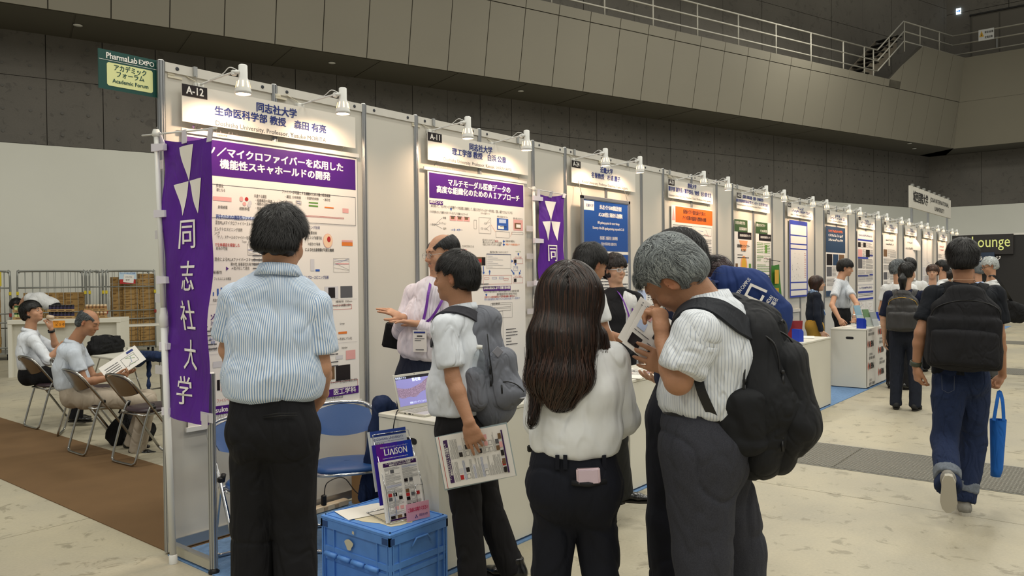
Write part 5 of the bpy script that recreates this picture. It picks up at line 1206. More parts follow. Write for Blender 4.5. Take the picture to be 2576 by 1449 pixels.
for k, lab, a, z0, b, z1 in far:
    x0, x1 = k*PER+a, k*PER+b; t, S = poster(lab, x0, z0, x1, z1, paper=PAPER)
    if k == 6:
        S.rect(x0, 1.95, x1, z1, NVY); S.rect(x0, z0, x1, z0+.1, NVY)
        for i in range(3): scrib(S, x0+.15, 2.34-i*.08, x1-.15, .05, OR if i == 0 else WHT, rnd)
        for i, c in enumerate((BLKI, NVY, BRWI)): S.rect(x0+.04+i*.37, 1.72, x0+.36+i*.37, 1.92, c, 2.)
        lay(S, x0+.03, z0+.12, x1-.03, 1.7, 5)
    elif k == 7:
        for v in (2.22, 1.86, 1.50): S.rect(x0+.03, v, x0+(.78 if v < 2 else 1.15), v+.035, BV)
        for v in (1.92, 1.52): S.rect(x1-.30, v, x1-.03, v+.035, BV)
        scrib(S, x0+.1, 2.33, x1-.1, .04, NAVY, rnd); lay(S, x0+.03, 1.38, x1-.03, 2.2, 21); S.rect(x0, 1.335, x1, 1.35, LGRY); scrib(S, x0+.12, 1.28, x1-.1, .05, NAVY, rnd)
        S.rect(x0+.03, 1.17, x1-.03, 1.21, BV); lines(S, x0+.05, 1.09, x1-.05, 1.16, .015, INK, rd); S.rect(x0+.03, 1.03, x1-.03, 1.07, BV); lay(S, x0+.03, .64, x1-.03, 1.02, 23)
    elif k == 9:
        scrib(S, x0+.3, 2.3, x1-.3, .04, INKG, rnd); scrib(S, x0+.15, 2.16, x1-.2, .06, INK, rnd); lay(S, x0+.05, 1.0, x1-.05, 1.75, 31); S.rect(x0, 1.85, x1-.02, 1.862, INKG)
        m = MB(); m.grid([[(x1-.32+.5*i, -.016-.10*math.sin(j*.5)*i, 2.42-.14*j*.5-(.02*i)) for i in (0, .25, .5, .75, 1)] for j in range(5)]); m.build('torn_corner', PAPER, t)
    elif k == 10: S.line((x0+x1)/2, z0, (x0+x1)/2, 2.42, .02, INKG); lay(S, x0+.05, 1.3, x1-.05, 1.95, 37, LGRY); lay(S, x0+.05, 1.0, x1-.05, 1.5, 38)
    else:
        for i in range(2): scrib(S, x0+.25, 2.30-i*.09, x1-.25, .05, INK if k == 8 else REDI, rnd)
        lay(S, x0+.03, z0+.03, x1-.03, 2.1, 40+k)
    S.build('print', t)

# ---------------- green hall sign above the row's near end
GS = mat('sign_green', '1e4a44', .35); CR_ = mat('sign_cream', 'dfe3a4', .45)
t = wthing('hall_sign', 'dark green hanging sign with a cream rounded panel beside the first post', 'sign', (-.17, .03, 2.6))
m = MB(); m.bb((-.328, .024, 2.600), (-.012, .032, 2.812)); m.build('board', GS, t)
S = Sheet((0, .0236, 0), XA, ZA); S.text('PharmaLab', -.205, 2.781, .046, WHT, .02, width=.165); S.text('EXPO', -.070, 2.781, .038, WHT, .015, width=.085); S.line(-.326, 2.758, -.014, 2.758, .002, WHT)
S.line(-.100, 2.770, -.062, 2.795, .004, WHT, 2.5)
rp = []
for cx_, cy_, a0 in ((-.050, 2.735, 0), (-.272, 2.735, PI/2), (-.272, 2.633, PI), (-.050, 2.633, 1.5*PI)):
    for i in range(5): rp.append((cx_+.014*math.cos(a0+i*PI/8), cy_+.012*math.sin(a0+i*PI/8)))
S.poly(rp, CR_, 1.5)
for body, v, w_, sz in (('アカデミック', 2.722, .175, .036), ('フォーラム', 2.688, .150, .036), ('Academic Forum', 2.650, .195, .030)): S.text(body, -.16, v, sz, GS, .02, width=w_, k=3.)
S.build('lettering', t); m = MB(); m.tube([(-.02, .02, 2.43), (.02, .02, 2.43)], .004, 6); m.tube([(-.014, .03, 2.62), (-.014, .03, 2.80)], .004, 6); m.build('bracket', M_STEEL, t)

# ---------------- purple flags on white poles
M_FLAG = cloth('flag_cloth', '5a2593', .55, .25, 9); M_TAPE = mat('clear_tape', 'd9d6da', .25, alpha=.75)
def banner(lab, O, U, topL, topR, botL, botR, pole_xy, pole_top, pole_foot, bar, gN, chars, emb):
    O = np.asarray(O, float); U = np.asarray(U, float)
    t = wthing('nobori_flag', lab, 'flag', pole_foot)
    wf = lambda u, v: .010*math.sin(v*7+u*9)+.006*math.sin(v*15-u*22)
    def edge(a, b, f_): return tuple(np.array(a)*(1-f_)+np.array(b)*f_)
    P = []; n = 46
    for j in range(n+1):
        f_ = j/n; L = edge(topL, botL, f_); R_ = edge(topR, botR, f_); row_ = []
        sc = .012*abs(math.sin(f_*PI*5))
        for i in range(13):
            g = i/12; u = L[0]+sc*(1-g)+(R_[0]-L[0]-sc*(1-g))*g; v = L[1]+(R_[1]-L[1])*g-(.02*math.sin(g*PI) if j == 0 else 0)-(.05*(g*(1-g)) if j == n else 0)
            row_.append(O+U*u+ZA*v+gN*wf(u, v))
        P.append(row_)
    m = MB(); m.grid(P); m.build('cloth', M_FLAG, t)
    S = Sheet(O, U, ZA, gN, .0026); S.warp = wf
    def B(g, f_): L = edge(topL, botL, f_); R_ = edge(topR, botR, f_); return (L[0]+(R_[0]-L[0])*g, L[1]+(R_[1]-L[1])*g)
    c = B(*emb); r_ = emb[2] if len(emb) > 2 else .10
    for tri in (((-.062, .185), (.072, .185), (0, 0)), ((-.115, -.012), (-.004, 0), (-.045, -.185)), ((.006, 0), (.140, .0), (.080, -.18))):
        S.poly([(c[0]+p[0]*1.2, c[1]+p[1]*1.0) for p in tri], WHT)
    for ch, g, f_, sz in chars: c = B(g, f_); S.text(ch, c[0], c[1], sz, WHT, .012, wx=.92)
    S.build('lettering', t)
    pt = np.asarray(pole_top, float); pf = np.asarray(pole_foot, float); mid = pf+(pt-pf)*.56
    m = MB(); m.tube([pf, mid], .0175, 12); m.tube([mid, pt], .0135, 12); m.build('pole', M_WPLA, t)
    m = MB(); m.lathe([(.018, -.03), (.024, -.02), (.024, .03), (.018, .05), (.015, .08)], mid, pt-pf, 14); m.lathe([(.022, 0), (.022, .045), (.018, .05)], pf, pt-pf, 14); m.lathe([(.014, -.02), (.022, -.015), (.022, .0), (.016, .02)], pt, pt-pf, 14); m.build('joint_sleeve', M_WPLA, t)
    m = MB(); m.tube(bar, .005, 8); m.build('crossbar', M_WPLA, t)
    for g in (.03, .5, .95):
        c = B(g, 0); b_ = np.asarray(bar[0])+(np.asarray(bar[1])-np.asarray(bar[0]))*(.22+g*.76)
        p = O+U*c[0]+ZA*(c[1]-.03)+gN*wf(*c); m = MB(); m.slab([p-U*.022, p+U*.022, b_+U*.020+ZA*.008, b_-U*.020+ZA*.008], gN*.006); m.build('loop_tab', mat('loop_white', 'd6d2dc', .5), t)
    for f_ in (.03, .27, .51, .75, .985):
        c = B(0, f_); p = O+U*c[0]+ZA*c[1]; q = pf+(pt-pf)*((p[2]-pf[2])/(pt[2]-pf[2]))
        m = MB(); m.slab([q-U*.022-ZA*.022, q-U*.022+ZA*.022, p+U*.055+ZA*.018, p+U*.055-ZA*.018], gN*.022); m.build('loop_tab', mat('loop_white', 'd6d2dc', .5), t)
    return t
GN = np.array([-1., 0, 0])
pt = Xl(393, 335, -.07); pf = Xl(436, 1403, -.06); pf[2] = .0
ch1 = [('同', .52, .345, .175), ('志', .56, .495, .175), ('社', .545, .635, .175), ('大', .565, .775, .175), ('学', .46, .905, .165)]
ub = lambda x, y: (lambda p: (-p[1], p[2]))(Xl(x, y, -.045))
tb_ = banner('purple flag with white emblem on a white pole at the near row end', (-.045, 0, 0), (0, -1, 0), ub(407, 352), ub(538, 342), ub(421, 1042), ub(523, 1070), None, pt, pf, [Xl(358, 341, -.06), Xl(545, 323, -.06)], GN, ch1, (.50, .150))
m = MB(); a_ = Xl(520, 1050, -.05); m.box(a_, (.002, .12, .05)); b_ = Xl(516, 1058, -.052); m.box(b_+np.array([-.003, 0, 0]), (.002, .06, .07)); m.build('adhesive_tape', M_TAPE, tb_)
for y in (415, 590, 750, 930): m = MB(); p = Xl(400, y, -.03); m.box(p, (.002, .09, .05)); m.build('adhesive_tape', M_TAPE, tb_)
uw = lambda x, y: (lambda p: (p[0], p[2]))(Wl(x, y, -.05))
a, b = uw(1352, 487), uw(1418, 490); bl = (a[0]+.02, a[1]-1.6); br = (b[0]+.005, a[1]-1.62)
pt = Wl(1342, 475, -.06); pf = np.array([pt[0]+.02, -.07, 0.])
ch2 = [('同', .50, .345, .175), ('志', .52, .495, .175), ('社', .52, .635, .175), ('大', .53, .775, .175), ('学', .46, .905, .165)]
tb_ = banner('purple flag with white emblem hung flat against the wall beyond the second poster', (0, -.05, 0), (1, 0, 0), a, b, bl, br, None, pt, pf, [Wl(1330, 473, -.06), Wl(1424, 490, -.06)], np.array([0, -1., 0]), ch2, (.48, .155))
m = MB()
for z in (2.0, 1.75, 1.5, 1.25): m.box((pt[0]-.02, -.03, z), (.10, .002, .05))
m.build('adhesive_tape', M_TAPE, tb_)
# small green flag on a black pole at the fifth booth
GF = mat('flag_green', '3d7a2e', .6); t = wthing('mini_flag', 'small green flag with yellow flower pictures on a black stick pole', 'flag', (4*PER+PN, -.3, .9))
xg = Wl(1938, 700, -.3)[0]; z_a = Wl(1938, 650, -.3)[2]; m = MB(); m.tube([(xg, -.3, .006), (xg, -.3, z_a)], .014, 8); m.tube([(xg, -.3, z_a-.02), (xg+.38, -.3, z_a-.04)], .005, 6); m.build('pole', M_BLKP, t)
m = MB(); m.grid([[(xg+.05+.36*i/6-.0*j, -.3+.02*math.sin(i*1.3+j*.5), z_a-.09-.10*j-.01*math.sin(i)) for i in range(7)] for j in range(8)]); m.build('cloth', GF, t)
S = Sheet((0, -.325, 0), XA, ZA); S.rect(xg+.10, z_a-.36, xg+.26, z_a-.16, YELI); S.rect(xg+.08, z_a-.62, xg+.26, z_a-.42, mat('print_flower', 'c79a1e', .6)); S.build('print', t)
# Josai sign high over the far end
t = wthing('fascia_sign', 'large white overhead sign board with black lettering rising above the far booths', 'sign', (21.4, .1, 3.2)); yj = .10
a, b = Wl(2291, 462, yj), Wl(2392, 545, yj); zt_, zb_2 = 3.77, 3.22
m = MB(); m.bb((a[0], yj, zb_2), (b[0], yj+.05, zt_)); m.build('board', M_WPAN, t); S = Sheet((0, yj-.001, 0), XA, ZA, lift=.003)
c1, c2 = Wl(2297, 490, yj)[0], Wl(2334, 500, yj)[0]; S.text('城西国際大学', (c1+c2)/2, 3.50, .30, INK, .02, width=c2-c1)
c1, c2 = Wl(2340, 500, yj)[0], Wl(2386, 510, yj)[0]; S.text('JOSAI INTERNATIONAL', (c1+c2)/2, 3.58, .17, INK, .01, width=c2-c1); c1, c2 = Wl(2351, 500, yj)[0], Wl(2375, 510, yj)[0]; S.text('UNIVERSITY', (c1+c2)/2, 3.36, .17, INK, .01, width=c2-c1)
S.build('lettering', t)
for px_ in (2293, 2334, 2382):
    x = Wl(px_, 540, yj+.08)[0]; m = MB(); m.bb((x-.03, yj+.05, 0), (x+.03, yj+.10, zt_+.03)); m.build('post', M_ALU, t)
for i in range(8): m = MB(); x = a[0]+.3+i*(b[0]-a[0]-.6)/7; m.box((x, yj+.02, zt_+.03), (.12, .06, .06)); m.build('clip', M_STEEL, t)
# exit lamp and warning notice on the gallery end wall
p, q = Ur(2405, 22, .12), Ur(2417, 34, .12); t = wthing('exit_lamp', 'small lit blue and white arrow sign high on the dark end wall', 'sign', p)
m = MB(); m.bb((XR-.12, q[1], q[2]), (XR-.06, p[1], p[2])); m.build('lamp_box', mat('exit_glow', 'e8f4ff', .4, emit='d4ecff', es=2.2), t)
S = Sheet((XR-.122, 0, 0), (0, -1, 0), ZA, (-1, 0, 0), .004); yc, zc = -(p[1]+q[1])/2, (p[2]+q[2])/2; h_ = (p[2]-q[2]); EB = mat('exit_blue', '2a6fc4', .5, emit='2a7ad8', es=1.)
S.rect(yc-h_*.3, zc-h_*.07, yc+h_*.2, zc+h_*.07, EB); S.poly([(yc+h_*.35, zc), (yc+h_*.05, zc+h_*.28), (yc+h_*.05, zc+h_*.12), (yc+h_*.18, zc)], EB); S.poly([(yc+h_*.35, zc), (yc+h_*.18, zc), (yc+h_*.05, zc-h_*.12), (yc+h_*.05, zc-h_*.28)], EB); S.build('arrow', t)
def rp_(x, y): return plane(x, y, Rr(2397, 88.9), (1, 0, 0))
p, q = rp_(2462, 77), rp_(2501, 98); t = wthing('warning_notice', 'white notice with a yellow warning triangle tied to the gallery railing', 'sign', q); xs_ = p[0]-.04
m = MB(); m.bb((xs_-.01, q[1], q[2]), (xs_, p[1], p[2])); m.build('board', M_WPLA, t); S = Sheet((xs_-.011, 0, 0), (0, -1, 0), ZA, (-1, 0, 0), .004); h_ = p[2]-q[2]; u = -p[1]
w_ = p[1]-q[1]; S.poly([(u+w_*.05, q[2]+h_*.35), (u+w_*.35, q[2]+h_*.35), (u+w_*.2, q[2]+h_*.9)], YELI); S.poly([(u+w_*.18, q[2]+h_*.42), (u+w_*.23, q[2]+h_*.42), (u+w_*.2, q[2]+h_*.75)], INK, 2.); S.text('蓄電池設備', u+w_*.68, q[2]+h_*.70, h_*.22, INK, .01, width=w_*.55); S.text('変電設備', u+w_*.66, q[2]+h_*.25, h_*.22, INK, .01, width=w_*.5)
S.build('lettering', t)
# ================================================================= COUNTERS AND WHAT STANDS ON THEM
CZ = .812
M_DK = mat('plinth_blue', '33455c', .7); M_HOLE = mat('hole_dark', '141316', .6)  # first colour: dark blue kick base of the counters
def counter(lab, x0, x1, y0=-1.475, y1=-1.015, hole=True, name='reception_counter'):
    t = wthing(name, lab, 'counter', ((x0+x1)/2, (y0+y1)/2, 0)); m = MB()
    m.bb((x0, y0, .018), (x0+.018, y1, CZ-.024), 0); m.build('side_panel', M_WLAM, t)
    m = MB(); m.bb((x1-.018, y0, .018), (x1, y1, CZ-.024)); m.build('side_panel', M_WLAM, t)
    m = MB(); m.bb((x0+.020, y0+.002, .018), (x1-.020, y0+.018, CZ-.024)); m.build('front_panel', M_WLAM, t)
    m = MB(); m.bb((x0+.018, y1-.10, .10), (x1-.018, y1-.085, CZ-.024)); m.build('back_panel', M_WLAM, t)
    m = MB(); m.bb((x0-.003, y0-.003, CZ-.022), (x1+.003, y1+.003, CZ), 0, .003); m.build('top', M_WLAM, t)
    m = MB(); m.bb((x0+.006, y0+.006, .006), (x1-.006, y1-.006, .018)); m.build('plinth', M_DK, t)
    if hole:
        m = MB(); yc = (y0+y1)/2; pts = []
        for a0, dy in ((PI/2, .035), (-PI/2, -.035)):
            for i in range(7): a = a0-PI/2+PI*i/6+(0 if dy > 0 else 0); pts.append((dy+.016*math.sin(PI/2-(PI*i/6) + (0 if dy > 0 else PI))*1, .016*math.cos(PI/2-(PI*i/6)+(0 if dy > 0 else PI))))
        pts = [(.035+.017*math.cos(a), .017*math.sin(a)) for a in np.linspace(-PI/2, PI/2, 7)]+[(-.035+.017*math.cos(a), .017*math.sin(a)) for a in np.linspace(PI/2, 3*PI/2, 7)]
        m.add([(x0-.0012, yc-.02+p[0], CZ-.125+p[1]) for p in pts], [tuple(range(len(pts)))]); m.build('hand_hole', M_HOLE, t)
    return t
counter('white counter nearest the camera carrying the open laptop', .70, 1.655)
counter('white counter behind the man with the grey backpack', 1.66, 2.612, hole=False)
counter('white counter with papers between the long-haired woman and grey-haired man', 2.655, 3.62)
counter('white counter with red laptop right behind the black backpack', 6.372, 7.335)
cn = counter('white counter with printed cloth front and brochure stand', 8.885, 9.93)
ck = counter('white counter with white and blue poster on its side', 10.86, 11.82)
for k, (a, lab) in enumerate(((12.9, 'white counter behind the woman with the leather backpack'), (15.2, 'farther white counter seen past the walking man'), (20.6, 'white counter at the far end near the lounge'))): counter(lab, a, a+.96)
# printed cloth
FL = mat('logo_flame', 'd65f48', .5)
m = MB(); cx = np.linspace(8.89, 9.925, 24); zs_ = np.linspace(.03, CZ+.003, 10); wv = lambda x, z: -1.4795-.006*(1+math.sin(x*24+z*2))*(1-.6*z/CZ)
m.grid([[(x, wv(x, z), z) for x in cx] for z in zs_]); fc = m.build('front_cloth', mat('cloth_white', 'dedad4', .8), cn)
S = Sheet((0, 0, 0), XA, ZA, lift=.003); S.warp = lambda u, v: -wv(u, v)
for x, z in ((9.62, .74), (9.08, .60), (9.62, .48), (9.08, .30), (9.62, .17)):
    S.poly([(x-.155, z+.075), (x-.175, z), (x-.155, z-.05), (x-.135, z)], FL); S.text('N', x-.085, z, .115, INK, .03, wx=.8); S.rect(x-.045, z-.04, x-.028, z+.04, FL); S.rect(x-.018, z-.04, x-.001, z+.04, FL); S.text('BN', x+.065, z, .115, INK, .03, wx=.75)
for x, z in ((9.05, .765), (9.62, .62), (9.08, .44), (9.62, .33), (9.05, .09)):
    S.text('国立研究開発法人', x+.0, z+.02, .035, INKG, .01, width=.16); S.text('医薬基盤・健康・栄養研究所', x+.05, z-.03, .045, INK, .012, width=.30)
S.build('cloth_print', cn)
# Kitasato poster on the counter side
S = Sheet((10.857, 0, 0), (0, -1, 0), ZA, (-1, 0, 0), .002); m = MB(); m.bb((10.853, -1.47, .12), (10.858, -1.02, .80)); m.build('side_poster', PAPER, ck); S.l = .005
S.rect(1.03, .40, 1.465, .60, BV); S.text('北里研究所', 1.24, .50, .07, WHT, .01, width=.34); S.text('北里大学', 1.24, .29, .09, NAVY, .01, width=.32); S.text('大村', 1.33, .70, .09, INK, .01); S.line(1.05, .55, 1.18, .76, .012, NAVY); S.build('side_print', ck)
# ---------------- laptops
def laptop(lab, base_c, yaw, w, d, open_deg, body, screen_fn, lid_fn=None, h=None):
    t = thing('laptop', lab, 'laptop', base_c, yaw); h = h or d; m = MB()       # local: hinge at y=0, keyboard to -y
    m.bb((-w/2, -d, 0), (w/2, 0, .014), 0, .003); b = m.build('base', body, t)
    m = MB()
    for r_ in range(5):
        for c in range(12): m.box((-w*.42+c*w*.84/11, -.03-r_*.019, .0148), (w*.84/11*.82, .0155, .002))
    o = m.build('keys', mat('laptop_keys', 'a8a59c', .5), b); o['kind'] = 'stuff'
    m = MB(); m.box((0, -d+.045, .0146), (w*.32, .06, .0012)); m.build('touchpad', mat('laptop_pad', 'b9b6ae', .4), b)
    a = math.radians(open_deg); up = np.array([0, math.cos(PI-a), math.sin(PI-a)]); nn = np.array([0, -math.sin(PI-a), math.cos(PI-a)])
    F = np.array([[1, 0, 0], nn*-1, up]).T; c = np.array([0, 0, .014])+up*h/2
    m = MB(); m.box(c, (w, .006, h), np.array([[1, 0, 0], nn, up]).T, 0, .002); l = m.build('lid', body, t)
    S = Sheet(np.array([0, 0, .014])+nn*.0034, (1, 0, 0), up, nn, .0006); screen_fn(S, w, h); S.build('screen', l)
    if lid_fn: S = Sheet(np.array([0, 0, .014])-nn*.0034, (-1, 0, 0), up, -nn, .0006); lid_fn(S, w, h); S.build('lid_print', l)
    m = MB(); m.box((-w/2-.0005, -.05, .007), (.002, .012, .005)); m.box((-w/2-.0005, -.085, .007), (.002, .018, .006)); m.box((-w/2-.0005, -.11, .007), (.002, .006, .004)); m.build('ports', M_HOLE, b)
    return t
SCB = mat('screen_lilac', '8a86c0', .3, emit='8d8ac8', es=.45); SCK = mat('screen_dark', '1a1720', .3, emit='1a1720', es=.3); SCW = mat('screen_text', 'd6e0ff', .3, emit='d6e0ff', es=.9)
def tissue_mat():
    m, nt, b, L = node_mat('screen_tissue'); tc = nt.nodes.new('ShaderNodeTexCoord'); n = nt.nodes.new('ShaderNodeTexVoronoi'); n.inputs['Scale'].default_value = 260; L(tc.outputs['Object'], n.inputs['Vector'])
    mx = nt.nodes.new('ShaderNodeMix'); mx.data_type = 'RGBA'; mx.inputs[6].default_value = srgb('3b2a3c'); mx.inputs[7].default_value = srgb('a48ba8'); r = nt.nodes.new('ShaderNodeMapRange'); r.inputs[2].default_value = .7; L(n.outputs[0], r.inputs[0]); L(r.outputs[0], mx.inputs[0])
    L(mx.outputs[2], b.inputs['Base Color']); L(mx.outputs[2], b.inputs['Emission Color']); b.inputs['Emission Strength'].default_value = .4; return m
SCT = tissue_mat()
def scr1(S, w, h):
    S.rect(-w*.46, h*.10, w*.46, h*.93, SCB); S.rect(-w*.46, h*.85, w*.46, h*.93, SCK, 1.3)
    up_ = [(-w*.46+w*.92*i/14, h*(.64-.07*math.sin(i*.42)+(.20*max(0, i-9)/5))) for i in range(15)]; dn = [(p[0], p[1]-h*(.26+.03*math.sin(i*1.3))) for i, p in enumerate(up_)]
    for i in range(14): S.poly([dn[i], dn[i+1], up_[i+1], up_[i]], SCT, 1.6)
    S.disc(-w*.12, h*.37, w*.05, h*.04, SCT, 1.8); S.text('骨格筋モデル', -w*.33, h*.885, .014, SCW, .01, width=w*.25); S.text('筋収縮', w*.02, h*.80, .022, SCW, .02, width=w*.2); S.text('細胞/コラーゲンファイバーによる筋組織', w*.10, h*.16, .013, SCW, .01, width=w*.66); S.disc(0, h*.965, .003, .003, SCK, 2.)
    S.text('CuraBook', 0, h*.05, .006, INKG, 0) if False else None
pL = G(1005, 1030, CZ); pR = G(1108, 1043, CZ)
hb0 = G(1003, 1033, CZ); lw = .325; la = math.radians(-8)
HL_, HR_ = G(1004, 1034, CZ+.014), G(1100, 1016, CZ+.014); hv = unit((HR_-HL_)*np.array([1, 1, 0])); LP = HL_+hv*.1625-ZA*.014
laptop('open silver laptop showing a lilac microscope slide on the nearest counter', LP, math.atan2(hv[1], hv[0]), .325, .20, 106, mat('laptop_silver', 'c9c6bb', .35, .3), scr1)
def scr2(S, w, h): S.rect(-w*.46, h*.06, w*.46, h*.95, SCK)
RP = G(1990, 853, CZ)
laptop('open laptop with a red lid on the counter behind the black backpack', (6.62, -1.20, CZ), math.radians(118), .33, .23, 112, mat('laptop_red', '8f2a34', .35, .3), scr2)
# charger lead and adapter of the near laptop
t = wthing('power_lead', 'black laptop power lead with an adapter plug dangling over the counter edge', 'cable', (.70, -1.2, CZ)); m = MB(); m.tube(crv([G(1010, 1030, CZ+.01), G(1000, 1033, CZ+.012), (.69, -1.16, CZ-.01), (.665, -1.17, .74), (.66, -1.16, .60), (.65, -1.1, .2)], 6), .0032, 6); m.build('lead', M_BLKP, t); m = MB(); m.box((.668, -1.168, .70), (.022, .020, .045), None, 0, .004); m.build('ferrite', M_BLKP, t)
# ---------------- papers and small goods on the counters
def sheets(lab, c, w, d, yaw, n=6, cat='paper', name='paper_stack', fn=None, th=.0012):
    t = thing(name, lab, cat, c, yaw); r = random.Random(int(c[0]*100))
    for i in range(n):
        a = (r.random()-.5)*.10; m = MB(); m.box(((r.random()-.5)*.01, (r.random()-.5)*.01, th*(i+.5)), (w, d, th*.8), rotm((0, 0, 1), a*(i < n-1))); m.build('sheet', mat('copy_paper', 'e2dfd6', .6), t)
    if fn: S = Sheet((0, 0, th*n), (1, 0, 0), (0, 1, 0), (0, 0, 1), .0006); fn(S, w, d); S.build('print', t)
    return t
def flyer_print(S, w, h, sd=1, title=True, col=None):
    col = col or mat('flyer_purple', '35104e', .4); r = random.Random(sd); S.rect(-w*.46, h*.40, w*.46, h*.465, col)
    if title: S.text('ナノ/マイクロファイバーを応用した', 0, h*.447, h*.030, WHT, .02, width=w*.78); S.text('機能性スキャホールドの開発', 0, h*.418, h*.030, WHT, .02, width=w*.6)
    for u0, u1 in ((-w*.45, -w*.03), (w*.03, w*.45)):
        v = h*.385
        while v > -h*.40:
            if r.random() < .30:
                k = h*.055
                for q in range(2+int(r.random()*2)):
                    a = u0+(u1-u0)*(.05+.33*q); S.rect(a, v-k, a+w*.10, v, r.choice([BLKI, INKG, PNK, BLKI, LGRY, REDI, BRWI])) if r.random() < .6 else S.frame(a, v-k, a+w*.10, v, w*.006, INKG)
                v -= k*1.2
            else:
                lines(S, u0, v-h*.04, u1, v, h*.0075, INKG if r.random() < .85 else BLUI, r, 1.8); v -= h*.045
    for i in range(5): a = -w*.44+i*w*.18; S.rect(a, -h*.455, a+w*.12, -h*.405, [BLKI, BRWI, BLKI, PNK, BRWI][i], 1.5)
    S.rect(-w*.46, -h*.485, w*.46, -h*.462, col)
sheets('stack of colour-printed leaflets spread on the counter before the grey-haired man', (3.0, -1.25, CZ), .60, .36, .25, 5, fn=lambda S, w, d: (flyer_print(S, w*.45, d, 3, False), lines(S, w*.02, -d*.4, w*.45, d*.4, .006, INKG, rd)))
sheets('white papers lying beside the blue box on the red laptop counter', (7.12, -1.22, CZ), .35, .25, .3, 5)
sheets('white leaflets on the counter near the bearded young man with the badge', (9.35, -1.2, CZ), .5, .24, .1, 4)
m_bl = mat('box_blue', '1f3cae', .35)
def bluebox(lab, c, yaw):
    t = thing('tissue_box', lab, 'box', c, yaw, 'blue and white boxes on the counters'); m = MB(); m.add([(-.035, -.05, 0), (.035, -.05, 0), (.035, .05, 0), (-.035, .05, 0), (-.035, -.05, .14), (.005, -.05, .14), (.035, -.05, .11), (-.035, .05, .14), (.005, .05, .14), (.035, .05, .11)], [(0, 1, 6, 5, 4), (3, 7, 8, 9, 2), (0, 4, 7, 3), (0, 3, 2, 1), (4, 5, 8, 7)]); m.build('carton', m_bl, t)
    m = MB(); m.add([(.0355, -.05, 0), (.0355, .05, 0), (.0355, .05, .11), (.0355, -.05, .11), (.005, .05, .1405), (.005, -.05, .1405)], [(0, 1, 2, 3), (3, 2, 4, 5)]); m.build('label_face', M_WPLA, t)
bluebox('blue and white upright box at the corner of the red laptop counter', (6.50, -1.37, CZ), -.35); bluebox('blue and white upright box at the corner of the printed cloth counter', (9.02, -1.38, CZ), -.3); bluebox('blue and white upright box beyond the white-haired man at right', (20.75, -1.35, CZ), 0.)
bluebox('blue upright box on the counter next to the white and blue poster', (10.95, -1.1, CZ), .2)
# acrylic stand with leaflets
t = thing('brochure_stand', 'clear acrylic brochure stand with picture leaflets leaning on the cloth-front counter', 'stand', (9.42, -1.33, CZ), -.5)
for i, (dx, h_) in enumerate(((-.12, .30), (.0, .24), (.10, .20))):
    R_ = rotm((1, 0, 0), -.32); m = MB(); m.box((dx, -.03*i, h_/2+.01), (.11, .012, h_), R_); lf = m.build('leaflet', [mat('leaflet_sky', '86a8bb', .4), mat('leaflet_green', '5f7f58', .4), mat('leaflet_grey', '8d9496', .4)][i], t)
    m = MB(); m.box((dx, -.035-.03*i, h_*.3), (.12, .003, h_*.55), R_); m.build('pocket', mat('acrylic', 'e8eef2', .05, alpha=.25), t)
m = MB(); m.box((0, 0, .004), (.36, .14, .008)); m.build('base', mat('acrylic', 'e8eef2', .05, alpha=.25), t)
t = thing('jar', 'small brown glass jar on the cloth-front counter by the brochure stand', 'jar', (9.75, -1.3, CZ)); m = MB(); m.lathe([(0, 0), (.03, 0), (.032, .06), (.026, .075), (.026, .09), (0, .09)], (0, 0, 0), ZA, 14); m.build('glass', mat('amber', '5b4128', .2), t); m = MB(); m.lathe([(0, .09), (.028, .09), (.028, .105), (0, .105)], (0, 0, 0), ZA, 14); m.build('lid', M_WPLA, t)

# ---------------- blue folding crate
CB = mat('crate_blue', '5b8fd6', .45, var=.12, vs=18); t = wthing('folding_crate', 'light blue folding plastic crate with torn sticker residue on its lid', 'crate', (.48, -1.29, 0)); X0, X1, Y0, Y1, H_ = .287, .683, -1.555, -1.030, .350
m = MB(); m.bb((X0+.012, Y0+.012, .01), (X1-.012, Y1-.012, H_-.055)); m.build('body', CB, t)
m = MB()
for z0, z1, o in ((H_-.062, H_-.022, .0), (.165, .195, .004), (.125, .150, .006), (.0, .022, .004)):
    m.bb((X0+o, Y0+o, z0), (X1-o, Y0+o+.012, z1)); m.bb((X0+o, Y1-o-.012, z0), (X1-o, Y1-o, z1)); m.bb((X0+o, Y0+o, z0), (X0+o+.012, Y1-o, z1)); m.bb((X1-o-.012, Y0+o, z0), (X1-o, Y1-o, z1))
m.build('band', CB, t)
def rib(a, b): m = MB(); m.bb(a, b); m.build('rib', CB, t)
for f_ in (.0, .035, .18, .82, .965, 1.):
    y = Y0+.006+(Y1-Y0-.012)*f_; rib((X0+.003, y-.004, .02), (X0+.014, y+.004, H_-.06)); rib((X1-.014, y-.004, .02), (X1-.003, y+.004, H_-.06))
for f_ in (.0, .05, .16, .84, .95, 1.):
    x = X0+.006+(X1-X0-.012)*f_; rib((x-.004, Y0+.003, .02), (x+.004, Y0+.014, H_-.06)); rib((x-.004, Y1-.014, .02), (x+.004, Y1-.003, H_-.06))
m = MB(); m.bb((X0-.001, Y0-.001, H_-.024), (X1+.001, Y1+.001, H_-.004), 0, .004); ld = m.build('lid', CB, t)
m = MB()
for a, b, c, d in ((X0+.015, Y0+.015, X0+.022, Y1-.015), (X1-.022, Y0+.015, X1-.015, Y1-.015), (X0+.015, Y0+.015, X1-.015, Y0+.022), (X0+.015, Y1-.022, X1-.015, Y1-.015), (X0+.06, Y1-.10, X1-.06, Y1-.09)): m.bb((a, b, H_-.006), (c, d, H_))
m.build('lid_rim', CB, ld)
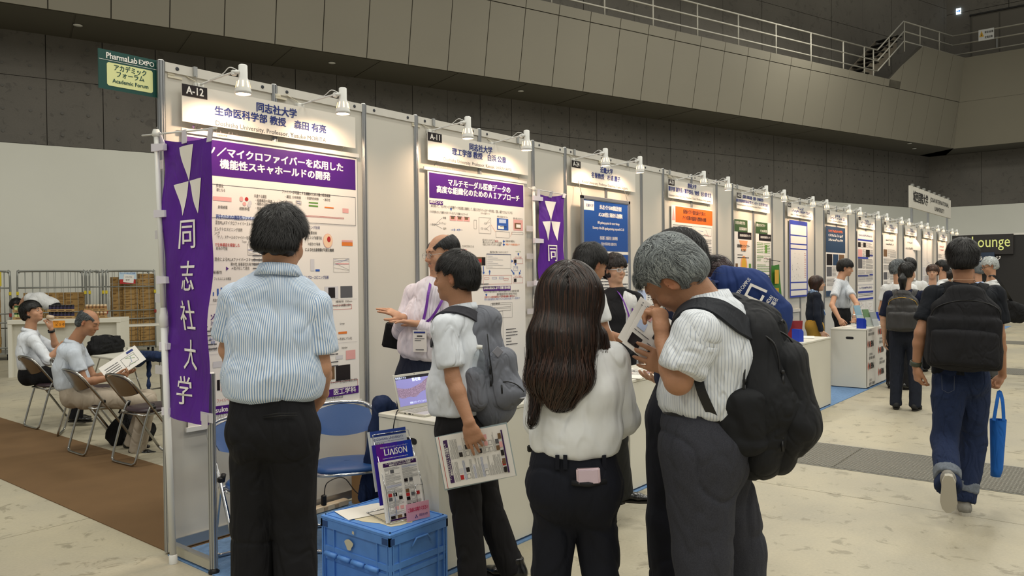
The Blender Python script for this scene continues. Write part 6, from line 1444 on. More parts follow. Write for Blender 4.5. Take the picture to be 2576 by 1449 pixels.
for f_ in (.16, .36, .56, .76):
    y = Y0+(Y1-Y0)*f_; m = MB(); m.tube([(X0-.004, y, .158), (X0-.004, y+.085, .158)], .013, 8); m.build('hinge', CB, t)
m = MB(); m.tube([(X0+.14, Y0-.005, .255), (X0+.165, Y0-.010, .290), (X0+.24, Y0-.010, .290), (X0+.265, Y0-.005, .255)], .005, 6); m.build('handle', CB, t)
for y in (Y0+.035, Y1-.035): m = MB(); m.bb((X0-.002, y-.02, H_-.058), (X0+.004, y+.02, H_-.028)); m.build('corner_slot', mat('crate_dark', '27487c', .6), t)
m = MB(); m.bb((X0+.004, Y0-.002, H_-.058), (X0+.03, Y0+.004, H_-.028)); m.build('corner_slot', mat('crate_dark', '27487c', .6), t)
RS = mat('sticker_residue', 'cfc6aa', .9); S = Sheet((0, 0, H_-.004), XA, YA, (0, 0, 1), .0012); r = random.Random(4)
for (cx_, cy_, rx_, ry_) in ((.50, -1.32, .15, .17), (.44, -1.17, .07, .07), (.38, -1.24, .05, .06), (.48, -1.46, .10, .035), (.40, -1.44, .03, .03), (.55, -1.13, .06, .04), (.345, -1.13, .012, .015)):
    n = 26; S.poly([(cx_+rx_*(.75+.4*r.random())*math.cos(2*PI*i/n), cy_+ry_*(.75+.4*r.random())*math.sin(2*PI*i/n)) for i in range(n)], RS)
S.build('sticker_residue', ld)
S = Sheet((X0+.0025, 0, 0), (0, -1, 0), ZA, (-1, 0, 0), .001); S.poly([(1.25+.03*math.cos(a)*(1+.3*math.sin(3*a)), .235+.028*math.sin(a)) for a in np.linspace(0, 2*PI, 14, endpoint=False)], RS); S.l = .012; S.rect(1.29, H_-.05, 1.305, H_-.035, RS); S.build('sticker_patch', t)
sheets('loose white papers lying on the blue crate behind the brochure rack', (.45, -1.17, H_-.002), .18, .25, 1.3, 3)
# ---------------- wire brochure rack with brochures
BL = G(977.5, 1321, H_); BR = G(1077, 1297, H_); e1 = unit((BR-BL)*np.array([1, 1, 0])); nf = np.array([e1[1], -e1[0], 0.]);  nf = nf*np.sign(np.dot(nf, CAM-BL)); cb = (BL+BR)/2
def RK(a, b, c): return cb+e1*a-nf*b+ZA*c        # a along, b back, c up
t = wthing('brochure_rack', 'chrome wire brochure rack standing on the blue crate', 'rack', cb); lb = .30
for s_ in (-1, 1):
    m = MB(); a = s_*.105; m.tube([RK(a, .24, .004), RK(a, .0, .004), RK(a, .035, .155), RK(a, .17, .415)], .0024, 6); m.build('side_wire', M_CHROME, t)
    m = MB(); q = a-s_*.045; m.tube([RK(a, .035, .155), RK(a-s_*.045, .033, .158), RK(a-s_*.04, .002, .02)], .0022, 6); m.build('front_wire', M_CHROME, t)
m = MB(); m.tube([RK(-.105, .24, .004), RK(.105, .24, .004)], .0024, 6); m.tube([RK(-.105, .17, .415), RK(.105, .17, .415)], .0024, 6); m.tube([RK(-.105, .0, .004), RK(.105, 0, .004)], .0024, 6); m.tube([RK(-.06, .10, .004), RK(-.04, .13, .09)], .002, 6); m.build('cross_wire', M_CHROME, t)
tilt = math.atan2(.135, .26)
def leaf(lab, a, b, c, w, h_, th, paper, fn, n=1, tl_=.26, cat='brochure', name='brochure'):
    up_ = unit(ZA*math.cos(tl_)-nf*math.sin(tl_)); nn = unit(np.cross(e1, up_)); nn = nn*np.sign(np.dot(nn, nf)); t = wthing(name, lab, cat, RK(a, b, c)); 
    for i in range(n):
        o = RK(a-i*.0035*0-.0, b, c)-nn*(th*i*1.0+.0005)-e1*.004*i; m = MB(); F = np.array([e1, nn, up_]).T; m.box(o+up_*h_/2-nn*th/2, (w, th*.85, h_), F); m.build('cover' if i == 0 else 'inner_copy', paper, t)
    S = Sheet(RK(a, b, c)+up_*h_/2-nn*.0005, e1, up_, nn, .0008); fn(S, w, h_); S.build('print', t); return t
leaf('white leaflet with dark purple title band at the front of the rack', .0, .010, .006, .21, .297, .003, PAPER, lambda S, w, h: flyer_print(S, w, h, 5), 4)
def liaison(S, w, h):
    g = [mat('cover_p%d' % i, c, .25) for i, c in enumerate(('5a1e86', '4c2590', '3f2c98', '3033a0', '2540a8'))]
    for i in range(5): S.rect(-w/2+w*i/5, -h/2, -w/2+w*(i+1)/5, h/2, g[i])
    S.text('LI', -.047, h*.345, .046, WHT, .012); S.poly([(-.031, h*.295), (-.024, h*.295), (-.0175, h*.375), (-.011, h*.295), (-.004, h*.295), (-.0145, h*.395), (-.0205, h*.395)], WHT, 2.); S.text('ISON', .035, h*.345, .046, WHT, .012, width=.074); S.text('同志社大学リエゾンオフィス ニューズレター', 0, h*.43, .008, WHT, 0); S.text('DOSHISHA UNIVERSITY LIAISON OFFICE NEWS LETTER', .0, h*.245, .006, WHT, 0)
leaf('purple to blue newsletter with large white LIAISON title, middle of the rack', -.006, .055, .085, .21, .297, .004, mat('cover_side', '3a2c96', .3), liaison, 4)
def duniv(S, w, h):
    S.rect(-w/2, h*.40, w/2, h/2, mat('cover_navy', '2a3f86', .3)); S.text('DOSHISHA UNIVERSITY', .0, h*.35, .018, NAVY, .008, width=w*.82); S.text('University Industry Liaison Office / Intellectual Property Center', 0, h*.305, .007, NAVY, 0, width=w*.82); S.text('同志社大学', -w*.28, h*.27, .011, INK, .01); S.text('リエゾンオフィス／知的財産センター', -w*.02, h*.24, .011, INK, .01)
leaf('grey and navy university brochure at the back of the rack', -.012, .100, .145, .21, .297, .004, mat('cover_grey', 'c3c6c8', .4), duniv, 3)
def pink(S, w, h): S.text('ご自由にお取りください', 0, h*.12, .022, mat('ink_magenta', 'c2184e', .5), .025, width=w*.86); S.text('同志社大学', w*.22, -h*.26, .014, NAVY, .01, width=w*.36); S.poly([(-w*.12, -h*.2), (-w*.06, -h*.2), (-w*.09, -h*.3)], NAVY); S.poly([(-w*.09, -h*.3), (-w*.13, -h*.4), (-w*.15, -h*.3)], NAVY); S.poly([(-w*.09, -h*.3), (-w*.05, -h*.4), (-w*.03, -h*.3)], NAVY)
leaf('small pink notice card with red Japanese lettering leaning on the rack foot', .045, -.022, .0, .135, .085, .002, mat('card_pink', 'e0a3b4', .5), pink, 1, .12, 'card', 'notice_card')

# ---------------- folding chairs
def chair_mesh(vinyl, tone, lab, back_dark=True):
    t = thing('folding_chair', lab, 'chair', (0, 0, 0)); W2 = .205; r = .0115
    A_ = [(-W2, -.275, .70), (-W2, .235, .03)]
    m = MB(); m.tube(crv([(-W2, .225, .045), (-W2, .02, .36), (-W2, -.20, .66), (-W2+.025, -.252, .735), (-W2+.09, -.275, .765), (0, -.285, .772), (W2-.09, -.275, .765), (W2-.025, -.252, .735), (W2, -.20, .66), (W2, .02, .36), (W2, .225, .045), (W2-.03, .245, .014), (W2-.07, .25, .012), (-W2+.07, .25, .012), (-W2+.03, .245, .014), (-W2, .225, .045)], 4), r, 8); m.build('front_frame', tone, t)
    w3 = W2-.018; m = MB(); m.tube(crv([(-w3, -.055, .50), (-w3, -.10, .42), (-w3, -.20, .07), (-w3+.02, -.215, .022), (-w3+.07, -.22, .012), (w3-.07, -.22, .012), (w3-.02, -.215, .022), (w3, -.20, .07), (w3, -.10, .42), (w3, -.055, .50)], 4), r*.92, 8); m.build('rear_frame', tone, t)
    for s_ in (-1, 1):
        m = MB(); m.tube([(s_*(w3), -.05, .505), (s_*(w3+.002), -.066, .465)], .0145, 8); m.box((s_*W2, -.052, .478), (.028, .03, .03), None, 0, .006); m.build('pivot_clip', M_BLKP, t)
    m = MB(); m.tube(crv([(-.18, -.13, .415), (-.19, .08, .428), (-.17, .20, .432), (0, .235, .434), (.17, .20, .432), (.19, .08, .428), (.18, -.13, .415)], 5), .010, 8); m.tube([(-.18, -.13, .415), (.18, -.13, .415)], .009, 8); m.build('seat_rail', tone, t)
    P = []; n = 30
    def ring(k, z):
        o = []
        for i in range(n):
            a = 2*PI*i/n; x = .195*math.copysign(abs(math.cos(a))**.55, math.cos(a)); y = .05+.19*math.copysign(abs(math.sin(a))**.6, math.sin(a)); x *= (1.0-.10*max(0, -(y-.05))/.19); o.append((x*k, .05+(y-.05)*k, z+.02*(y-.05)))
        return o
    m = MB(); m.grid([ring(.90, .430), ring(1., .440), ring(1.0, .452), ring(.93, .466), ring(.6, .472), ring(.1, .473)], 0, True, True); m.add(ring(.9, .430), [tuple(range(n-1, -1, -1))]); m.build('seat', vinyl, t)
    B = []
    for j in range(9):
        v = j/8; z = .575+.185*v; row_ = []
        for i in range(13):
            u = -1+2*i/12; hw = .185*(1-.10*abs(v-.5)*2) ; y = -.165-.085*v-.032*(1-u*u); zz = z-(.035*u*u*(1-v))*-1-(.035*u*u*v); row_.append((u*hw, y, zz))
        B.append(row_)
    m = MB(); m.grid([[(p[0], p[1]+.010, p[2]) for p in r_] for r_ in B]); 
    ed = lambda off: [B[0][i] for i in range(13)]
    b0 = len(m.v); m.grid([[(p[0], p[1]-.010, p[2]) for p in reversed(r_)] for r_ in B], 1 if back_dark else 0)
    F_ = [[(p[0], p[1]+.010, p[2]) for p in r_] for r_ in B]; K_ = [[(p[0], p[1]-.010, p[2]) for p in r_] for r_ in B]
    for L1, L2 in ((F_[0], K_[0]), (F_[-1], K_[-1]), ([r_[0] for r_ in F_], [r_[0] for r_ in K_]), ([r_[-1] for r_ in F_], [r_[-1] for r_ in K_])): m.grid([L1, L2])
    m.build('backrest', [vinyl, tone if back_dark else vinyl], t); return t
VB = mat('vinyl_blue', '234a82', .38, bump=.08, bs=300); VP = mat('vinyl_plum', '34272c', .4, bump=.08, bs=300)
bc = chair_mesh(VB, M_CHROME, 'blue vinyl folding chair', False)
put(bc, (.80, -.60, .006), math.radians(150-4), 'blue vinyl folding chair empty behind the blue crate, right of the striped-shirt man')
c2 = copy_tree(bc); put(c2, (.25, -.55, .006), math.radians(170), 'blue vinyl folding chair half hidden left of the standing man in black trousers')
c3 = copy_tree(bc); put(c3, (6.05, -.75, .006), math.radians(100), 'blue vinyl folding chair behind the red laptop counter')
pc = chair_mesh(VP, M_CHR2, 'plum vinyl folding chair')
put(pc, (1.03, 2.40, .005), math.radians(-86), 'empty plum vinyl folding chair nearest the purple flag')
for p_, a_, lb_ in (((.95, 3.12), -90, 'plum vinyl folding chair under the bald reading man'), ((1.22, 4.15), -120, 'empty plum vinyl folding chair between the two seated men'), ((1.18, 4.86), -88, 'plum vinyl folding chair under the drinking young man'), ((2.65, 3.35), 60, 'plum vinyl folding chair with a navy jacket across the rest table')):
    o = copy_tree(pc); put(o, (p_[0], p_[1], .003), math.radians(a_), lb_)
# ---------------- jacket on chair, cardboard box, power strip, leads
NV = cloth('navy_cloth', '1e2c4c', .8, .5, 12); t = wthing('jacket', 'crumpled navy jacket hung over the chair beside the laptop counter', 'jacket', (.83, -.80, .2))
jc = lambda x, y, Y=-.80: Wl(x, y, Y)
a, b, c, d, e = jc(965, 1012), jc(990, 1035), jc(940, 1120), jc(955, 1250), jc(935, 1060)
soft('cloth', [rc(jc(962, 1020), jc(985, 1045), (.05, .05), (.045, .05), .03), rc(jc(962, 1024), jc(950, 1130), (.055, .05), (.065, .045), .03, (1, 0, 0)), rc(jc(975, 1040), jc(985, 1130), (.04, .04), (.04, .035), .03), rc(jc(948, 1110), jc(925, 1250), (.055, .035), (.050, .03), .03, (1, 0, 0)), rc(jc(975, 1110), jc(958, 1255), (.05, .035), (.055, .03), .03, (1, 0, 0))], .008, NV, t, folds=[(.016, (22, 22, 4), True)])
t = wthing('cardboard_box', 'small brown cardboard box on the floor by the booth wall', 'box', (1.38, -.20, .006)); m = MB(); m.bb((1.26, -.34, .006), (1.50, -.08, .26)); m.build('carton', mat('cardboard', '9c7a50', .85, var=.12, vs=9), t); m = MB(); m.bb((1.257, -.24, .02), (1.26, -.18, .26)); m.build('packing_tape', mat('brown_tape', 'b08a58', .3), t)
t = wthing('power_strip', 'long cream power strip on the floor along the booth wall', 'power strip', (.8, -.06, .006)); m = MB(); m.bb((.42, -.10, .008), (1.22, -.045, .05), 0, .006); m.build('casing', mat('strip_cream', 'c8b9a0', .5), t)
for i in range(8): m = MB(); m.bb((.47+i*.09, -.104, .018), (.50+i*.09, -.099, .040)); m.build('socket', mat('socket_tan', 'a8937a', .6), t)
m = MB(); m.box((1.02, -.085, .085), (.03, .03, .07), None, 0, .005); m.build('plug', M_BLKP, t)
m = MB(); m.tube(crv([(1.02, -.09, .12), (1.04, -.10, .20), (1.16, -.12, .21), (1.22, -.2, .10), (1.3, -.4, .02)], 6), .0035, 6); m.tube(crv([(.45, -.1, .02), (.55, -.35, .012), (.75, -.30, .012), (.95, -.42, .012), (1.1, -.2, .012)], 6), .0035, 6); m.build('lead', M_BLKP, t)
# ---------------- hall rest area at the left: counter, cages, cartons, cans, tables
a = G(22, 950); b = G(303, 800, .94); b[2] = 0; wd_ = unit(b-a); pn = np.array([-wd_[1], wd_[0], 0.]); ln = float(np.linalg.norm(b-a)); HC = .94
t = wthing('drink_counter', 'long white service counter with drink cans on top at the left rear', 'counter', a+wd_*ln/2); Fc = np.array([wd_, pn, ZA]).T
def cb_(u, v, z, su_, sv, sz, nm, mm, par=t, bev=0.): m = MB(); m.box(a+wd_*u+pn*v+ZA*z, (su_, sv, sz), Fc, 0, bev); return m.build(nm, mm, par)
cb_(ln/2, .26, HC-.035, ln, .56, .07, 'top', M_WLAM, bev=.004); cb_(.03, .26, (HC-.07)/2, .06, .54, HC-.07, 'side_panel', M_WLAM); cb_(ln-.03, .26, (HC-.07)/2, .06, .54, HC-.07, 'side_panel', M_WLAM); cb_(ln/2, .06, (HC-.07)/2, ln-.12, .02, HC-.07, 'front_panel', mat('laminate_recess', 'c2bfb2', .5))
t2 = wthing('price_note', 'orange handwritten note taped to the white service counter edge', 'note', a+wd_*1.0+ZA*.9); u_ = float(np.dot(G(170, 800, .94)-a, wd_)); m = MB(); m.box(a+wd_*u_-pn*.026+ZA*.86, (.185, .003, .115), Fc); m.build('sheet', mat('note_orange', 'e8962a', .6), t2)
S = Sheet(a+wd_*u_-pn*.0285+ZA*.86, wd_, ZA, -pn, .001); S.line(-.08, .04, -.0, .036, .006, INK); S.text('どうぞ', .02, -.01, .05, INK, .0); S.build('lettering', t2)
def can_mesh(c1, c2): 
    t = thing('drink_can', 'can', 'can', (0, 0, 0)); m = MB(); m.lathe([(0, 0), (.024, 0), (.0265, .006), (.0265, .098), (.0225, .106), (0, .106)], (0, 0, 0), ZA, 12, 0); nb_ = len(m.f); m.m = [0]*nb_; m.build('can_body', c1, t)
    m = MB(); m.lathe([(.0268, .03), (.0268, .075)], (0, 0, 0), ZA, 12); m.build('can_label', c2, t); m = MB(); m.lathe([(.0, .107), (.022, .107)], (0, 0, 0), ZA, 12); m.build('can_lid', M_STEEL, t); return t
TRAY = mat('tray_card', 'a98a5c', .85)
def tray(lab, u, v, z, n, c1, c2, grp, lab2):
    w = n*.056; t = wthing('can_tray', lab, 'tray', a+wd_*u+pn*v+ZA*z); m = MB(); m.box(a+wd_*u+pn*v+ZA*(z+.004), (w+.02, .18, .006), Fc); m.box(a+wd_*u+pn*(v-.09)+ZA*(z+.022), (w+.02, .004, .044), Fc); m.box(a+wd_*(u-w/2-.01)+pn*v+ZA*(z+.022), (.004, .18, .044), Fc); m.build('carton_tray', TRAY, t)
    S = Sheet(a+wd_*u+pn*(v-.0925)+ZA*(z+.022), wd_, ZA, -pn, .001)
    for i in range(3): S.rect(-w*.4+i*w*.3, -.008, -w*.4+i*w*.3+w*.22, .006, BRWI)
    S.build('print', t); c0 = None
    for i in range(n):
        for j in range(1):
            p = a+wd_*(u-w/2+.028+i*.056)+pn*(v-.06+j*.056)+ZA*(z+.008)
            if c0 is None: c0 = can_mesh(c1, c2); o = c0
            else: o = copy_tree(c0)
            put(o, p, .0, lab2+', %s from the left' % ordn[i], grp)
uu = lambda px_: float(np.dot(G(px_, 800, .94)-a, wd_))
BKC = mat('can_black', '1b1820', .3, .3); BK2 = mat('can_violet', '3a3550', .3, .2); BGC = mat('can_beige', 'cdb592', .3, .2); BG2 = mat('can_brown', '9a7048', .3, .2); GRC = mat('can_green', '2d5a30', .3, .2); GR2 = mat('can_cream', 'c8cf90', .4)
for z, w_ in ((HC, 'lower'), (HC+.118, 'upper')):
    tray('cardboard tray of black cans, %s of the dark pair' % w_, uu(168), .22, z, 7, BKC, BK2, 'black drink cans on the %s tray' % w_, 'black drink can in the %s dark tray' % w_)
    tray('cardboard tray of beige cans, %s of the pale pair' % w_, uu(243), .22, z, 6, BGC, BG2, 'beige drink cans on the %s tray' % w_, 'beige drink can in the %s pale tray' % w_)
for k, z in enumerate((HC, HC+.118)):
    tray('cardboard tray of green cans, %s of the green pair' % ('lower', 'upper')[k], uu(92), .22, z, 6, GRC, GR2, 'green drink cans on the %s tray' % ('lower', 'upper')[k], 'green drink can in the %s green tray' % ('lower', 'upper')[k])
# roll cages with cartons
CG = mat('cage_grey', '8b8d88', .4, .5); CARD = mat('carton_brown', 'a5834f', .85, var=.12, vs=5); CARD2 = mat('carton_print', '6b4d28', .8); CYEL = mat('cage_yellow', 'c9b42e', .5)
def cage(lab, p0, w, d=.85, h=1.78, nb=9):
    t = thing('roll_cage', lab, 'cage', p0, math.atan2(WD[1], WD[0])); 
    for (y, nm) in ((0, 'front_gate'), (d, 'rear_gate')):
        m = MB(); m.tube(crv([(0, y, .1), (0, y, h-.12), (.04, y, h-.03), (.12, y, h), (w-.12, y, h), (w-.04, y, h-.03), (w, y, h-.12), (w, y, .1)], 4), .017, 8)
        for z in ((h-.34, h-.85, .75, .25) if y == 0 else (h-.34, .6)): m.tube([(0, y, z), (w, y, z)], .013, 6)
        g_ = m.build(nm, CG, t); m = MB()
        for i in range(1, nb): m.tube([(w*i/nb, y, .12), (w*i/nb, y, h-.01)], .005, 5)
        m.build('upright_bar', CG, g_)
    m = MB(); m.bb((0, 0, .12), (w, d, .15)); m.build('deck', CG, t)
    for x in (.05, w-.05):
        for y in (.08, d-.08): m = MB(); m.lathe([(0, -.02), (.06, -.02), (.06, .02), (0, .02)], (x, y, .06), (1, 0, 0), 12); m.tube([(x, y, .06), (x, y, .13)], .02, 6); m.build('castor', M_BLKP, t)
    for z in (h-.45, .9): m = MB(); m.box((.0, -.01, z), (.045, .045, .07), None, 0, .005); m.box((w, -.01, z), (.045, .045, .07), None, 0, .005); m.build('latch', CYEL if z > 1 else mat('latch_red', '8f2f28', .5), t)
    return t
p1 = G(47, 905); q0 = G(225, 902)
def alng(p, px_, off=0): # point on the cage line
    return plane(px_, 880, p, WN)*np.array([1, 1, 0])
pA, pB_, pC, pD = alng(p1, -45), alng(p1, 47), alng(p1, 224), alng(p1, 270)
cage('grey tube roll cage cut by the left picture edge', alng(p1, -110), float(np.dot(alng(p1, 28)-alng(p1, -110), WD)))
cage('grey tube roll cage holding three columns of brown cartons', pB_, float(np.dot(alng(p1, 217)-pB_, WD)))
cage('narrow grey tube roll cage between the two carton loads', pC+WD*.03, float(np.dot(alng(p1, 266)-pC, WD))-.06, nb=4)
cage('grey tube roll cage full of small brown cartons beside the flag', pD, float(np.dot(alng(p1, 392)-pD, WD)), nb=8)
ctn0 = None
def cartons(p, yaw, cols, rows, w, d, h, lab, grp, zb=.15, jit=.01, skip=()):
    base = None; r = random.Random(3)
    for i in range(cols):
        for j in range(rows):
            if (i, j) in skip: continue
            if base is None:
                base = thing('carton', lab, 'carton', (0, 0, 0), 0, grp); m = MB(); m.box((0, 0, h/2), (w-.008, d-.01, h-.004), None, 0, .003); m.build('box', CARD, base)
                S = Sheet((0, -d/2+.004, h/2), XA, ZA, (0, -1, 0), .0015); S.rect(-w*.42, h*.10, -w*.12, h*.22, CARD2); S.rect(-w*.42, -.05*h, -w*.2, .02*h, CARD2); S.frame(w*.20, -h*.05, w*.42, h*.30, .006, CARD2); S.rect(w*.18, -h*.30, w*.42, -h*.18, CARD2); S.line(-w*.45, -h*.36, w*.45, -h*.36, .004, CARD2); S.build('print', base); o = base
            else: o = copy_tree(base)
            f_ = rotm((0, 0, 1), yaw) @ np.array([w*(i+.5), 0, 0]); put(o, p+f_+np.array([(r.random()-.5)*jit, (r.random()-.5)*jit, zb+j*h]), yaw+(r.random()-.5)*.02, lab+', %s from the bottom%s' % (ordn[j] if j < 12 else 'topmost'+'' if j > 12 else 'thirteenth', '' if cols == 1 else ' of the %s column' % ordn[i]))
    return base
yw_ = math.atan2(WD[1], WD[0]); s1_ = float(np.dot(alng(p1, 62)-pB_, WD))
cartons(pB_+WD*s1_-WN*.30, yw_, 3, 9, float(np.dot(alng(p1, 217)-alng(p1, 62), WD))/3, .36, .148, 'large brown carton in the middle cage', 'large cartons in the middle roll cage', skip=((1, 8), (2, 8), (0, 8)))
wq = float(np.dot(alng(p1, 393)-alng(p1, 311), WD))/2
cartons(alng(p1, 313)-WN*.25, yw_, 2, 14, wq, .42, .112, 'small brown carton in the right-hand cage', 'small cartons in the right-hand roll cage', skip=((0, 13),))
cartons(alng(p1, 286)-WN*.32, yw_, 1, 10, .22, .42, .150, 'narrow brown carton beside the small ones', 'narrow cartons in the right-hand roll cage')
cartons(alng(p1, -40)-WN*.25, yw_, 1, 9, float(np.dot(alng(p1, 4)-alng(p1, -40), WD)), .42, .15, 'brown carton at the left picture edge', 'cartons at the left picture edge')
c_ = plane(321, 694, pD+WN*.03, WN); t = wthing('cage_notice', 'blue and white printed notice with a handwritten slip and red base on the roll cage', 'notice', c_)
FW = np.array([WD, -WN, ZA]).T; m = MB(); m.box(c_, (.33, .004, .15), FW); m.build('sheet', mat('notice_pale', 'b9cfe0', .5), t); m = MB(); m.box(c_-ZA*.12, (.30, .004, .10), FW); m.build('red_base', REDI, t); m = MB(); m.box(c_+WN*.006-ZA*.06+WD*.02, (.20, .003, .17), FW @ rotm((0, 1, 0), .12)); m.build('slip', PAPER, t)
S = Sheet(c_+WN*.010, WD, ZA, WN, .001); S.text('フリーレンタルカゴ台車', 0, .055, .035, BLUI, .01, width=.30); S.text('リサイクル', .02, -.03, .04, INK, 0, width=.13); S.text('空中', .0, -.09, .04, INK, 0); S.build('lettering', t)
t = wthing('yellow_tag', 'yellow sign plate on the roll cage at the left picture edge', 'sign', plane(0, 700, p1, WN)); m = MB(); m.box(plane(-4, 702, p1+WN*.03, WN), (.10, .004, .28), FW); m.build('plate', CYEL, t)
# folding tables
def ftable(lab, c, w, d, yaw, z=.70):
    t = thing('folding_table', lab, 'table', c, yaw); m = MB(); m.box((0, 0, z-.014), (w, d, .028), None, 0, .006); m.build('tabletop', M_WLAM, t)
    for sx in (-1, 1):
        m = MB(); x = sx*(w/2-.2); m.tube(crv([(x, -d/2+.08, z-.03), (x, -d/2+.06, .03), (x, -d/2+.10, .012), (x, d/2-.10, .012), (x, d/2-.06, .03), (x, d/2-.08, z-.03)], 3), .012, 8); m.tube([(x-sx*.01, 0, z-.04), (x-sx*.25, 0, z-.04)], .008, 6); m.tube([(x, 0, .30), (x-sx*.26, 0, z-.04)], .008, 6); m.tube([(x, -d/2+.07, .3), (x, d/2-.07, .3)], .009, 6); m.build('leg', M_CHR2, t)
    return t
ftable('white folding table with a black bag on it beside the reading man', (2.02, 5.25, 0), 1.7, .60, PI/2); ftable('white folding table partly hidden behind the purple flag pole', (2.35, 3.2, 0), 1.5, .60, PI/2)
ta = G(308, 822, .70); tb2 = G(395, 815, .70); ftable('white folding table in front of the carton cages', ((ta+tb2)/2*np.array([1, 1, 0])+np.array([.35, .25, 0])), 1.8, .6, yw_)
# bags
BK = cloth('bag_black', '131315', .75, .4, 20); t = wthing('shoulder_bag', 'black soft bag lying on the white folding table', 'bag', (1.95, 5.0, .70))
bq = lambda x, y, z=.82: G(x, y, z)
B0, B1 = G(238, 875, .78), G(300, 868, .78); dB = unit(B1-B0)
soft('bag_body', [rc(B0+dB*.02, B1-dB*.04, (.13, .085), (.12, .075), .03, (0, 0, 1))], .012, BK, t, folds=[(.016, (9, 9, 22), True)], clip=[(np.array([0, 0, .703]), (0, 0, -1))])
m = MB(); m.tube(crv([B0+ZA*.10+dB*.02, B0+ZA*.14+dB*.12, B1+ZA*.12-dB*.1, B1+ZA*.07-dB*.02], 5), .006, 6); m.build('zip_piping', M_BLKP, t)
t = wthing('carton_small', 'tiny clear plastic box on the white folding table', 'box', G(329, 877, .72)); m = MB(); m.box(G(329, 877, .72), (.09, .06, .04)); m.build('box', mat('clear_box', 'd0cdbf', .3), t)
t = wthing('jacket', 'navy jacket hung over a chair beyond the reading man', 'jacket', (2.3, 3.6, .5)); J0 = G(360, 890, .75); J1 = G(402, 905, .72)
soft('cloth', [rc(G(356, 895, .72), G(408, 897, .74), (.06, .05), (.08, .05), .03), rc(G(352, 905, .7), G(345, 915, .62), .05, .04, .04), rc(G(375, 905, .68), G(374, 985, .35), (.02, .02), (.018, .018), .02)], .014, NV, t, folds=[(.012, (12, 12, 12), True)])
t = wthing('floor_bag', 'black rucksack slumped on the floor under the reading man', 'bag', (1.35, 2.75, 0)); F0 = G(300, 1118); soft('bag_body', [rc(F0+ZA*.10, F0+ZA*.10+unit(G(355, 1110)-F0)*.22, (.13, .10), (.11, .10), .04, (0, 0, 1)), rc(F0+ZA*.12, F0+ZA*.30+unit(G(355, 1110)-F0)*.10, .07, .04, .05)], .012, BK, t, folds=[(.02, (10, 10, 10), True)], clip=[(np.array([0, 0, .004]), (0, 0, -1))])
m = MB(); m.tube(crv([F0+ZA*.3, F0+ZA*.36+XA*.05, F0+ZA*.25+XA*.12, F0+ZA*.1+XA*.2], 5), .009, 6); m.build('strap', M_BLKP, t)
# ---------------- lounge wall at the far right
XLo = 26.2; t = wthing('lounge_wall', 'black partition wall of the lounge across the far end of the aisle', 'partition', (XLo, -6, 0)); ztop = Xl(2500, 588, XLo)[2]
for i in range(10): m = MB(); m.bb((XLo, .3-i*.99-.98, .10), (XLo+.05, .3-i*.99, ztop-.06)); m.build('panel', mat('panel_black', '1f1d1c', .5), t)
m = MB(); m.bb((XLo-.01, -9.6, ztop-.06), (XLo+.06, .3, ztop)); m.bb((XLo-.03, -9.6, .0), (XLo+.06, .3, .10)); m.build('rail', M_WRAIL, t)
t = wthing('lounge_sign', 'black sign board with pale yellow lounge lettering on the far wall', 'sign', (XLo-.1, -2.5, 2.2)); a_ = Xl(2395, 590, XLo-.12); b_ = Xl(2549, 637, XLo-.12); m = MB(); m.bb((XLo-.12, b_[1], b_[2]-.02), (XLo-.001, a_[1], ztop-.02)); m.build('board', mat('panel_black2', '262322', .5), t)
S = Sheet((XLo-.122, 0, 0), (0, -1, 0), ZA, (-1, 0, 0), .004); c1, c2 = Xl(2445, 613, XLo-.12), Xl(2541, 613, XLo-.12); S.text('Lounge', -(c1[1]+c2[1])/2, c1[2]+.03, .50, mat('ink_cream_glow', 'd8dc86', .5, emit='d8dc86', es=.25), .008, width=float(c1[1]-c2[1])); S.build('lettering', t)  # cream lettering brightened by a faint added glow, not a lit sign
t = wthing('lounge_board', 'dark blue board with white lettering under the lounge sign', 'sign', (XLo-.2, -2.2, 1.9)); a_ = Xl(2440, 636, XLo-.2); b_ = Xl(2501, 660, XLo-.2); m = MB(); m.bb((XLo-.2, b_[1], b_[2]-.3), (XLo-.001, a_[1], a_[2])); m.build('board', mat('panel_navy', '27364c', .5), t)
S = Sheet((XLo-.203, 0, 0), (0, -1, 0), ZA, (-1, 0, 0), .004); c1 = Xl(2488, 651, XLo-.2); S.text('ラウンジ', -c1[1], c1[2], .16, WHT, .02); S.build('lettering', t)
# ================================================================= PEOPLE
FW_ = unit(CD*np.array([1, 1, 0])); RT_ = unit(CR*np.array([1, 1, 0]))      # away from and to the right of the viewpoint
def fd(a, b): return unit(FW_*a+RT_*b)
def PJ(D, **k): return {n: A(v[0], v[1], D+(v[2] if len(v) > 2 else 0)) for n, v in k.items()}
def gb(px_, D): p = A(px_, 700, D); return (float(p[0]), float(p[1]))
LAN = mat('lanyard_purple', '6a2c96', .5); BADGE = mat('badge_card', 'dcd6d2', .4)
def sub(name, prims, res, m_, par, **k): return soft(name, prims, res, m_, par, **k)
def badge(T, c, n, w=.09, h=.13, kanji=''):
    b = MB(); r_ = unit(np.cross(ZA, n)); b.box(c, (w, .003, h), np.array([r_, n, ZA]).T, 0); o = b.build('name_badge', BADGE, T)
    S = Sheet(c+n*.002, r_ if np.dot(np.cross(r_, ZA), n) > 0 else -r_, ZA, n, .001); S.rect(-w*.42, h*.36, w*.42, h*.44, NAVY); S.rect(-w*.2, h*.2, w*.2, h*.26, INK); lines(S, -w*.36, -h*.05, w*.36, h*.16, .006, INKG, rd); S.rect(-w*.3, -h*.42, w*.3, -h*.38, INKG); S.build('badge_print', o)
    return o

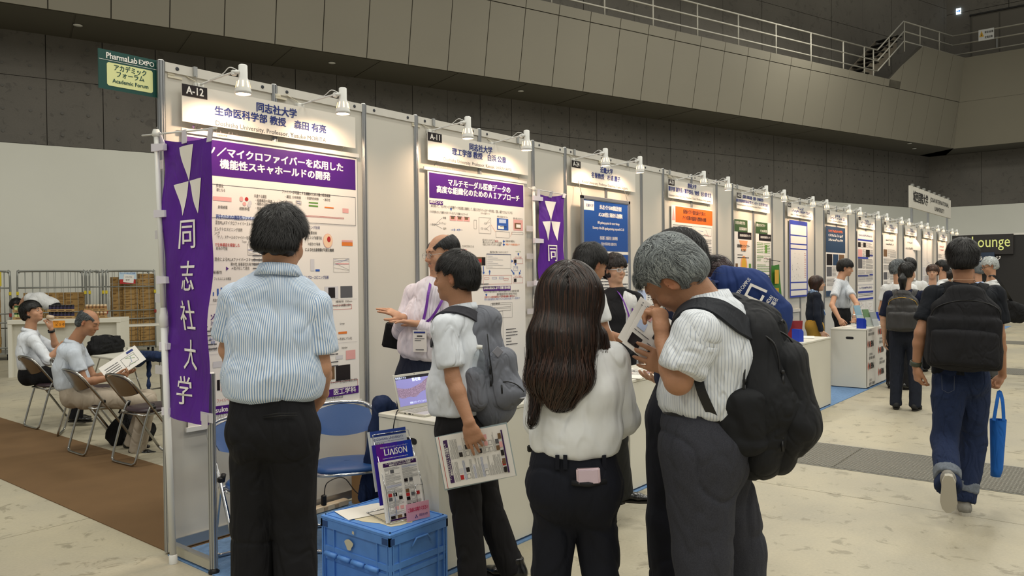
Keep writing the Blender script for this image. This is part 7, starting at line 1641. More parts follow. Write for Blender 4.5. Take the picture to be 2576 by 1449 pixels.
# ---- 1. man in the striped blue shirt, seen from behind
D1 = 2.85; f1 = fd(1, -.10)
j = PJ(D1, hd=(708, 608, .01), nb=(702, 692), uc=(692, 742), ch=(686, 842), wa=(686, 968), pe=(688, 1072), sl=(600, 752, .0), sr=(790, 770, .02), el=(578, 880, .04), wl=(612, 960, .22), er=(806, 925, .03), wr=(812, 985, .20),
       hl=(641, 1090), hr=(733, 1090), kl=(636, 1320, .02), kr=(742, 1320, .02), al=(630, 1690, -.02), ar=(752, 1690, -.02))
ST1 = stripes('shirt_blue_stripe', 'dfe6ee', '7d9cc4', .0072, .42)
TR1 = cloth('trousers_black', '17171a', .8, .35, 12)
T1, J1_, _, r1, R1 = person('man in a blue pinstripe shirt and black trousers seen from behind, facing the nearest poster', 1.80, gb(687, D1), f1, j, hs=.94, look=unit(fd(1, .18)-ZA*.12), lookup=unit(ZA+RT_*.10), res=.0075, hres=.005, topmat=ST1, botmat=TR1, slv=.76, hairmat=M_BLK, bulk=1.0, waistb=1.06, folds=.007, fold2=[(.007, (5, 5, 2.2), True), (.006, (6, 6, 4), 2)], skin=SKIN,
    hands=dict(r=dict(f=unit(-RT_*.8+FW_*.2-ZA*.5), n=-FW_, side=1, curl=(.6, .7, .8, .8)), l=dict(f=unit(RT_*.8+FW_*.3-ZA*.2), n=-FW_, side=-1)),
    hair=lambda T, c, R, s, m, res: hair_short(T, c, R, s, m, res, th=.011, nape=-.060, n=9000, width=.0015, ln=.052, mats=[M_BLK, M_BLK2, mat('hair_charcoal', '2a2826', .35)], mix=[.5, .35, .15], lift=.30, noise=.24, spiky=.009, vol=(1.0, 1.0, 1.06)))  # a few locks, picked at random, are a lighter black
up1 = unit(J1_['uc']-J1_['wa'])
m = MB()                                            # back yoke seam, box pleat, back pocket welt and belt loops
def onback(px_, py, off, D=D1, prims=None): return A(px_, py, D)
for a in ((657, 1088), (720, 1082)): pass
pc_ = lambda x, y, d: A(x, y, D1+d)
w_ = MB(); w_.tube([pc_(662, 1046, -.135), pc_(700, 1040, -.142), pc_(748, 1040, -.120)], .0022, 5); w_.tube([pc_(662, 1051, -.136), pc_(705, 1046, -.142), pc_(748, 1046, -.120)], .0022, 5); w_.build('pocket_welt', mat('welt_black', '0b0b0d', .6), T1)
for x in (612, 648, 700): w_ = MB(); w_.box(pc_(x, 1000, -.118+abs(x-665)*.0004), (.012, .006, .05), np.array([r1, unit(np.cross(ZA, r1)), ZA]).T); w_.build('belt_loop', TR1, T1)

# ---- 2. man with the grey rucksack
D3 = 3.8; f3 = fd(.45, -.9)
j = PJ(D3, hd=(1146, 700, .0), nb=(1160, 782, .0), uc=(1160, 815), ch=(1160, 885), wa=(1158, 985), pe=(1164, 1075), sl=(1118, 822, -.15), sr=(1208, 806, .14), el=(1140, 955, -.19), wl=(1180, 1062, -.262), er=(1200, 920, .2), wr=(1165, 960, .26),
       hl=(1150, 1090, -.06), hr=(1190, 1090, .07), kl=(1172, 1262, -.07), kr=(1222, 1262, .08), al=(1190, 1452, -.12), ar=(1292, 1425, .02))
W3 = cloth('shirt_white', 'dadfe6', .75, .5, 10); TR3 = cloth('trousers_black2', '1a191b', .8, .35, 12)
T3, J3_, _, r3, R3 = person('man in a white short-sleeved shirt with a grey rucksack, holding a leaflet downwards', 1.72, gb(1190, D3), f3, j, look=unit(fd(.25, -1)+ZA*-.02), res=.009, hres=.0055, topmat=W3, botmat=TR3, slv=.76, skin=SKIN2, bodyd=1.12, waistb=1.08, fold2=[(.007, (7, 7, 3.5), True), (.007, (8, 8, 6), 2)], belt=True, hemz=-.10,
    hands=dict(l=dict(f=unit(-ZA*.9+RT_*.35), n=unit(FW_), side=1, curl=(.10, .30, .42, .5), thumb=(.8, .35, .1), res=.005), r=dict(f=unit(-RT_), n=-ZA, side=1)),
    hair=lambda T, c, R, s, m, res: hair_short(T, c, R, s, m, res, th=.013, n=8000, width=.0017, ln=.052, mats=[M_BLK, M_BLK2], lift=.20, noise=.2, vol=(1.0, 1.0, 1.03)))
def leaflet(lab, c, ex, ey, w, h, fn, th=.002, cat='leaflet'):
    ex = unit(ex); ey = unit(ey-np.dot(ey, ex)*ex); n = np.cross(ex, ey); t = wthing('leaflet', lab, cat, c); m = MB(); m.box(c-n*th/2, (w, h, th), np.array([ex, ey, n]).T); m.build('sheet', PAPER, t)
    S = Sheet(c, ex, ey, n, .0012); fn(S, w, h); S.build('print', t); return t
LC1 = [A(x, y, D3-.215) for x, y in ((1106, 1108), (1264, 1074), (1291, 1192), (1124, 1226))]
exl = unit(LC1[1]-LC1[0]+LC1[2]-LC1[3]); eyl = unit(LC1[0]-LC1[3]+LC1[1]-LC1[2])
cl_ = sum(LC1)/4+FW_*.012
# page is held sideways: its own top edge points left
lf_ = leaflet('poster leaflet in a clear folder held sideways by the man with the grey rucksack', cl_, eyl, -exl, .245, .335, lambda S, w, h: (flyer_print(S, w*.9, h*.88, 7), S.rect(-w*.5, h*.455, w*.5, h*.462, REDI)))
m = MB(); Fl = np.array([unit(eyl), unit(-exl), np.cross(unit(eyl), unit(-exl))]).T; m.box(cl_-Fl[:, 2]*.004, (.255, .345, .002), Fl); m.build('folder', mat('folder_clear', '9fb0b4', .15, alpha=.6), lf_)
# grey rucksack
GRB = cloth('rucksack_grey', '6c6f78', .65, .35, 14); DKB = cloth('rucksack_dark', '3a3a40', .8, .2, 20)
def rucksack(lab, prims, pock, matb, on, straps, res, zips=(), folds=None, name='rucksack', extra=None):
    c = prims[0]['a'] if prims[0]['t'] == 'c' else prims[0]['c']; t = wthing(name, lab, 'backpack', c)
    soft('main_body', prims, res, matb, t, folds=folds or [(.004, (7, 7, 5), True), (.006, (6, 6, 5), 2)])
    for i, p in enumerate(pock): soft('pocket', p, res, matb, t, folds=folds or [(.003, (9, 9, 6), True), (.005, (7, 7, 6), 2)])
    for (pts, wd, w_, mm) in straps:
        m = MB()
        if on and wd is None: cling(m, pts, on, w_, .010)
        else: ribbon(m, crv(pts, 6), wd, w_, .008)
        m.build('strap', mm, t)
    for pts in zips: m = MB(); m.tube(crv(pts, 6), .0028, 6); m.build('zip', M_BLKP, t)
    return t
q = lambda x, y, d: A(x, y, D3+d)
bk3 = unit(RT_*.9-FW_*.45)                       # his back points this way
rk = rucksack('grey rucksack with a water bottle worn by the man in the white shirt', [rc(q(1206, 830, .02), q(1232, 985, .02), (.125, .085), (.155, .125), .05, r3), rc(q(1232, 985, .02), q(1240, 1020, .02), (.155, .12), (.14, .11), .04, r3), el(q(1215, 800, .03), (.09, .09, .06), .06)],
    [[rc(q(1262, 905, -.02), q(1268, 1000, -.02), (.115, .060), (.12, .065), .04, r3), el(q(1276, 985, -.02), (.10, .10, .06), .05)], [rc(q(1190, 945, -.13), q(1196, 1010, -.13), (.055, .04), (.06, .045), .03, bk3)]],
    GRB, T_PR[T3.name], [([q(1208, 820, -.02), q(1188, 800, -.06), q(1165, 790, -.09), q(1140, 790, -.10), q(1118, 805, -.10), q(1098, 835, -.08), q(1090, 870, -.06)], None, .055, DKB), ([q(1225, 815, .06), q(1215, 795, .10), q(1195, 790, .13), q(1180, 800, .15)], None, .055, DKB), ([q(1138, 1000, -.13), q(1140, 1040, -.14), q(1160, 1062, -.12), q(1188, 1040, -.06)], f3, .026, M_BLKP)], .008,
    zips=[[q(1226, 840, -.10), q(1232, 900, -.13), q(1240, 960, -.13), q(1236, 985, -.12)], [q(1250, 965, -.12), q(1275, 960, -.12), q(1300, 968, -.10), q(1318, 985, -.08)]], folds=[(.002, (8, 8, 5), True), (.005, (6, 6, 5), 2)])
m = MB(); m.tube(crv([q(1178, 786, -.02), q(1180, 770, -.03), q(1190, 768, -.03), q(1198, 782, -.02), q(1200, 800, -.02)], 5), .009, 8); m.build('grab_loop', M_BLKP, rk)
m = MB(); c_ = q(1252, 885, -.125); F_ = frame(unit(c_-q(1235, 885, .05)), (0, 0, 1)) @ rotm((0, 0, 1), PI/4); m.box(c_, (.04, .04, .006), F_, 0, .002); m.build('patch', mat('patch_grey', '7a7a82', .6), rk)
for (x, y) in ((1262, 968), (1232, 920), (1234, 950)): m = MB(); m.tube([q(x, y, -.135), q(x+1, y+22, -.138)], .004, 6); m.build('zip_puller', M_BLKP, rk)
m = MB(); m.box(q(1317, 1000, -.075), (.004, .055, .022), frame(unit(RT_*.7-FW_*.6), ZA) ); m.build('brand_tab', mat('tab_pale', 'b9b9bd', .5), rk)
t = wthing('water_bottle', 'clear plastic water bottle with white cap in the side pocket of the grey rucksack', 'bottle', q(1206, 940, -.15)); bx_ = unit(q(1206, 890, -.15)-q(1204, 945, -.14)); m = MB(); m.lathe([(.0, 0), (.030, 0), (.031, .10), (.026, .125), (.012, .150), (.012, .158)], q(1203, 958, -.135), bx_, 18); m.build('bottle_body', mat('bottle_clear', 'dfe8ee', .05, trans=.9, ior=1.2, alpha=.6), t); m = MB(); m.lathe([(.0, .172), (.0145, .172), (.0145, .155), (.0, .155)], q(1203, 958, -.135), bx_, 14); m.build('bottle_cap', M_WPLA, t)

# ---- 3. presenter with thinning hair
D2 = 4.8; f2 = fd(-.55, -.85)
j = PJ(D2, hd=(1112, 640, 0), nb=(1102, 705), uc=(1090, 738), ch=(1072, 800), wa=(1060, 880), pe=(1056, 940), sr=(1042, 738, .12), sl=(1142, 745, -.12), er=(1010, 832, .10), wr=(1015, 800, -.08), el=(1120, 850, -.14), wl=(1052, 815, -.16), hl=(1075, 950, -.05), hr=(1035, 950, .05), kl=(1075, 1080), kr=(1035, 1080), al=(1075, 1300), ar=(1035, 1300))
W2_ = cloth('shirt_white_lilac', 'd9d3dc', .75, .5, 10); TR2 = cloth('trousers_navy', '1c2233', .8, .3, 12)
def hair_ring(T, c, R, s, m_, res, top=.0, th=.010, mats=None, n=2500):
    p, T_, E = cap_prims(c, R, s, th); q_ = list(p)
    q_.append(el(T_((0, .115, -.045)), np.array((.105, .092, .105))*s, .012*s, R, True)); q_.append(el(T_((0, .050+top, .125)), np.array((.066, .125, .085))*s, .012*s, R, True))
    for x in (-1, 1): q_.append(el(T_((x*.088, .006, -.016)), np.array((.036, .034, .050))*s, .006*s, R, True)); q_.append(el(T_((x*.07, .05, -.03)), np.array((.04, .045, .08))*s, .008*s, R, True))
    q_.append(bx(T_((0, .02, -.16)), np.array((.14, .16, .09))*s, .004, .012*s, R, True)); q_.append(el(T_((0, -.008, .02)), np.array((.066, .086, .078))*s, .005*s, R, True))
    hd = soft('hair', q_, res, mats[0] if mats else m_, T, folds=[(.003, (38, 38, 16), False)])
    cuts = q_[len(p):-1]
    def bad(P): return np.min([_ev(z, P) for z in cuts], 0) < -.004
    V = np.array([v.co for v in hd.data.vertices])+LOC[T.name]; V = V[(sdf(p, V) > -.009*s) & ~bad(V)]
    def flow(P): x = (P-c) @ R/s; return np.stack([x[:, 0]*.3, -.5+0*x[:, 0], -.9+0*x[:, 0]], 1) @ R.T
    strands('hair_locks', p, V, flow, n, .030, 4, .0016, mats or m_, T, off=.002, noise=.15, lift=.06, bad=bad)
T2, J2_, _, r2, R2 = person('bald-topped presenter in glasses and white shirt with purple lanyard gesturing behind the laptop', 1.80, gb(1056, D2), f2, j, look=unit(fd(-.55, -.85)-ZA*.10), res=.009, hres=.005, topmat=W2_, botmat=TR2, sleeve='long', skin=SKIN, waistb=1.08, fold2=[(.004, (7, 7, 3.5), True), (.006, (8, 8, 6), 2)], shoes=True,
    hands=dict(l=dict(f=unit(-RT_*.95+ZA*.18-FW_*.1), n=unit(-FW_*.1+ZA*-.9), side=1, curl=(.05, .1, .12, .2), thumb=(.6, .8, .1), spread=.16, res=.0045), r=dict(f=unit(-RT_*.85+ZA*.45-FW_*.1), n=unit(FW_*.3-ZA*.8), side=-1, curl=(.1, .12, .2, .3), spread=.18, thumb=(.6, .8, .1), res=.0045)),
    hair=lambda T, c, R, s, m, res: hair_ring(T, c, R, s, m, res, mats=[M_BLK2, M_BLK, M_DGR], n=2600, th=.010))
glasses(J2_['hd'], R2, .96*1.80/1.72, T2, M_CHR2)
for a_, w_, h_ in ((-.0515, .017, .0030), (-.092, .012, .008)): sub('beard', [rc(J2_['hd']+R2 @ np.array((-w_, .0915 if h_ < .005 else .080, a_)), J2_['hd']+R2 @ np.array((w_, .0915 if h_ < .005 else .080, a_)), h_, h_, .004)], .003, M_DGR, T2, folds=[(.002, (90, 90, 30), False)])
def lanyard(T, pts, w=.016, th=.0025, face_n=None, lett=None, m_=LAN):
    m = MB(); ribbon(m, crv(pts, 5), face_n if face_n is not None else RT_, w, th); return m.build('lanyard', m_, T)
b = lambda x, y, d: A(x, y, D2+d)
lanyard(T2, [b(1085, 705, -.07), b(1078, 735, -.15), b(1072, 775, -.165), b(1064, 810, -.17)]); lanyard(T2, [b(1135, 700, -.10), b(1110, 760, -.18), b(1085, 800, -.185), b(1064, 815, -.17)])
badge(T2, b(1056, 858, -.19), unit(-FW_-RT_*.2), .085, .13)
m = MB(); m.tube([b(1064, 812, -.17), b(1058, 832, -.185)], .003, 5); m.build('badge_clip', M_CHR2, T2)
t = wthing('laptop_bag', 'black slim bag held under the arm of the presenter', 'bag', b(1020, 850, .12)); m = MB(); m.box(b(1016, 850, .10), (.26, .03, .16), frame(unit(ZA+RT_*.2), RT_), 0, .01); m.build('bag_body', BK, t)

# ---- 4. long-haired woman in the white blouse
D4 = 2.38; f4 = fd(1, .12)
j = PJ(D4, hd=(1434, 762, .0), nb=(1442, 862), uc=(1446, 905), ch=(1448, 975), wa=(1444, 1116), pe=(1446, 1215), sl=(1376, 912, .02), sr=(1532, 906, .0), el=(1358, 1060, .04), wl=(1392, 1120, .22), er=(1568, 1052, .04), wr=(1535, 1095, .24), hl=(1402, 1245), hr=(1494, 1245), kl=(1382, 1490), kr=(1516, 1490), al=(1376, 1880), ar=(1522, 1880))
W4 = cloth('blouse_white', 'dfe1e2', .6, .45, 9); TR4 = cloth('trousers_dark_navy', '14161f', .8, .3, 12)
def hair_long(T, c, R, s, m_, res):
    p = [el(c+R @ (np.array((0, -.018, .038))*s), np.array((.092, .112, .102))*s, .02, R), rc(c+R @ (np.array((0, -.03, .0))*s), A(1414, 850, D4-.075), (.092, .085), (.088, .062), .05, R[:, 0]), rc(A(1414, 850, D4-.075), A(1410, 950, D4-.11), (.090, .060), (.088, .050), .04, R[:, 0]), rc(A(1412, 950, D4-.11), A(1410, 1005, D4-.11), (.075, .040), (.035, .020), .03, R[:, 0]), rc(A(1500, 850, D4-.03), A(1528, 905, D4-.02), (.028, .04), (.012, .02), .03, R[:, 0]), rc(A(1372, 860, D4-.06), A(1345, 960, D4-.09), (.035, .03), (.016, .012), .03, R[:, 0]), rc(A(1365, 880, D4-.07), A(1338, 1060, D4-.10), (.012, .01), (.004, .004), .02, R[:, 0])]
    o = [el(c+R @ (np.array((0, .125, -.05))*s), np.array((.10, .095, .13))*s, .01, R, True)]
    hd = soft('hair', p+o, .006, M_BRN, T, folds=[(.007, (34, 34, 2.5), True), (.004, (80, 80, 5), False)])
    V = np.array([v.co for v in hd.data.vertices])+LOC[T.name]; X = (V-c) @ R/s; V = V[(sdf(p, V) > -.012) & ((X[:, 1] < .04) | (X[:, 2] > .06))]
    W = np.concatenate([V[(((V-c) @ R)[:, 2] > .0)]]*3+[V])
    def flow(P):
        x = (P-c) @ R/s; v = np.zeros_like(P); part = np.stack([np.sign(x[:, 0])*np.clip(.9-16.*np.maximum(0, .105-x[:, 2]), 0, .9), -.35+0*x[:, 0], -.25-1.2*np.clip((.12-x[:, 2])*9, 0, 1)], 1); return part @ R.T*.8+np.array([0, 0, -.5])
    strands('hair_locks', p, W, flow, 12000, .16, 14, .0016, [M_BRN, M_BLK2, M_BRN2, mat('hair_brown_tip', '4a2f20', .36)], T, off=.006, noise=.05, cl=.16, mix=[.45, .25, .22, .08], curlf=12)
    strands('hair_locks', p, V[V[:, 2] < c[2]-.12], lambda P: np.tile(np.array([[0, 0, -1.]]), (len(P), 1)), 1400, .12, 8, .0022, [M_BRN2, M_BRN], T, off=.010, noise=.10, cl=.35, curlf=9, lift=.05)
T4, J4_, _, r4, R4 = person('woman with very long dark brown hair, white blouse and navy trousers seen from behind', 1.60, gb(1446, D4), f4, j, look=unit(f4+ZA*-.05), res=.0075, hres=.006, topmat=W4, botmat=TR4, sleeve='long', fem=False, skin=SKIN3, waistb=.96, hemz=-.010, legr=.80, folds=.008, fold2=[(.006, (7, 7, 4), True), (.006, (6, 6, 7), 2), (.0025, (16, 16, 12), True)], hair=hair_long, bulk=.97,
    hands=dict(r=dict(f=unit(FW_), n=-ZA, side=-1), l=dict(f=unit(FW_), n=-ZA, side=1)), brow=False)
b = lambda x, y, d: A(x, y, D4+d)
m = MB(); ribbon(m, crv([b(1395, 850, .02), b(1420, 842, -.065), b(1448, 838, -.085), b(1480, 842, -.07), b(1505, 858, -.01)], 6), ZA, .020, .003); lan = m.build('lanyard', LAN, T4)
S = Sheet(b(1473, 840, -.082), unit(RT_), ZA, -FW_, .003); 
for a in (PI/2, PI/2+2*PI/3, PI/2+4*PI/3): S.poly([(0, 0), (.009*math.cos(a-.45), .009*math.sin(a-.45)), (.009*math.cos(a+.45), .009*math.sin(a+.45))], WHT)
S.text('Doshisha', -.035, 0, .013, WHT, .0); S.build('lanyard_print', lan)
for x in (1402, 1422, 1520): m = MB(); m.box(b(x, 1163, -.118+abs(x-1446)*.0003), (.012, .006, .042), np.array([r4, unit(np.cross(ZA, r4)), ZA]).T); m.build('belt_loop', TR4, T4)
m = MB(); m.tube([b(1438, 1214, -.125), b(1480, 1218, -.134), b(1524, 1211, -.112)], .009, 6); m.build('pocket_welt', mat('welt_navy', '0c0d13', .7), T4)
t = wthing('smartphone', 'pale pink smartphone sticking out of the back trouser pocket', 'phone', b(1480, 1195, -.13)); m = MB(); Fp = np.array([RT_, FW_, ZA]).T @ rotm((0, 1, 0), -.04); m.box(b(1480, 1197, -.130), (.070, .010, .046), Fp, 0, .004); m.build('case', mat('phone_pink', 'cdb6bd', .4), t); m = MB(); m.box(b(1480, 1200, -.1355), (.058, .003, .040), Fp, 0, .001); m.build('back_glass', mat('phone_glass', 'c3afba', .15), t)
m = MB(); m.box(b(1340, 1128, .06), (.035, .012, .022), Fp, 0, .004); m.build('belt_tip', M_BELT, T4)

# ---- 5. grey-haired man reading, with the big black rucksack
D5 = 2.32; f5 = fd(.22, -1)
j = PJ(D5, hd=(1672, 682, 0), nb=(1770, 765, .0), uc=(1792, 812), ch=(1796, 890), wa=(1768, 1020), pe=(1770, 1118), sl=(1752, 838, -.16), sr=(1838, 800, .15), el=(1706, 958, -.17), wl=(1668, 862, -.09), er=(1770, 930, .22), wr=(1702, 926, .015), hl=(1758, 1135, -.08), hr=(1790, 1135, .08), kl=(1768, 1390, -.08), kr=(1862, 1390, .10), al=(1790, 1800, -.10), ar=(1900, 1800, .08))
ST5 = stripes('shirt_fine_stripe', 'd6dade', '9aa2b4', .0095, .16, bump=.4); TR5 = cloth('trousers_charcoal', '3a3b42', .9, .35, 11, col2='303138')
look5 = unit(-RT_*.56-ZA*.66+FW_*.42); up5 = unit(-RT_*.62+ZA*.75); R5c = headframe(look5, up5); j['hd'] = A(1684, 714, D5-.06)+R5c[:, 0]*.074
def flow5(P):
    c = J5c; x = (P-c) @ R5c; v = np.stack([x[:, 0]*2, .10+0*x[:, 0], -.04-1.0*np.maximum(0, .06-x[:, 2])*4], 1); v[:, 1] -= .25*(x[:, 1] < -.06); return v @ R5c.T
J5c = j['hd']
def hair5(T, c, R, s, m_, res):
    mg = [M_GRY, M_WHT, M_DGR, mat('hair_silver', '8d9496', .5)]
    hair_short(T, c, R, s, m_, res, th=.010, n=14000, width=.00125, ln=.050, mats=mg, mix=[.30, .26, .22, .22], lift=.05, noise=.08, spiky=.004, fringe=-.014, vol=(1.02, 1.0, 1.02), flow=flow5, nape=-.075)
    p, T__, E = cap_prims(c, R, s, .010); V = c+(RNG.rand(400, 3)*np.array((.13, .03, .03))+np.array((-.065, .075, .075)))*s @ R.T
    strands('hair_locks', p, V, lambda P: np.tile((R @ np.array((0, .9, -.15)))[None], (len(P), 1)), 1400, .038, 5, .0013, mg, T, off=.010, noise=.12, lift=.3, mix=[.3, .3, .1, .3])
T5, J5_, _, r5, R5 = person('grey-haired man in a fine-striped white shirt bowing over leaflets, hand at his mouth', 1.80, gb(1775, D5), f5, j, look=look5, lookup=up5, res=.0075, hres=.0038, topmat=ST5, botmat=TR5, slv=.80, hs=.92, skin=SKIN2, waistb=.98, hemz=-.004, fold2=[(.007, (7, 7, 3.5), True), (.008, (7, 7, 5), 2)], eye='closed', hair=hair5, hairmat=M_DGR, folds=.010, hems=None,
    hands=dict(l=dict(f=unit(ZA*.92-RT_*.05+FW_*.25), n=unit(FW_*.6-RT_*.65), side=1, curl=(.85, 1.0, 1.1, 1.15), thumb=(.95, .15, .25), tb=.1, res=.0038), r=dict(f=unit(-RT_*.9+ZA*.32+FW_*.0), n=unit(FW_), side=1, s=.88, curl=(.25, .3, .36, .4), thumb=(.5, .5, .7), res=.0042, tb=.2)))
b = lambda x, y, d: A(x, y, D5+d)
PFc = [b(1552, 850, .03), b(1634, 768, .13), b(1722, 836, .14), b(1640, 918, .04)]
def fly2(S, w, h):
    r = random.Random(3); S.rect(-w*.45, h*.40, w*.40, h*.405, INKG); lines(S, -w*.4, h*.42, w*.1, h*.46, .005, INK, r)
    for (u, v, a, b_, c) in ((-.42, -.42, .30, .22, BLKI), (-.40, -.05, .22, .17, LBLU), (.05, -.05, .22, .15, BLKI), (.08, .22, .22, .14, REDI), (.10, -.40, .24, .15, BLKI), (.38-.05, -.42, .2, .15, REDI), (-.35, .20, .2, .12, PNK), (.36, -.1, .14, .12, BRWI)): S.rect(u*w, v*h, (u+a)*w, (v+b_)*h, c, 1.4)
    for (u, v, a, b_) in ((-.42, -.15, .0, -.09), (.02, .12, .40, .18), (-.42, .35, .1, .38), (.0, -.22, .42, -.17)): lines(S, u*w, v*h, a*w, b_*h, .005, INKG, r)
ey_ = unit(PFc[1]-PFc[0]); ex_ = unit(PFc[3]-PFc[0]); wf_, hf_ = np.linalg.norm(PFc[3]-PFc[0]), np.linalg.norm(PFc[1]-PFc[0])
leaflet('leaflet with dark and red photographs held up by the grey-haired man', sum(PFc)/4, ex_, ey_, wf_, hf_, fly2, .0015)
leaflet('second white leaflet sheet showing behind the one held by the grey-haired man', sum(PFc)/4+FW_*.012-RT_*.012+ZA*.015, ex_, ey_, wf_, hf_, lambda S, w, h: lines(S, -w*.4, h*.3, w*.3, h*.45, .006, INKG, rd), .0015)
# belt tail, buckle, pocket seam
m = MB(); m.tube([b(1722, 1060, -.125), b(1712, 1120, -.13), b(1722, 1185, -.13)], .002, 5); m.tube([b(1755, 1104, -.148), b(1798, 1110, -.135)], .0022, 5); m.build('pocket_seam', mat('seam_grey', '25262b', .8), T5)
for x, d in ((1757, -.142), (1722, -.12)): m = MB(); m.box(b(x, 1058, d), (.011, .006, .046), np.array([RT_, FW_, ZA]).T); m.build('belt_loop', TR5, T5)
m = MB(); m.box(b(1700, 1052, -.06), (.008, .04, .034), np.array([RT_, FW_, ZA]).T, 0, .003); m.build('buckle', M_CHR2, T5)
# the black rucksack
BR5 = cloth('rucksack_black', '1c1d20', .72, .32, 12); BS5 = cloth('rucksack_strap', '2c2e33', .8, .2, 22); bk = fd(-.25, 1)
rk5 = rucksack('very large black rucksack on the back of the grey-haired man', [rc(b(1888, 850, .02), b(1905, 1010, -.0), (.150, .095), (.165, .135), .06, r5), rc(b(1905, 1010, 0), b(1898, 1130, -.0), (.165, .135), (.150, .085), .06, r5), el(b(1870, 815, .04), (.11, .10, .06), .06)],
    [[rc(b(1968, 905, -.01), b(1985, 1060, -.02), (.135, .065), (.14, .075), .05, r5), rc(b(1985, 1060, -.02), b(1955, 1145, -.02), (.135, .07), (.09, .05), .05, r5)], [rc(b(1858, 1010, -.145), b(1868, 1110, -.13), (.075, .035), (.07, .045), .04, bk)]],
    BR5, T_PR[T5.name], [([b(1890, 900, -.04), b(1868, 850, -.08), b(1835, 810, -.12), b(1800, 782, -.13), b(1765, 768, -.12), b(1738, 775, -.10), b(1722, 800, -.08), b(1712, 840, -.06)], None, .066, BS5), ([b(1900, 850, .08), b(1890, 800, .10), b(1870, 762, .12), b(1840, 740, .14), b(1815, 750, .16)], None, .055, BS5), ([b(1755, 945, -.16), b(1765, 985, -.17), b(1790, 1040, -.16), b(1822, 1100, -.12), b(1850, 1120, -.08)], f5, .026, M_BLKP)], .0085,
    zips=[[b(1925, 845, -.13), b(1950, 870, -.14), b(1962, 930, -.15), b(1955, 1010, -.16), b(1945, 1060, -.16)], [b(1965, 1090, -.13), b(1995, 1100, -.12), b(2020, 1090, -.09), b(2036, 1070, -.05)], [b(1875, 900, -.14), b(1872, 950, -.16), b(1868, 1000, -.16)], [b(1955, 830, -.08), b(1985, 850, -.09), b(2010, 890, -.08)]], folds=[(.004, (7, 7, 4), True), (.007, (6, 6, 5), 2)])
m = MB(); ribbon(m, crv([b(1925, 862, -.05), b(1940, 830, -.07), b(1952, 812, -.07), b(1960, 808, -.06), b(1962, 830, -.02), b(1950, 860, .02)], 5), RT_, .028, .006); m.build('grab_loop', M_BLKP, rk5)
for (x, y) in ((1969, 945), (1949, 1060), (1968, 1108), (1873, 968)): m = MB(); m.tube([b(x, y, -.155), b(x+1, y+28, -.158)], .0042, 6); m.lathe([(.0, 0), (.006, .002), (.006, .010), (0, .012)], b(x, y-4, -.155), ZA, 8); m.build('zip_puller', M_CHR2 if x == 1949 else M_BLKP, rk5)

# ---- 6. person in the black cap behind him, with the navy tote
D6 = 2.95; f6 = fd(.5, -.85)
def hair_cap(T, c, R, s, m_, res):
    hair_short(T, c, R, s, M_BLK, res, th=.016, n=1500, width=.0025, ln=.05, nape=-.085)
    E = lambda v, r, k, sb=False: el(c+R @ (np.array(v)*s), np.array(r)*s, k*s, R, sb)
    o = soft('cap_crown', [E((0, -.012, .052), (.100, .118, .098), .01), bx(c+R @ (np.array((0, 0, -.07))*s), np.array((.2, .2, .10))*s, .004, .004, R, True)], res, mat('cap_black', '1d1b1c', .85, bump=.2, bs=200), T)
    soft('cap_brim', [E((0, .100, .045), (.072, .045, .008), .01)], res, mat('cap_black', '1d1b1c', .85), o)
    p = [rc(c+R @ (np.array((0, -.10, -.03))*s), c+R @ (np.array((0, -.16, -.06))*s), .02, .008, .01)]
    V = c+(RNG.randn(120, 3)*.012+np.array((0, -.10, -.02))) @ R.T; strands('hair_locks', p, V, lambda P: np.tile((R @ np.array((0, -1, -.1)))[None]+RT_*.8, (len(P), 1)), 160, .06, 6, .0016, [M_BLK], T, off=.01, noise=.3, lift=.4)
j = PJ(D6, hd=(1704, 668, 0), nb=(1745, 735, .0), uc=(1760, 775), ch=(1775, 840), wa=(1735, 950), pe=(1712, 1040), sl=(1715, 790, -.12), sr=(1815, 775, .16), el=(1722, 905, -.06), wl=(1702, 956, .24), er=(1820, 880, .2), wr=(1740, 935, .3), hl=(1700, 1060, -.06), hr=(1730, 1060, .06), kl=(1682, 1300, -.05), kr=(1725, 1300, .05), al=(1700, 1640, -.05), ar=(1760, 1640, .05))
NV6 = cloth('top_navy', '1a2038', .8, .35, 12)
T6, J6_, _, r6, R6 = person('person in a black cap and dark navy clothes standing behind the grey-haired man', 1.74, gb(1712, D6), f6, j, look=unit(fd(.35, -.9)-ZA*.35), res=.010, hres=.006, topmat=NV6, botmat=TR4, sleeve='long', skin=SKIN3, hair=hair_cap, legr=1.12, belt=False,
    hands=dict(l=dict(f=unit(-RT_*.95-FW_*.1), n=unit(ZA), side=-1, curl=(.25, .3, .35, .4), thumb=(.7, .6, .3), res=.0045), r=dict(f=unit(-RT_), n=ZA, side=1)))
b = lambda x, y, d: A(x, y, D6+d)
NT = cloth('tote_navy', '24386e', .75, .4, 10); t = wthing('tote_bag', 'navy cloth tote bag with white square logo slung over the shoulder, behind the striped shirt', 'bag', b(1890, 780, 0))
tp = [b(1795, 690, .0), b(1858, 700, -.04), b(1905, 720, -.05), b(1950, 760, -.05), b(1990, 805, -.03)]; bt = [b(1800, 800, .02), b(1860, 790, -.05), b(1905, 800, -.07), b(1940, 840, -.06), b(1962, 862, -.04)]
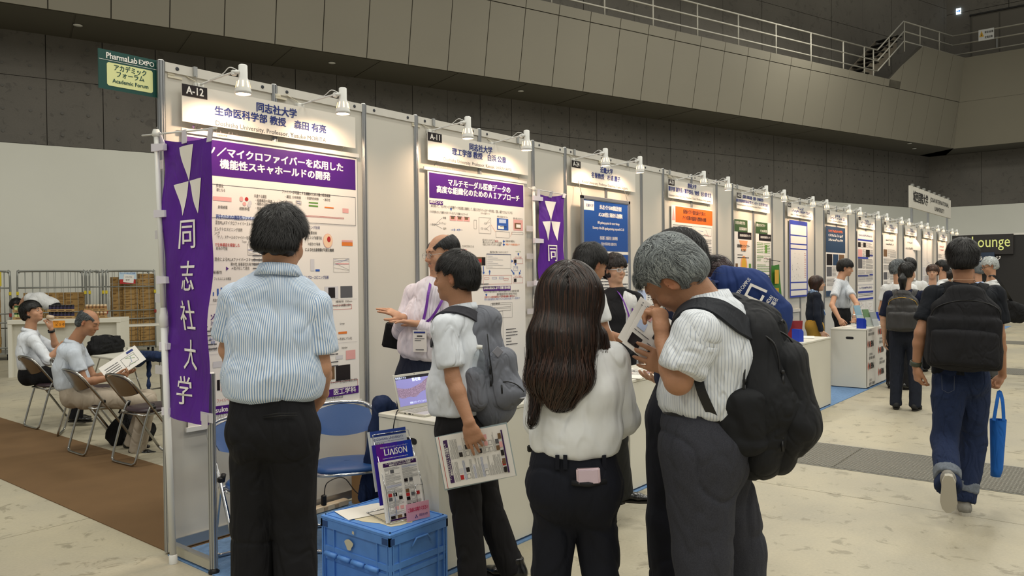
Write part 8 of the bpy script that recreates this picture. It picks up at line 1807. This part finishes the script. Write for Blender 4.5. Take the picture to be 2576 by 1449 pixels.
soft('bag_body', [rc(b(1815, 745, .04), b(1880, 750, .03), (.11, .045), (.105, .055), .04, ZA), rc(b(1880, 750, .03), b(1938, 800, .02), (.105, .055), (.062, .05), .04, unit(ZA+RT_*.6)), rc(b(1930, 800, .02), b(1958, 822, .02), (.07, .045), (.048, .035), .03, unit(ZA+RT_*.7)), bx(b(1925, 795, .03), (.045, .02, .06), .02, .03, np.array([unit(RT_-ZA*.6), FW_, unit(ZA+RT_*.6)]).T)], .0085, NT, t, folds=[(.012, (7, 7, 7), True)])
e1_ = unit(RT_*.93-ZA*.42); e2_ = unit(ZA*.85+RT_*.45); S = Sheet(b(1900, 738, -.045), e1_, e2_, unit(-FW_), .004)
for (u0, v0, u1, v1) in ((-.035, -.028, .035, -.018), (-.035, .018, .035, .028), (-.035, -.028, -.025, .028), (.025, -.028, .035, .005)): S.rect(u0, v0, u1, v1, WHT)
S.text('OPEN CAMPUS', -.055, .0, .020, WHT, .01, rot=PI/2-.2, width=.085); S.text('KINDAI', .055, -.01, .020, WHT, .01, rot=PI/2-.2+PI*0, width=.05); S.text('近畿大学', .075, -.015, .020, WHT, .01, rot=-PI/2, width=.06); S.build('logo', t)
m = MB(); ribbon(m, crv([b(1800, 712, -.02), b(1790, 700, .05), b(1800, 700, .12), b(1830, 720, .12)], 5), f6, .03, .004); m.build('strap', NT, t)
# ---- 7. dark red hair further behind
D9 = 3.9
def hair_bob(T, c, R, s, m_, res, ln=.16, mats=None, n=2200):
    p = [el(c+R @ (np.array((0, -.018, .036))*s), np.array((.090, .110, .100))*s, .02, R), rc(c+R @ (np.array((0, -.035, .0))*s), c+R @ (np.array((0, -.045, -ln))*s), (.094*s, .072*s), (.090*s, .055*s), .04, R[:, 0])]
    q_ = [el(c+R @ (np.array((0, .125, -.05))*s), np.array((.085, .100, .115+ln*.3))*s, .012, R, True), el(c+R @ (np.array((0, -.008, .02))*s), np.array((.066, .086, .078))*s, .005*s, R, True)]
    hd = soft('hair', p+q_, res, (mats or [m_])[0], T, folds=[(.006, (34, 34, 3), True)])
    if n:
        V = np.array([v.co for v in hd.data.vertices])+LOC[T.name]; X = (V-c) @ R/s; V = V[(sdf(p, V) > -.012)]
        strands('hair_locks', p, V, lambda P: np.tile(np.array([[0, 0, -1.]]), (len(P), 1))+.35*np.sign(((P-c) @ R)[:, :1])*R[:, 0]*(((P-c)[:, 2:3]) > .06), n, .08, 6, .0035, mats or m_, T, off=.004, noise=.08, cl=.25, curlf=15)
M_RED = mat('hair_dark_red', '2a1013', .38)
j = PJ(D9, hd=(1790, 690, 0)); person('person with dark red hair and royal blue clothes largely hidden behind the tote bag', 1.66, gb(1800, D9), fd(.8, .3), j and None, look=fd(.9, .1), res=.012, topmat=cloth('top_royal', '2c4f9a', .7, .3, 12), botmat=TR4, sleeve='long', hair=lambda T, c, R, s, m, res: hair_bob(T, c, R, s, M_RED, res, .10, n=1200), brow=False, collar_=False)
# ---- 8. young man in the white t-shirt, bending to the right
D7 = 4.8; f7 = fd(.55, .8); TEE = cloth('tee_white', 'dcdddd', .8, .4, 10)
j = PJ(D7, hd=(1487, 668, 0), nb=(1470, 716), uc=(1466, 742), ch=(1470, 800), wa=(1488, 875), pe=(1498, 940), sl=(1462, 755, .15), sr=(1500, 752, -.14), el=(1500, 835, .15), wl=(1560, 850, .15), er=(1518, 832, -.14), wr=(1550, 880, -.0), hl=(1492, 955, .06), hr=(1508, 955, -.06), kl=(1500, 1090, .1), kr=(1548, 1095, -.08), al=(1500, 1240, .2), ar=(1566, 1232, .06))
T7, J7_, _, r7, R7 = person('young man in a plain white t-shirt seen from behind, head bent to the right', 1.72, gb(1510, D7), f7, j, look=unit(fd(.45, .8)-ZA*.35), res=.010, hres=.0065, topmat=TEE, botmat=cloth('trousers_dark_grey', '2b2c2b', .85, .3, 12), skin=SKIN2, collar_=False, shoedir=dict(ar=unit(RT_*.95-FW_*.25), al=RT_), tuck=False, slv=.72,
    hair=lambda T, c, R, s, m, res: hair_short(T, c, R, s, m, res, th=.018, n=5000, width=.002, ln=.045, mats=[M_BLK, M_BLK2], lift=.2, noise=.35, nape=-.06))
m = MB(); b = lambda x, y, d: A(x, y, D7+d); ribbon(m, crv([b(1464, 704, -.05), b(1472, 712, -.085), b(1482, 716, -.08)], 5), ZA, .014, .003); m.build('lanyard', LAN, T7)
# ---- 9. young man with clear glasses, black jacket
p0_ = Wl(1556, 700, -.72); D8 = float(np.dot(p0_-CAM, CD)); f8 = fd(-.75, .62)
j = PJ(D8, hd=(1546, 680, 0), nb=(1553, 728), sl=(1598, 756, -.05), sr=(1520, 752, .05), el=(1612, 830, 0), er=(1512, 830, 0))
JK = cloth('jacket_black', '1d1d20', .85, .3, 12)
for k_ in ('uc', 'ch', 'wa', 'pe'): pass
T8, J8_, _, r8, R8 = person('young man with clear-framed glasses in a black jacket and white t-shirt behind the counter', 1.72, gb(1556, D8), f8, dict(hd=j['hd'], nb=j['nb'], sl=j['sl'], sr=j['sr']), look=unit(fd(-.95, .55)), res=.011, hres=.0055, topmat=TEE, botmat=TR1, skin=SKIN3, collar_=False, hs=1.05,
    hair=lambda T, c, R, s, m, res: hair_short(T, c, R, s, m, res, th=.024, n=4500, width=.0024, ln=.055, mats=[mat('hair_warm_black', '1c100c', .4), M_BRN], lift=.25, noise=.45, spiky=.012, nape=-.09, fringe=.012))
glasses(J8_['hd'], R8, .98, T8, mat('glass_clear_frame', 'c9cdd0', .2), .0022)
uj = unit(J8_['uc']-J8_['wa']); kk = 1.0
jp = [rc(J8_['pe']-uj*.05, J8_['wa'], (.165, .125), (.155, .12), .03, r8, 'a'), rc(J8_['wa'], J8_['ch'], (.155, .12), (.168, .122), .04, r8), rc(J8_['ch'], J8_['uc'], (.168, .122), (.15, .098), .04, r8)]
jp += [rc(J8_['nb']-uj*.035, J8_[s_]-uj*.0, .062, .066, .04, f8) for s_ in ('sl', 'sr')]+[rc(J8_[s_], J8_[e_], .064, .056, .03) for s_, e_ in (('sl', 'el'), ('sr', 'er'))]+[rc(J8_[e_], J8_[w_], .056, .044, .02, r8, 'b') for e_, w_ in (('el', 'wl'), ('er', 'wr'))]
vv = el(J8_['ch']+f8*.14+uj*.07, (.055, .09, .22), .012, headframe(f8, uj), True); jp.append(vv)
soft('jacket', jp, .010, JK, T8, folds=[(.009, (6, 6, 3), True)])
b = lambda s_, z, d: J8_['nb']+r8*s_+f8*d-ZA*z
lanyard(T8, [b(-.055, -.01, .03), b(-.06, .08, .115), b(-.03, .2, .150), b(0, .30, .155)], face_n=r8); lanyard(T8, [b(.055, -.01, .03), b(.06, .08, .115), b(.03, .2, .150), b(0, .30, .155)], face_n=r8)
# ---- 10. woman in the dark jacket with the plaid scarf; 11. bearded young man at the cloth-front counter
D10 = 10.7; f10 = fd(-.15, 1)
j = PJ(D10, hd=(2056, 714, 0), nb=(2048, 748))
MUS = cloth('skirt_mustard', 'a07c30', .85, .2, 10)
T10, J10_, _, r10, R10 = person('woman with shoulder-length brown hair, glasses, black jacket and blue plaid scarf', 1.58, gb(2050, D10), f10, dict(hd=j['hd']), look=fd(-.25, 1), res=.013, hres=.008, topmat=cloth('jacket_ink', '1d222e', .85, .3, 12), botmat=MUS, sleeve='long', skin=SKIN3, tuck=False, collar_=False, legr=1.1, belt=False,
    hair=lambda T, c, R, s, m, res: hair_bob(T, c, R, s, m, res, .15, [M_BRN, M_BRN2, mat('hair_auburn', '3a1a14', .4)], 1600), hands=dict(l=dict(f=unit(-ZA*.6+RT_*.4), n=FW_, side=1), r=dict(f=unit(-ZA*.6+RT_*.4), n=-FW_, side=1)))
glasses(J10_['hd'], R10, .9, T10, M_CHR2)
SCF = stripes('scarf_plaid', '9fb2c4', '3d5a8a', .03, .5); u10 = ZA
o = soft('scarf', [rc(J10_['nb']+r10*x*.06+f10*.02, J10_['ch']+r10*x*.03+f10*.115-ZA*.12, (.03, .022), (.032, .015), .02, r10) for x in (-1, 1)]+[rc(J10_['nb']-f10*.03-r10*.06+ZA*.0, J10_['nb']-f10*.03+r10*.06, .03, .03, .03)], .008, SCF, T10, folds=[(.006, (20, 20, 6), True)], uv=True)
D11 = 11.75; f11 = fd(-.6, .8)
j = PJ(D11, hd=(2127, 675, 0), nb=(2113, 708), sl=(2152, 732, -.10), sr=(2092, 726, .10), el=(2152, 770, 0), er=(2094, 768, -.1), wl=(2152, 803, -.2), wr=(2112, 806, -.2))
ST11 = stripes('shirt_grey_stripe', 'd2d6da', '868ea0', .012, .3)
T11, J11_, _, r11, R11 = person('young man with goatee in a striped short-sleeved shirt leaning on the cloth-front counter', 1.77, gb(2118, D11), f11, {**{k_: j[k_] for k_ in ('hd', 'nb')}, 'el': A(2156, 765, 11.25), 'er': A(2093, 768, 11.35), 'wl': A(2149, 801, 11.0), 'wr': A(2112, 803, 11.15)}, look=unit(fd(-.5, .9)-ZA*.2), res=.013, hres=.008, topmat=ST11, botmat=TR1, skin=SKIN,
    hair=lambda T, c, R, s, m, res: hair_short(T, c, R, s, m, res, th=.020, n=1800, width=.004, ln=.05, mats=[M_BLK, M_BLK2], lift=.15, fringe=.01))
badge(T11, J11_['wa']+f11*.13+ZA*.06, f11, .10, .15); lanyard(T11, [J11_['wa']+f11*.13+ZA*.13, J11_['wa']+f11*.13+ZA*.18], face_n=r11, m_=NAVY)
m = MB(); m.lathe([(.03, -.012), (.033, -.012), (.033, .012), (.03, .012)], J11_['wl']+ZA*.03, J11_['el']-J11_['wl'], 12); m.build('wristwatch', M_CHR2, T11)
# ---- 12. woman with the leather rucksack
D12 = 8.8; f12 = fd(.8, .55)
def hair_pony(T, c, R, s, m_, res):
    hair_short(T, c, R, s, m_, res, th=.013, n=1500, width=.004, ln=.06, mats=[M_BLK, M_BLK2], lift=.02, noise=.1, spiky=.002, nape=-.055)
    a_ = c+R @ (np.array((0, -.105, -.02))*s); soft('ponytail', [rc(a_+ZA*.01, a_-f12*.03-ZA*.05, .026, .036, .02), rc(a_-f12*.03-ZA*.05, a_-f12*.0-ZA*.22, .036, .020, .03)], res, M_BLK, T, folds=[(.006, (30, 30, 5), True)])
T12, J12_, _, r12, R12 = person('woman with a black ponytail and navy clothes standing with a leather rucksack', 1.64, gb(2278, D12), f12, dict(hd=A(2283, 688, D12)), look=unit(fd(.55, .85)), res=.013, hres=.008, topmat=cloth('top_ink_navy', '1b2034', .85, .3, 12), botmat=cloth('trousers_ink', '20242f', .85, .3, 12), skin=SKIN3, hair=hair_pony, tuck=False, collar_=False, belt=False, slv=.9, shoemat=mat('trainer_black', '1c1c1e', .7))
def pack(lab, J, f, r, w, h, d, m_, ms, zc, on=None, name='rucksack', rows=1):
    u = unit(J['uc']-J['wa']); c = J['ch']-f*(.12+d/2)-u*.02; R = np.array([r, f, u]).T; t = wthing(name, lab, 'backpack', c)
    soft('main_body', [rc(c-u*h*.36, c+u*h*.22, (w*.5, d*.5), (w*.44, d*.42), .03, r), rc(c+u*h*.22, c+u*h*.40, (w*.43, d*.42), (w*.25, d*.3), .03, r), bx(c-u*h*.18, (w*.40, d*.34, h*.24), .03, .02, R)], .010, m_, t, folds=[(.004, (8, 8, 5), True), (.006, (6, 6, 5), 2)])
    soft('pocket', [bx(c-u*h*.24-f*d*.42, (w*.36, d*.16, h*.15), .03, .02, R)], .010, m_, t, folds=[(.007, (9, 9, 5), True)])
    for s_ in (-1, 1):
        m = MB(); cling(m, [c+u*h*.36+r*s_*w*.24+f*d*.3, J['nb']-u*.05+r*s_*.09-f*.08, J['nb']-u*.03+r*s_*.10, J['uc']+r*s_*.12+f*.10, J['ch']+r*s_*.13+f*.11, J['wa']+r*s_*.17, c-u*h*.40+r*s_*w*.4+f*d*.3], on, .055, .008); m.build('strap', ms, t)
    m = MB(); m.tube(crv([c+u*h*.36-r*w*.1-f*.02, c+u*h*.47-r*w*.06-f*.02, c+u*h*.47+r*w*.06-f*.02, c+u*h*.36+r*w*.1-f*.02], 5), .008, 6); m.build('grab_loop', ms, t)
    m = MB(); m.tube(crv([c-u*h*.10-r*w*.42-f*d*.45, c-u*h*.08-f*d*.62, c-u*h*.10+r*w*.42-f*d*.45], 6), .0035, 5); m.build('zip', zc, t)
    m = MB(); m.tube(crv([c-u*h*.05-r*w*.44-f*d*.15, c+u*h*.22-r*w*.40-f*d*.30, c+u*h*.32-f*d*.42, c+u*h*.22+r*w*.40-f*d*.30, c-u*h*.05+r*w*.44-f*d*.15], 6), .0035, 5); m.build('zip', zc, t); return t, c, u
GOLD = mat('zip_gold', 'b99548', .3, .8)
pack('dark grey leather rucksack with gold zips on the ponytailed woman', J12_, f12, r12, .33, .46, .15, cloth('leather_grey', '3e3d3d', .45, .35, 10), cloth('leather_grey', '3e3d3d'), GOLD, T_PR[T12.name])
# ---- 13. walking man in jeans with the black backpack and blue carrier
D13 = 4.98; f13 = fd(1, .5)
j = PJ(D13, hd=(2421, 655, .02), nb=(2424, 712, 0), uc=(2424, 748), ch=(2420, 810), wa=(2416, 890), pe=(2418, 948), sl=(2348, 742, 0), sr=(2502, 742, 0), el=(2316, 838, -.02), wl=(2304, 922, .04), er=(2512, 845, .0), wr=(2522, 945, .10), hl=(2388, 970, 0), hr=(2450, 970, 0), kl=(2376, 1105, -.02), kr=(2448, 1110, .08), al=(2384, 1212, -.30), ar=(2425, 1248, .02))
JN = cloth('jeans_indigo', '1c2742', .85, .45, 14, col2='24304e'); SNK = mat('trainer_grey', '8b8880', .7, var=.3, vs=40)
T13, J13_, _, r13, R13 = person('man in a black t-shirt and blue jeans walking away with a black backpack', 1.76, gb(2420, D13), f13, j, look=unit(f13-ZA*.05), res=.009, hres=.006, topmat=cloth('tee_black', '1b1e24', .85, .35, 12), botmat=JN, skin=SKIN2, tuck=False, collar_=False, belt=False, slv=.68, shoes=False, folds=.010, legr=1.04, hems=True,
    hands=dict(l=dict(f=unit(-ZA+RT_*.12), n=RT_, side=-1, curl=(.5, .6, .7, .8)), r=dict(f=unit(-ZA*.8-RT_*.5), n=-RT_, side=-1, curl=(1.0, 1.05, 1.1, 1.1))),
    hair=lambda T, c, R, s, m, res: hair_short(T, c, R, s, m, res, th=.013, n=6000, width=.0018, ln=.045, mats=[M_BLK, M_BLK2], lift=.22, noise=.22, nape=-.065, vol=(1.03, 1.0, 1.04)))
shoe(T13, J13_['al']+ZA*.02, unit(f13*.35-ZA*.93), 1.0, SNK, mat('trainer_sole', 'b5b0a4', .8), sneaker=True); shoe(T13, np.array([J13_['ar'][0], J13_['ar'][1], .085]), unit(f13-RT_*.05), 1.0, SNK, mat('trainer_sole', 'b5b0a4', .8), sneaker=True)
for a_, b_ in (('kl', 'al'), ('kr', 'ar')): v_ = unit(J13_[a_]-J13_[b_]); soft('turned_hem', [rc(J13_[b_]+v_*.03, J13_[b_]+v_*.095, (.074, .078), (.076, .078), .01, r13, 'ab')], .008, mat('denim_inside', '6f7680', .9, var=.3, vs=80), T13, folds=[(.005, (18, 18, 18), True)])
b = lambda x, y, d: A(x, y, D13+d)
for x in (2385, 2462): 
    m = MB(); c_ = b(x, 965, -.128); 
    for pts in (((-.035, .05), (-.033, -.04), (0, -.06), (.033, -.04), (.035, .05)),): m.tube([c_+r13*u+ZA*v+f13*(.5*u*u*8) for u, v in pts], .0016, 5)
    m.build('pocket_stitch', mat('stitch', '4a4f5c', .8), T13)
m = MB(); m.lathe([(.030, -.016), (.036, -.014), (.036, .014), (.030, .016)], J13_['wl']+ZA*.02, J13_['el']-J13_['wl'], 14); m.build('wristwatch', mat('watch_olive', '3c4236', .4), T13)
m = MB(); m.tube(crv([J13_['nb']+r13*.07+f13*.03+ZA*.01, J13_['nb']+r13*.05-f13*.06+ZA*.02, J13_['nb']-f13*.075+ZA*.022, J13_['nb']-r13*.05-f13*.06+ZA*.02, J13_['nb']-r13*.07+f13*.03+ZA*.01], 5), .003, 5); m.build('necklace_cord', mat('cord_beige', 'b58f74', .7), T13)
tpk, cpk, upk = pack('black backpack with a mesh side pocket on the walking man in jeans', J13_, f13, r13, .42, .53, .17, cloth('pack_black', '1e1e21', .8, .3, 14), cloth('pack_strap', '17171a', .85), M_BLKP, T_PR[T13.name])
t = wthing('carrier_bag', 'bright blue non-woven carrier bag hanging from the right hand of the walking man', 'bag', b(2510, 1120, .10)); BB = cloth('bag_bright_blue', '1f62b8', .7, .3, 14)
P = []
for i in range(9):
    f_ = i/8; y = 1055+(1198-1055)*f_; wl_ = 2492+2*f_; wr_ = 2530-10*f_-(6 if i == 8 else 0); c_ = (b(wl_, y, .10)+b(wr_, y, .10))/2; hw = np.linalg.norm(b(wl_, y, .1)-b(wr_, y, .1))/2; P.append([c_+RT_*hw*math.cos(a)+FW_*.045*(1-.25*f_)*math.sin(a) for a in np.linspace(0, 2*PI, 16, endpoint=False)])
m = MB(); m.grid(P, 0, True, True); m.f.append(tuple(range(8*16, 9*16))); m.m.append(0); m.sm.append(False); m.build('bag_body', BB, t)
for d_ in (-.05, .05): m = MB(); ribbon(m, crv([b(2500, 1058, .1+d_), b(2508, 1010, .1+d_*.5), b(2514, 985, .1), b(2522, 1010, .1+d_*.5), b(2525, 1058, .1+d_)], 5), RT_, .022, .003); m.build('handle', BB, t)
# ---- further visitors down the aisle
def simple(lab, px_, py, D, h, f, look, top, skin, hairfn, sleeve='short', bot=None, collar_=True, **k):
    return person(lab, h, gb(px_, D), f, dict(hd=A(px_, py, D), **k.pop('J', {})), look=look, res=.016, hres=.010, topmat=top, botmat=bot or TR1, sleeve=sleeve, skin=skin, collar_=collar_, hair=hairfn, **k)
hs_ = lambda mats, **k: (lambda T, c, R, s, m, res: hair_short(T, c, R, s, m, res, mats=mats, n=k.get('n', 900), width=.005, ln=.05, th=k.get('th', .018), fringe=k.get('fringe', 0)))
simple('grey-haired man in a white t-shirt partly hidden by the ponytailed woman', 2262, 678, 10.4, 1.70, fd(.5, .6), fd(-.2, .9), TEE, SKIN, hs_([M_GRY, M_DGR]), collar_=False)
simple('black-haired visitor showing only the top of the head behind the grey-haired man', 2287, 672, 11.4, 1.74, fd(.9, .3), fd(.9, .3), TEE, SKIN, hs_([M_BLK]))
simple('young man with a brown fringe and pale blue shirt facing us at a far counter', 2346, 686, 12.2, 1.62, fd(-.8, -.4), fd(-.75, -.5), cloth('shirt_pale_blue', 'a9bce0', .75, .3, 10), SKIN3, hs_([mat('hair_warm_brown', '4a2f1e', .4), M_BRN], fringe=.014, th=.022))
simple('dark-haired person in a white shirt behind the fringed young man', 2368, 674, 13.2, 1.70, fd(.5, -.7), fd(.4, -.8), TEE, SKIN, hs_([M_BLK, M_BLK2]))
simple('brown-haired person mostly hidden left of the walking man', 2384, 694, 14.4, 1.58, fd(.9, .1), fd(.9, .1), TEE, SKIN, hs_([M_BRN]))
T17 = simple('white-haired older man in glasses and white shirt facing left at the right edge', 2489, 670, 11.2, 1.70, fd(.15, -1), unit(fd(.1, -1)-ZA*.25), TEE, SKIN, hs_([M_WHT, mat('hair_snow', 'c9cccc', .5)]), bot=cloth('trousers_grey_far', '4a4a4a', .85))
glasses(T17[1]['hd'], T17[4], .95, T17[0], M_BLKP, .0025)
simple('grey-haired person in a pale blue shirt between the walking man and the white-haired man', 2458, 680, 12.6, 1.64, fd(.8, -.3), fd(.8, -.3), cloth('shirt_pale_blue', 'a9bce0', .75, .3, 10), SKIN, hs_([M_GRY]))
J17 = T17[1]; t = wthing('shoulder_bag', 'black shoulder bag hanging at the back of the white-haired man', 'bag', J17['pe']); bk_ = -T17[2]
cb17 = A(2545, 785, 11.1); soft('bag_body', [rc(cb17-RT_*.10+ZA*.03, cb17+RT_*.14-ZA*.03, (.16, .07), (.14, .07), .04, ZA)], .016, BK, t, folds=[(.01, (9, 9, 9), True)])
m = MB(); ribbon(m, crv([cb17+ZA*.15, A(2528, 730, 10.95), A(2508, 700, 10.95), A(2492, 692, 11.0), A(2490, 700, 11.3)], 5), T17[2], .035, .006); m.build('strap', M_BLKP, t)
# ---- seated at the left: reading and drinking men, and one bending behind the counter
def seated(lab, D, J, f, look, up, top, bot, skin, hairfn, **k):
    b0 = J['pe']; return person(lab, 1.70, (float(b0[0]), float(b0[1])), f, J, look=look, lookup=up, res=.011, hres=.007, topmat=top, botmat=bot, skin=skin, hair=hairfn, shoedir=dict(al=f, ar=f), **k)
Ds = 7.1; j = PJ(Ds, hd=(222, 812, 0), nb=(186, 862), uc=(178, 884), ch=(175, 925), wa=(182, 965), pe=(198, 992), sr=(186, 892, -.16), sl=(200, 884, .15), er=(212, 962, -.17), wr=(292, 948, -.06), el=(235, 950, .16), wl=(300, 940, .1), hl=(210, 1000, .09), hr=(210, 1003, -.09), kl=(372, 1000, .10), kr=(372, 1008, -.09), al=(330, 1112, .1), ar=(345, 1128, -.08))
TS = cloth('shirt_pale_check', 'c3cbd6', .75, .4, 10); TB = cloth('trousers_beige', 'a89c8c', .85, .4, 10)
Ts, Js, _, rs, Rs = seated('balding man in a pale blue short-sleeved shirt seated on a folding chair reading', Ds, j, RT_, unit(RT_*.93-ZA*.35-FW_*.05), unit(ZA*.93+RT_*.35), TS, TB, SKIN2, lambda T, c, R, s, m, res: hair_ring(T, c, R, s, m, res, top=-.03, mats=[M_DGR, M_GRY], n=1800, th=.006),
    eye='closed', hands=dict(r=dict(f=unit(RT_*.9+ZA*.15), n=unit(FW_*.5+ZA*.6), side=-1, curl=(.7, .8, .9, .9)), l=dict(f=RT_, n=ZA, side=1)), bodyd=1.1)
b = lambda x, y, d: A(x, y, Ds+d); leaflet('white printed booklet held open by the seated reading man', b(308, 915, -.02), unit(b(352, 888, .1)-b(268, 942, -.05)), unit(ZA*.7+RT_*.35+FW_*.5), .36, .19, lambda S, w, h: (S.rect(w*.22, h*.3, w*.40, h*.42, NAVY), lay(S, -w*.45, -h*.4, w*.4, h*.28, 3)), .004)
Dt = 8.45; j = PJ(Dt, hd=(82, 787, 0), nb=(76, 832), uc=(74, 850), ch=(74, 888), wa=(80, 918), pe=(86, 940), sr=(84, 856, -.16), sl=(88, 850, .14), er=(122, 908, -.17), wr=(158, 862, -.10), el=(142, 880, .12), wl=(129, 828, .02), hl=(98, 946, .09), hr=(98, 948, -.09), kl=(196, 944, .1), kr=(196, 948, -.1), al=(190, 1040, .1), ar=(190, 1045, -.1))
Tt, Jt, _, rt_, Rt_ = seated('seated young man in a white rolled-sleeve shirt drinking from a cup', Dt, j, RT_, unit(RT_*.93+ZA*.28-FW_*.05), unit(ZA*.95-RT_*.28), W3, TR1, SKIN, hs_([M_BLK, M_BLK2], n=2200, th=.022), sleeve='roll',
    hands=dict(l=dict(f=unit(ZA*.95-RT_*.1), n=-RT_, side=-1, curl=(.7, .8, .9, .9)), r=dict(f=unit(RT_*.8+ZA*.3), n=-ZA, side=1, curl=(.4, .5, .6, .7))))
m = MB(); m.lathe([(.030, -.014), (.035, -.012), (.035, .012), (.030, .014)], Jt['wl']-ZA*.02, Jt['wl']-Jt['el'], 12); m.build('wristband', M_BLKP, Tt)
b = lambda x, y, d: A(x, y, Dt+d); t = wthing('paper_cup', 'tilted pale cup at the lips of the drinking young man', 'cup', b(122, 795, 0)); m = MB(); m.lathe([(0, 0), (.022, 0), (.028, .062), (.026, .062), (.021, .006)], b(134, 799, .0), unit(-RT_*.95+ZA*.10), 16); m.build('cup_body', mat('cup_beige', 'c9b49a', .5), t)
Du = 13.7; j = PJ(Du, hd=(44, 768, 0), nb=(66, 752), uc=(78, 750), ch=(100, 752), wa=(132, 768), pe=(152, 792), sr=(80, 756, -.15), sl=(82, 754, .15), er=(92, 790, -.15), wr=(80, 815, -.1), el=(92, 790, .15), wl=(80, 815, .1), hl=(152, 795, .08), hr=(152, 795, -.08), kl=(150, 850, .08), kr=(150, 850, -.08), al=(160, 915, .08), ar=(160, 915, -.08))
person('man in a white shirt bending far forward behind the white service counter', 1.70, (float(j['pe'][0]), float(j['pe'][1])), -RT_, j, look=unit(-RT_*.4-ZA*.9-FW_*.2), lookup=unit(-RT_*.9+ZA*.4), res=.015, hres=.010, topmat=TEE, botmat=TR1, skin=SKIN, hair=hs_([M_BLK], n=900), belt=False, collar_=False)
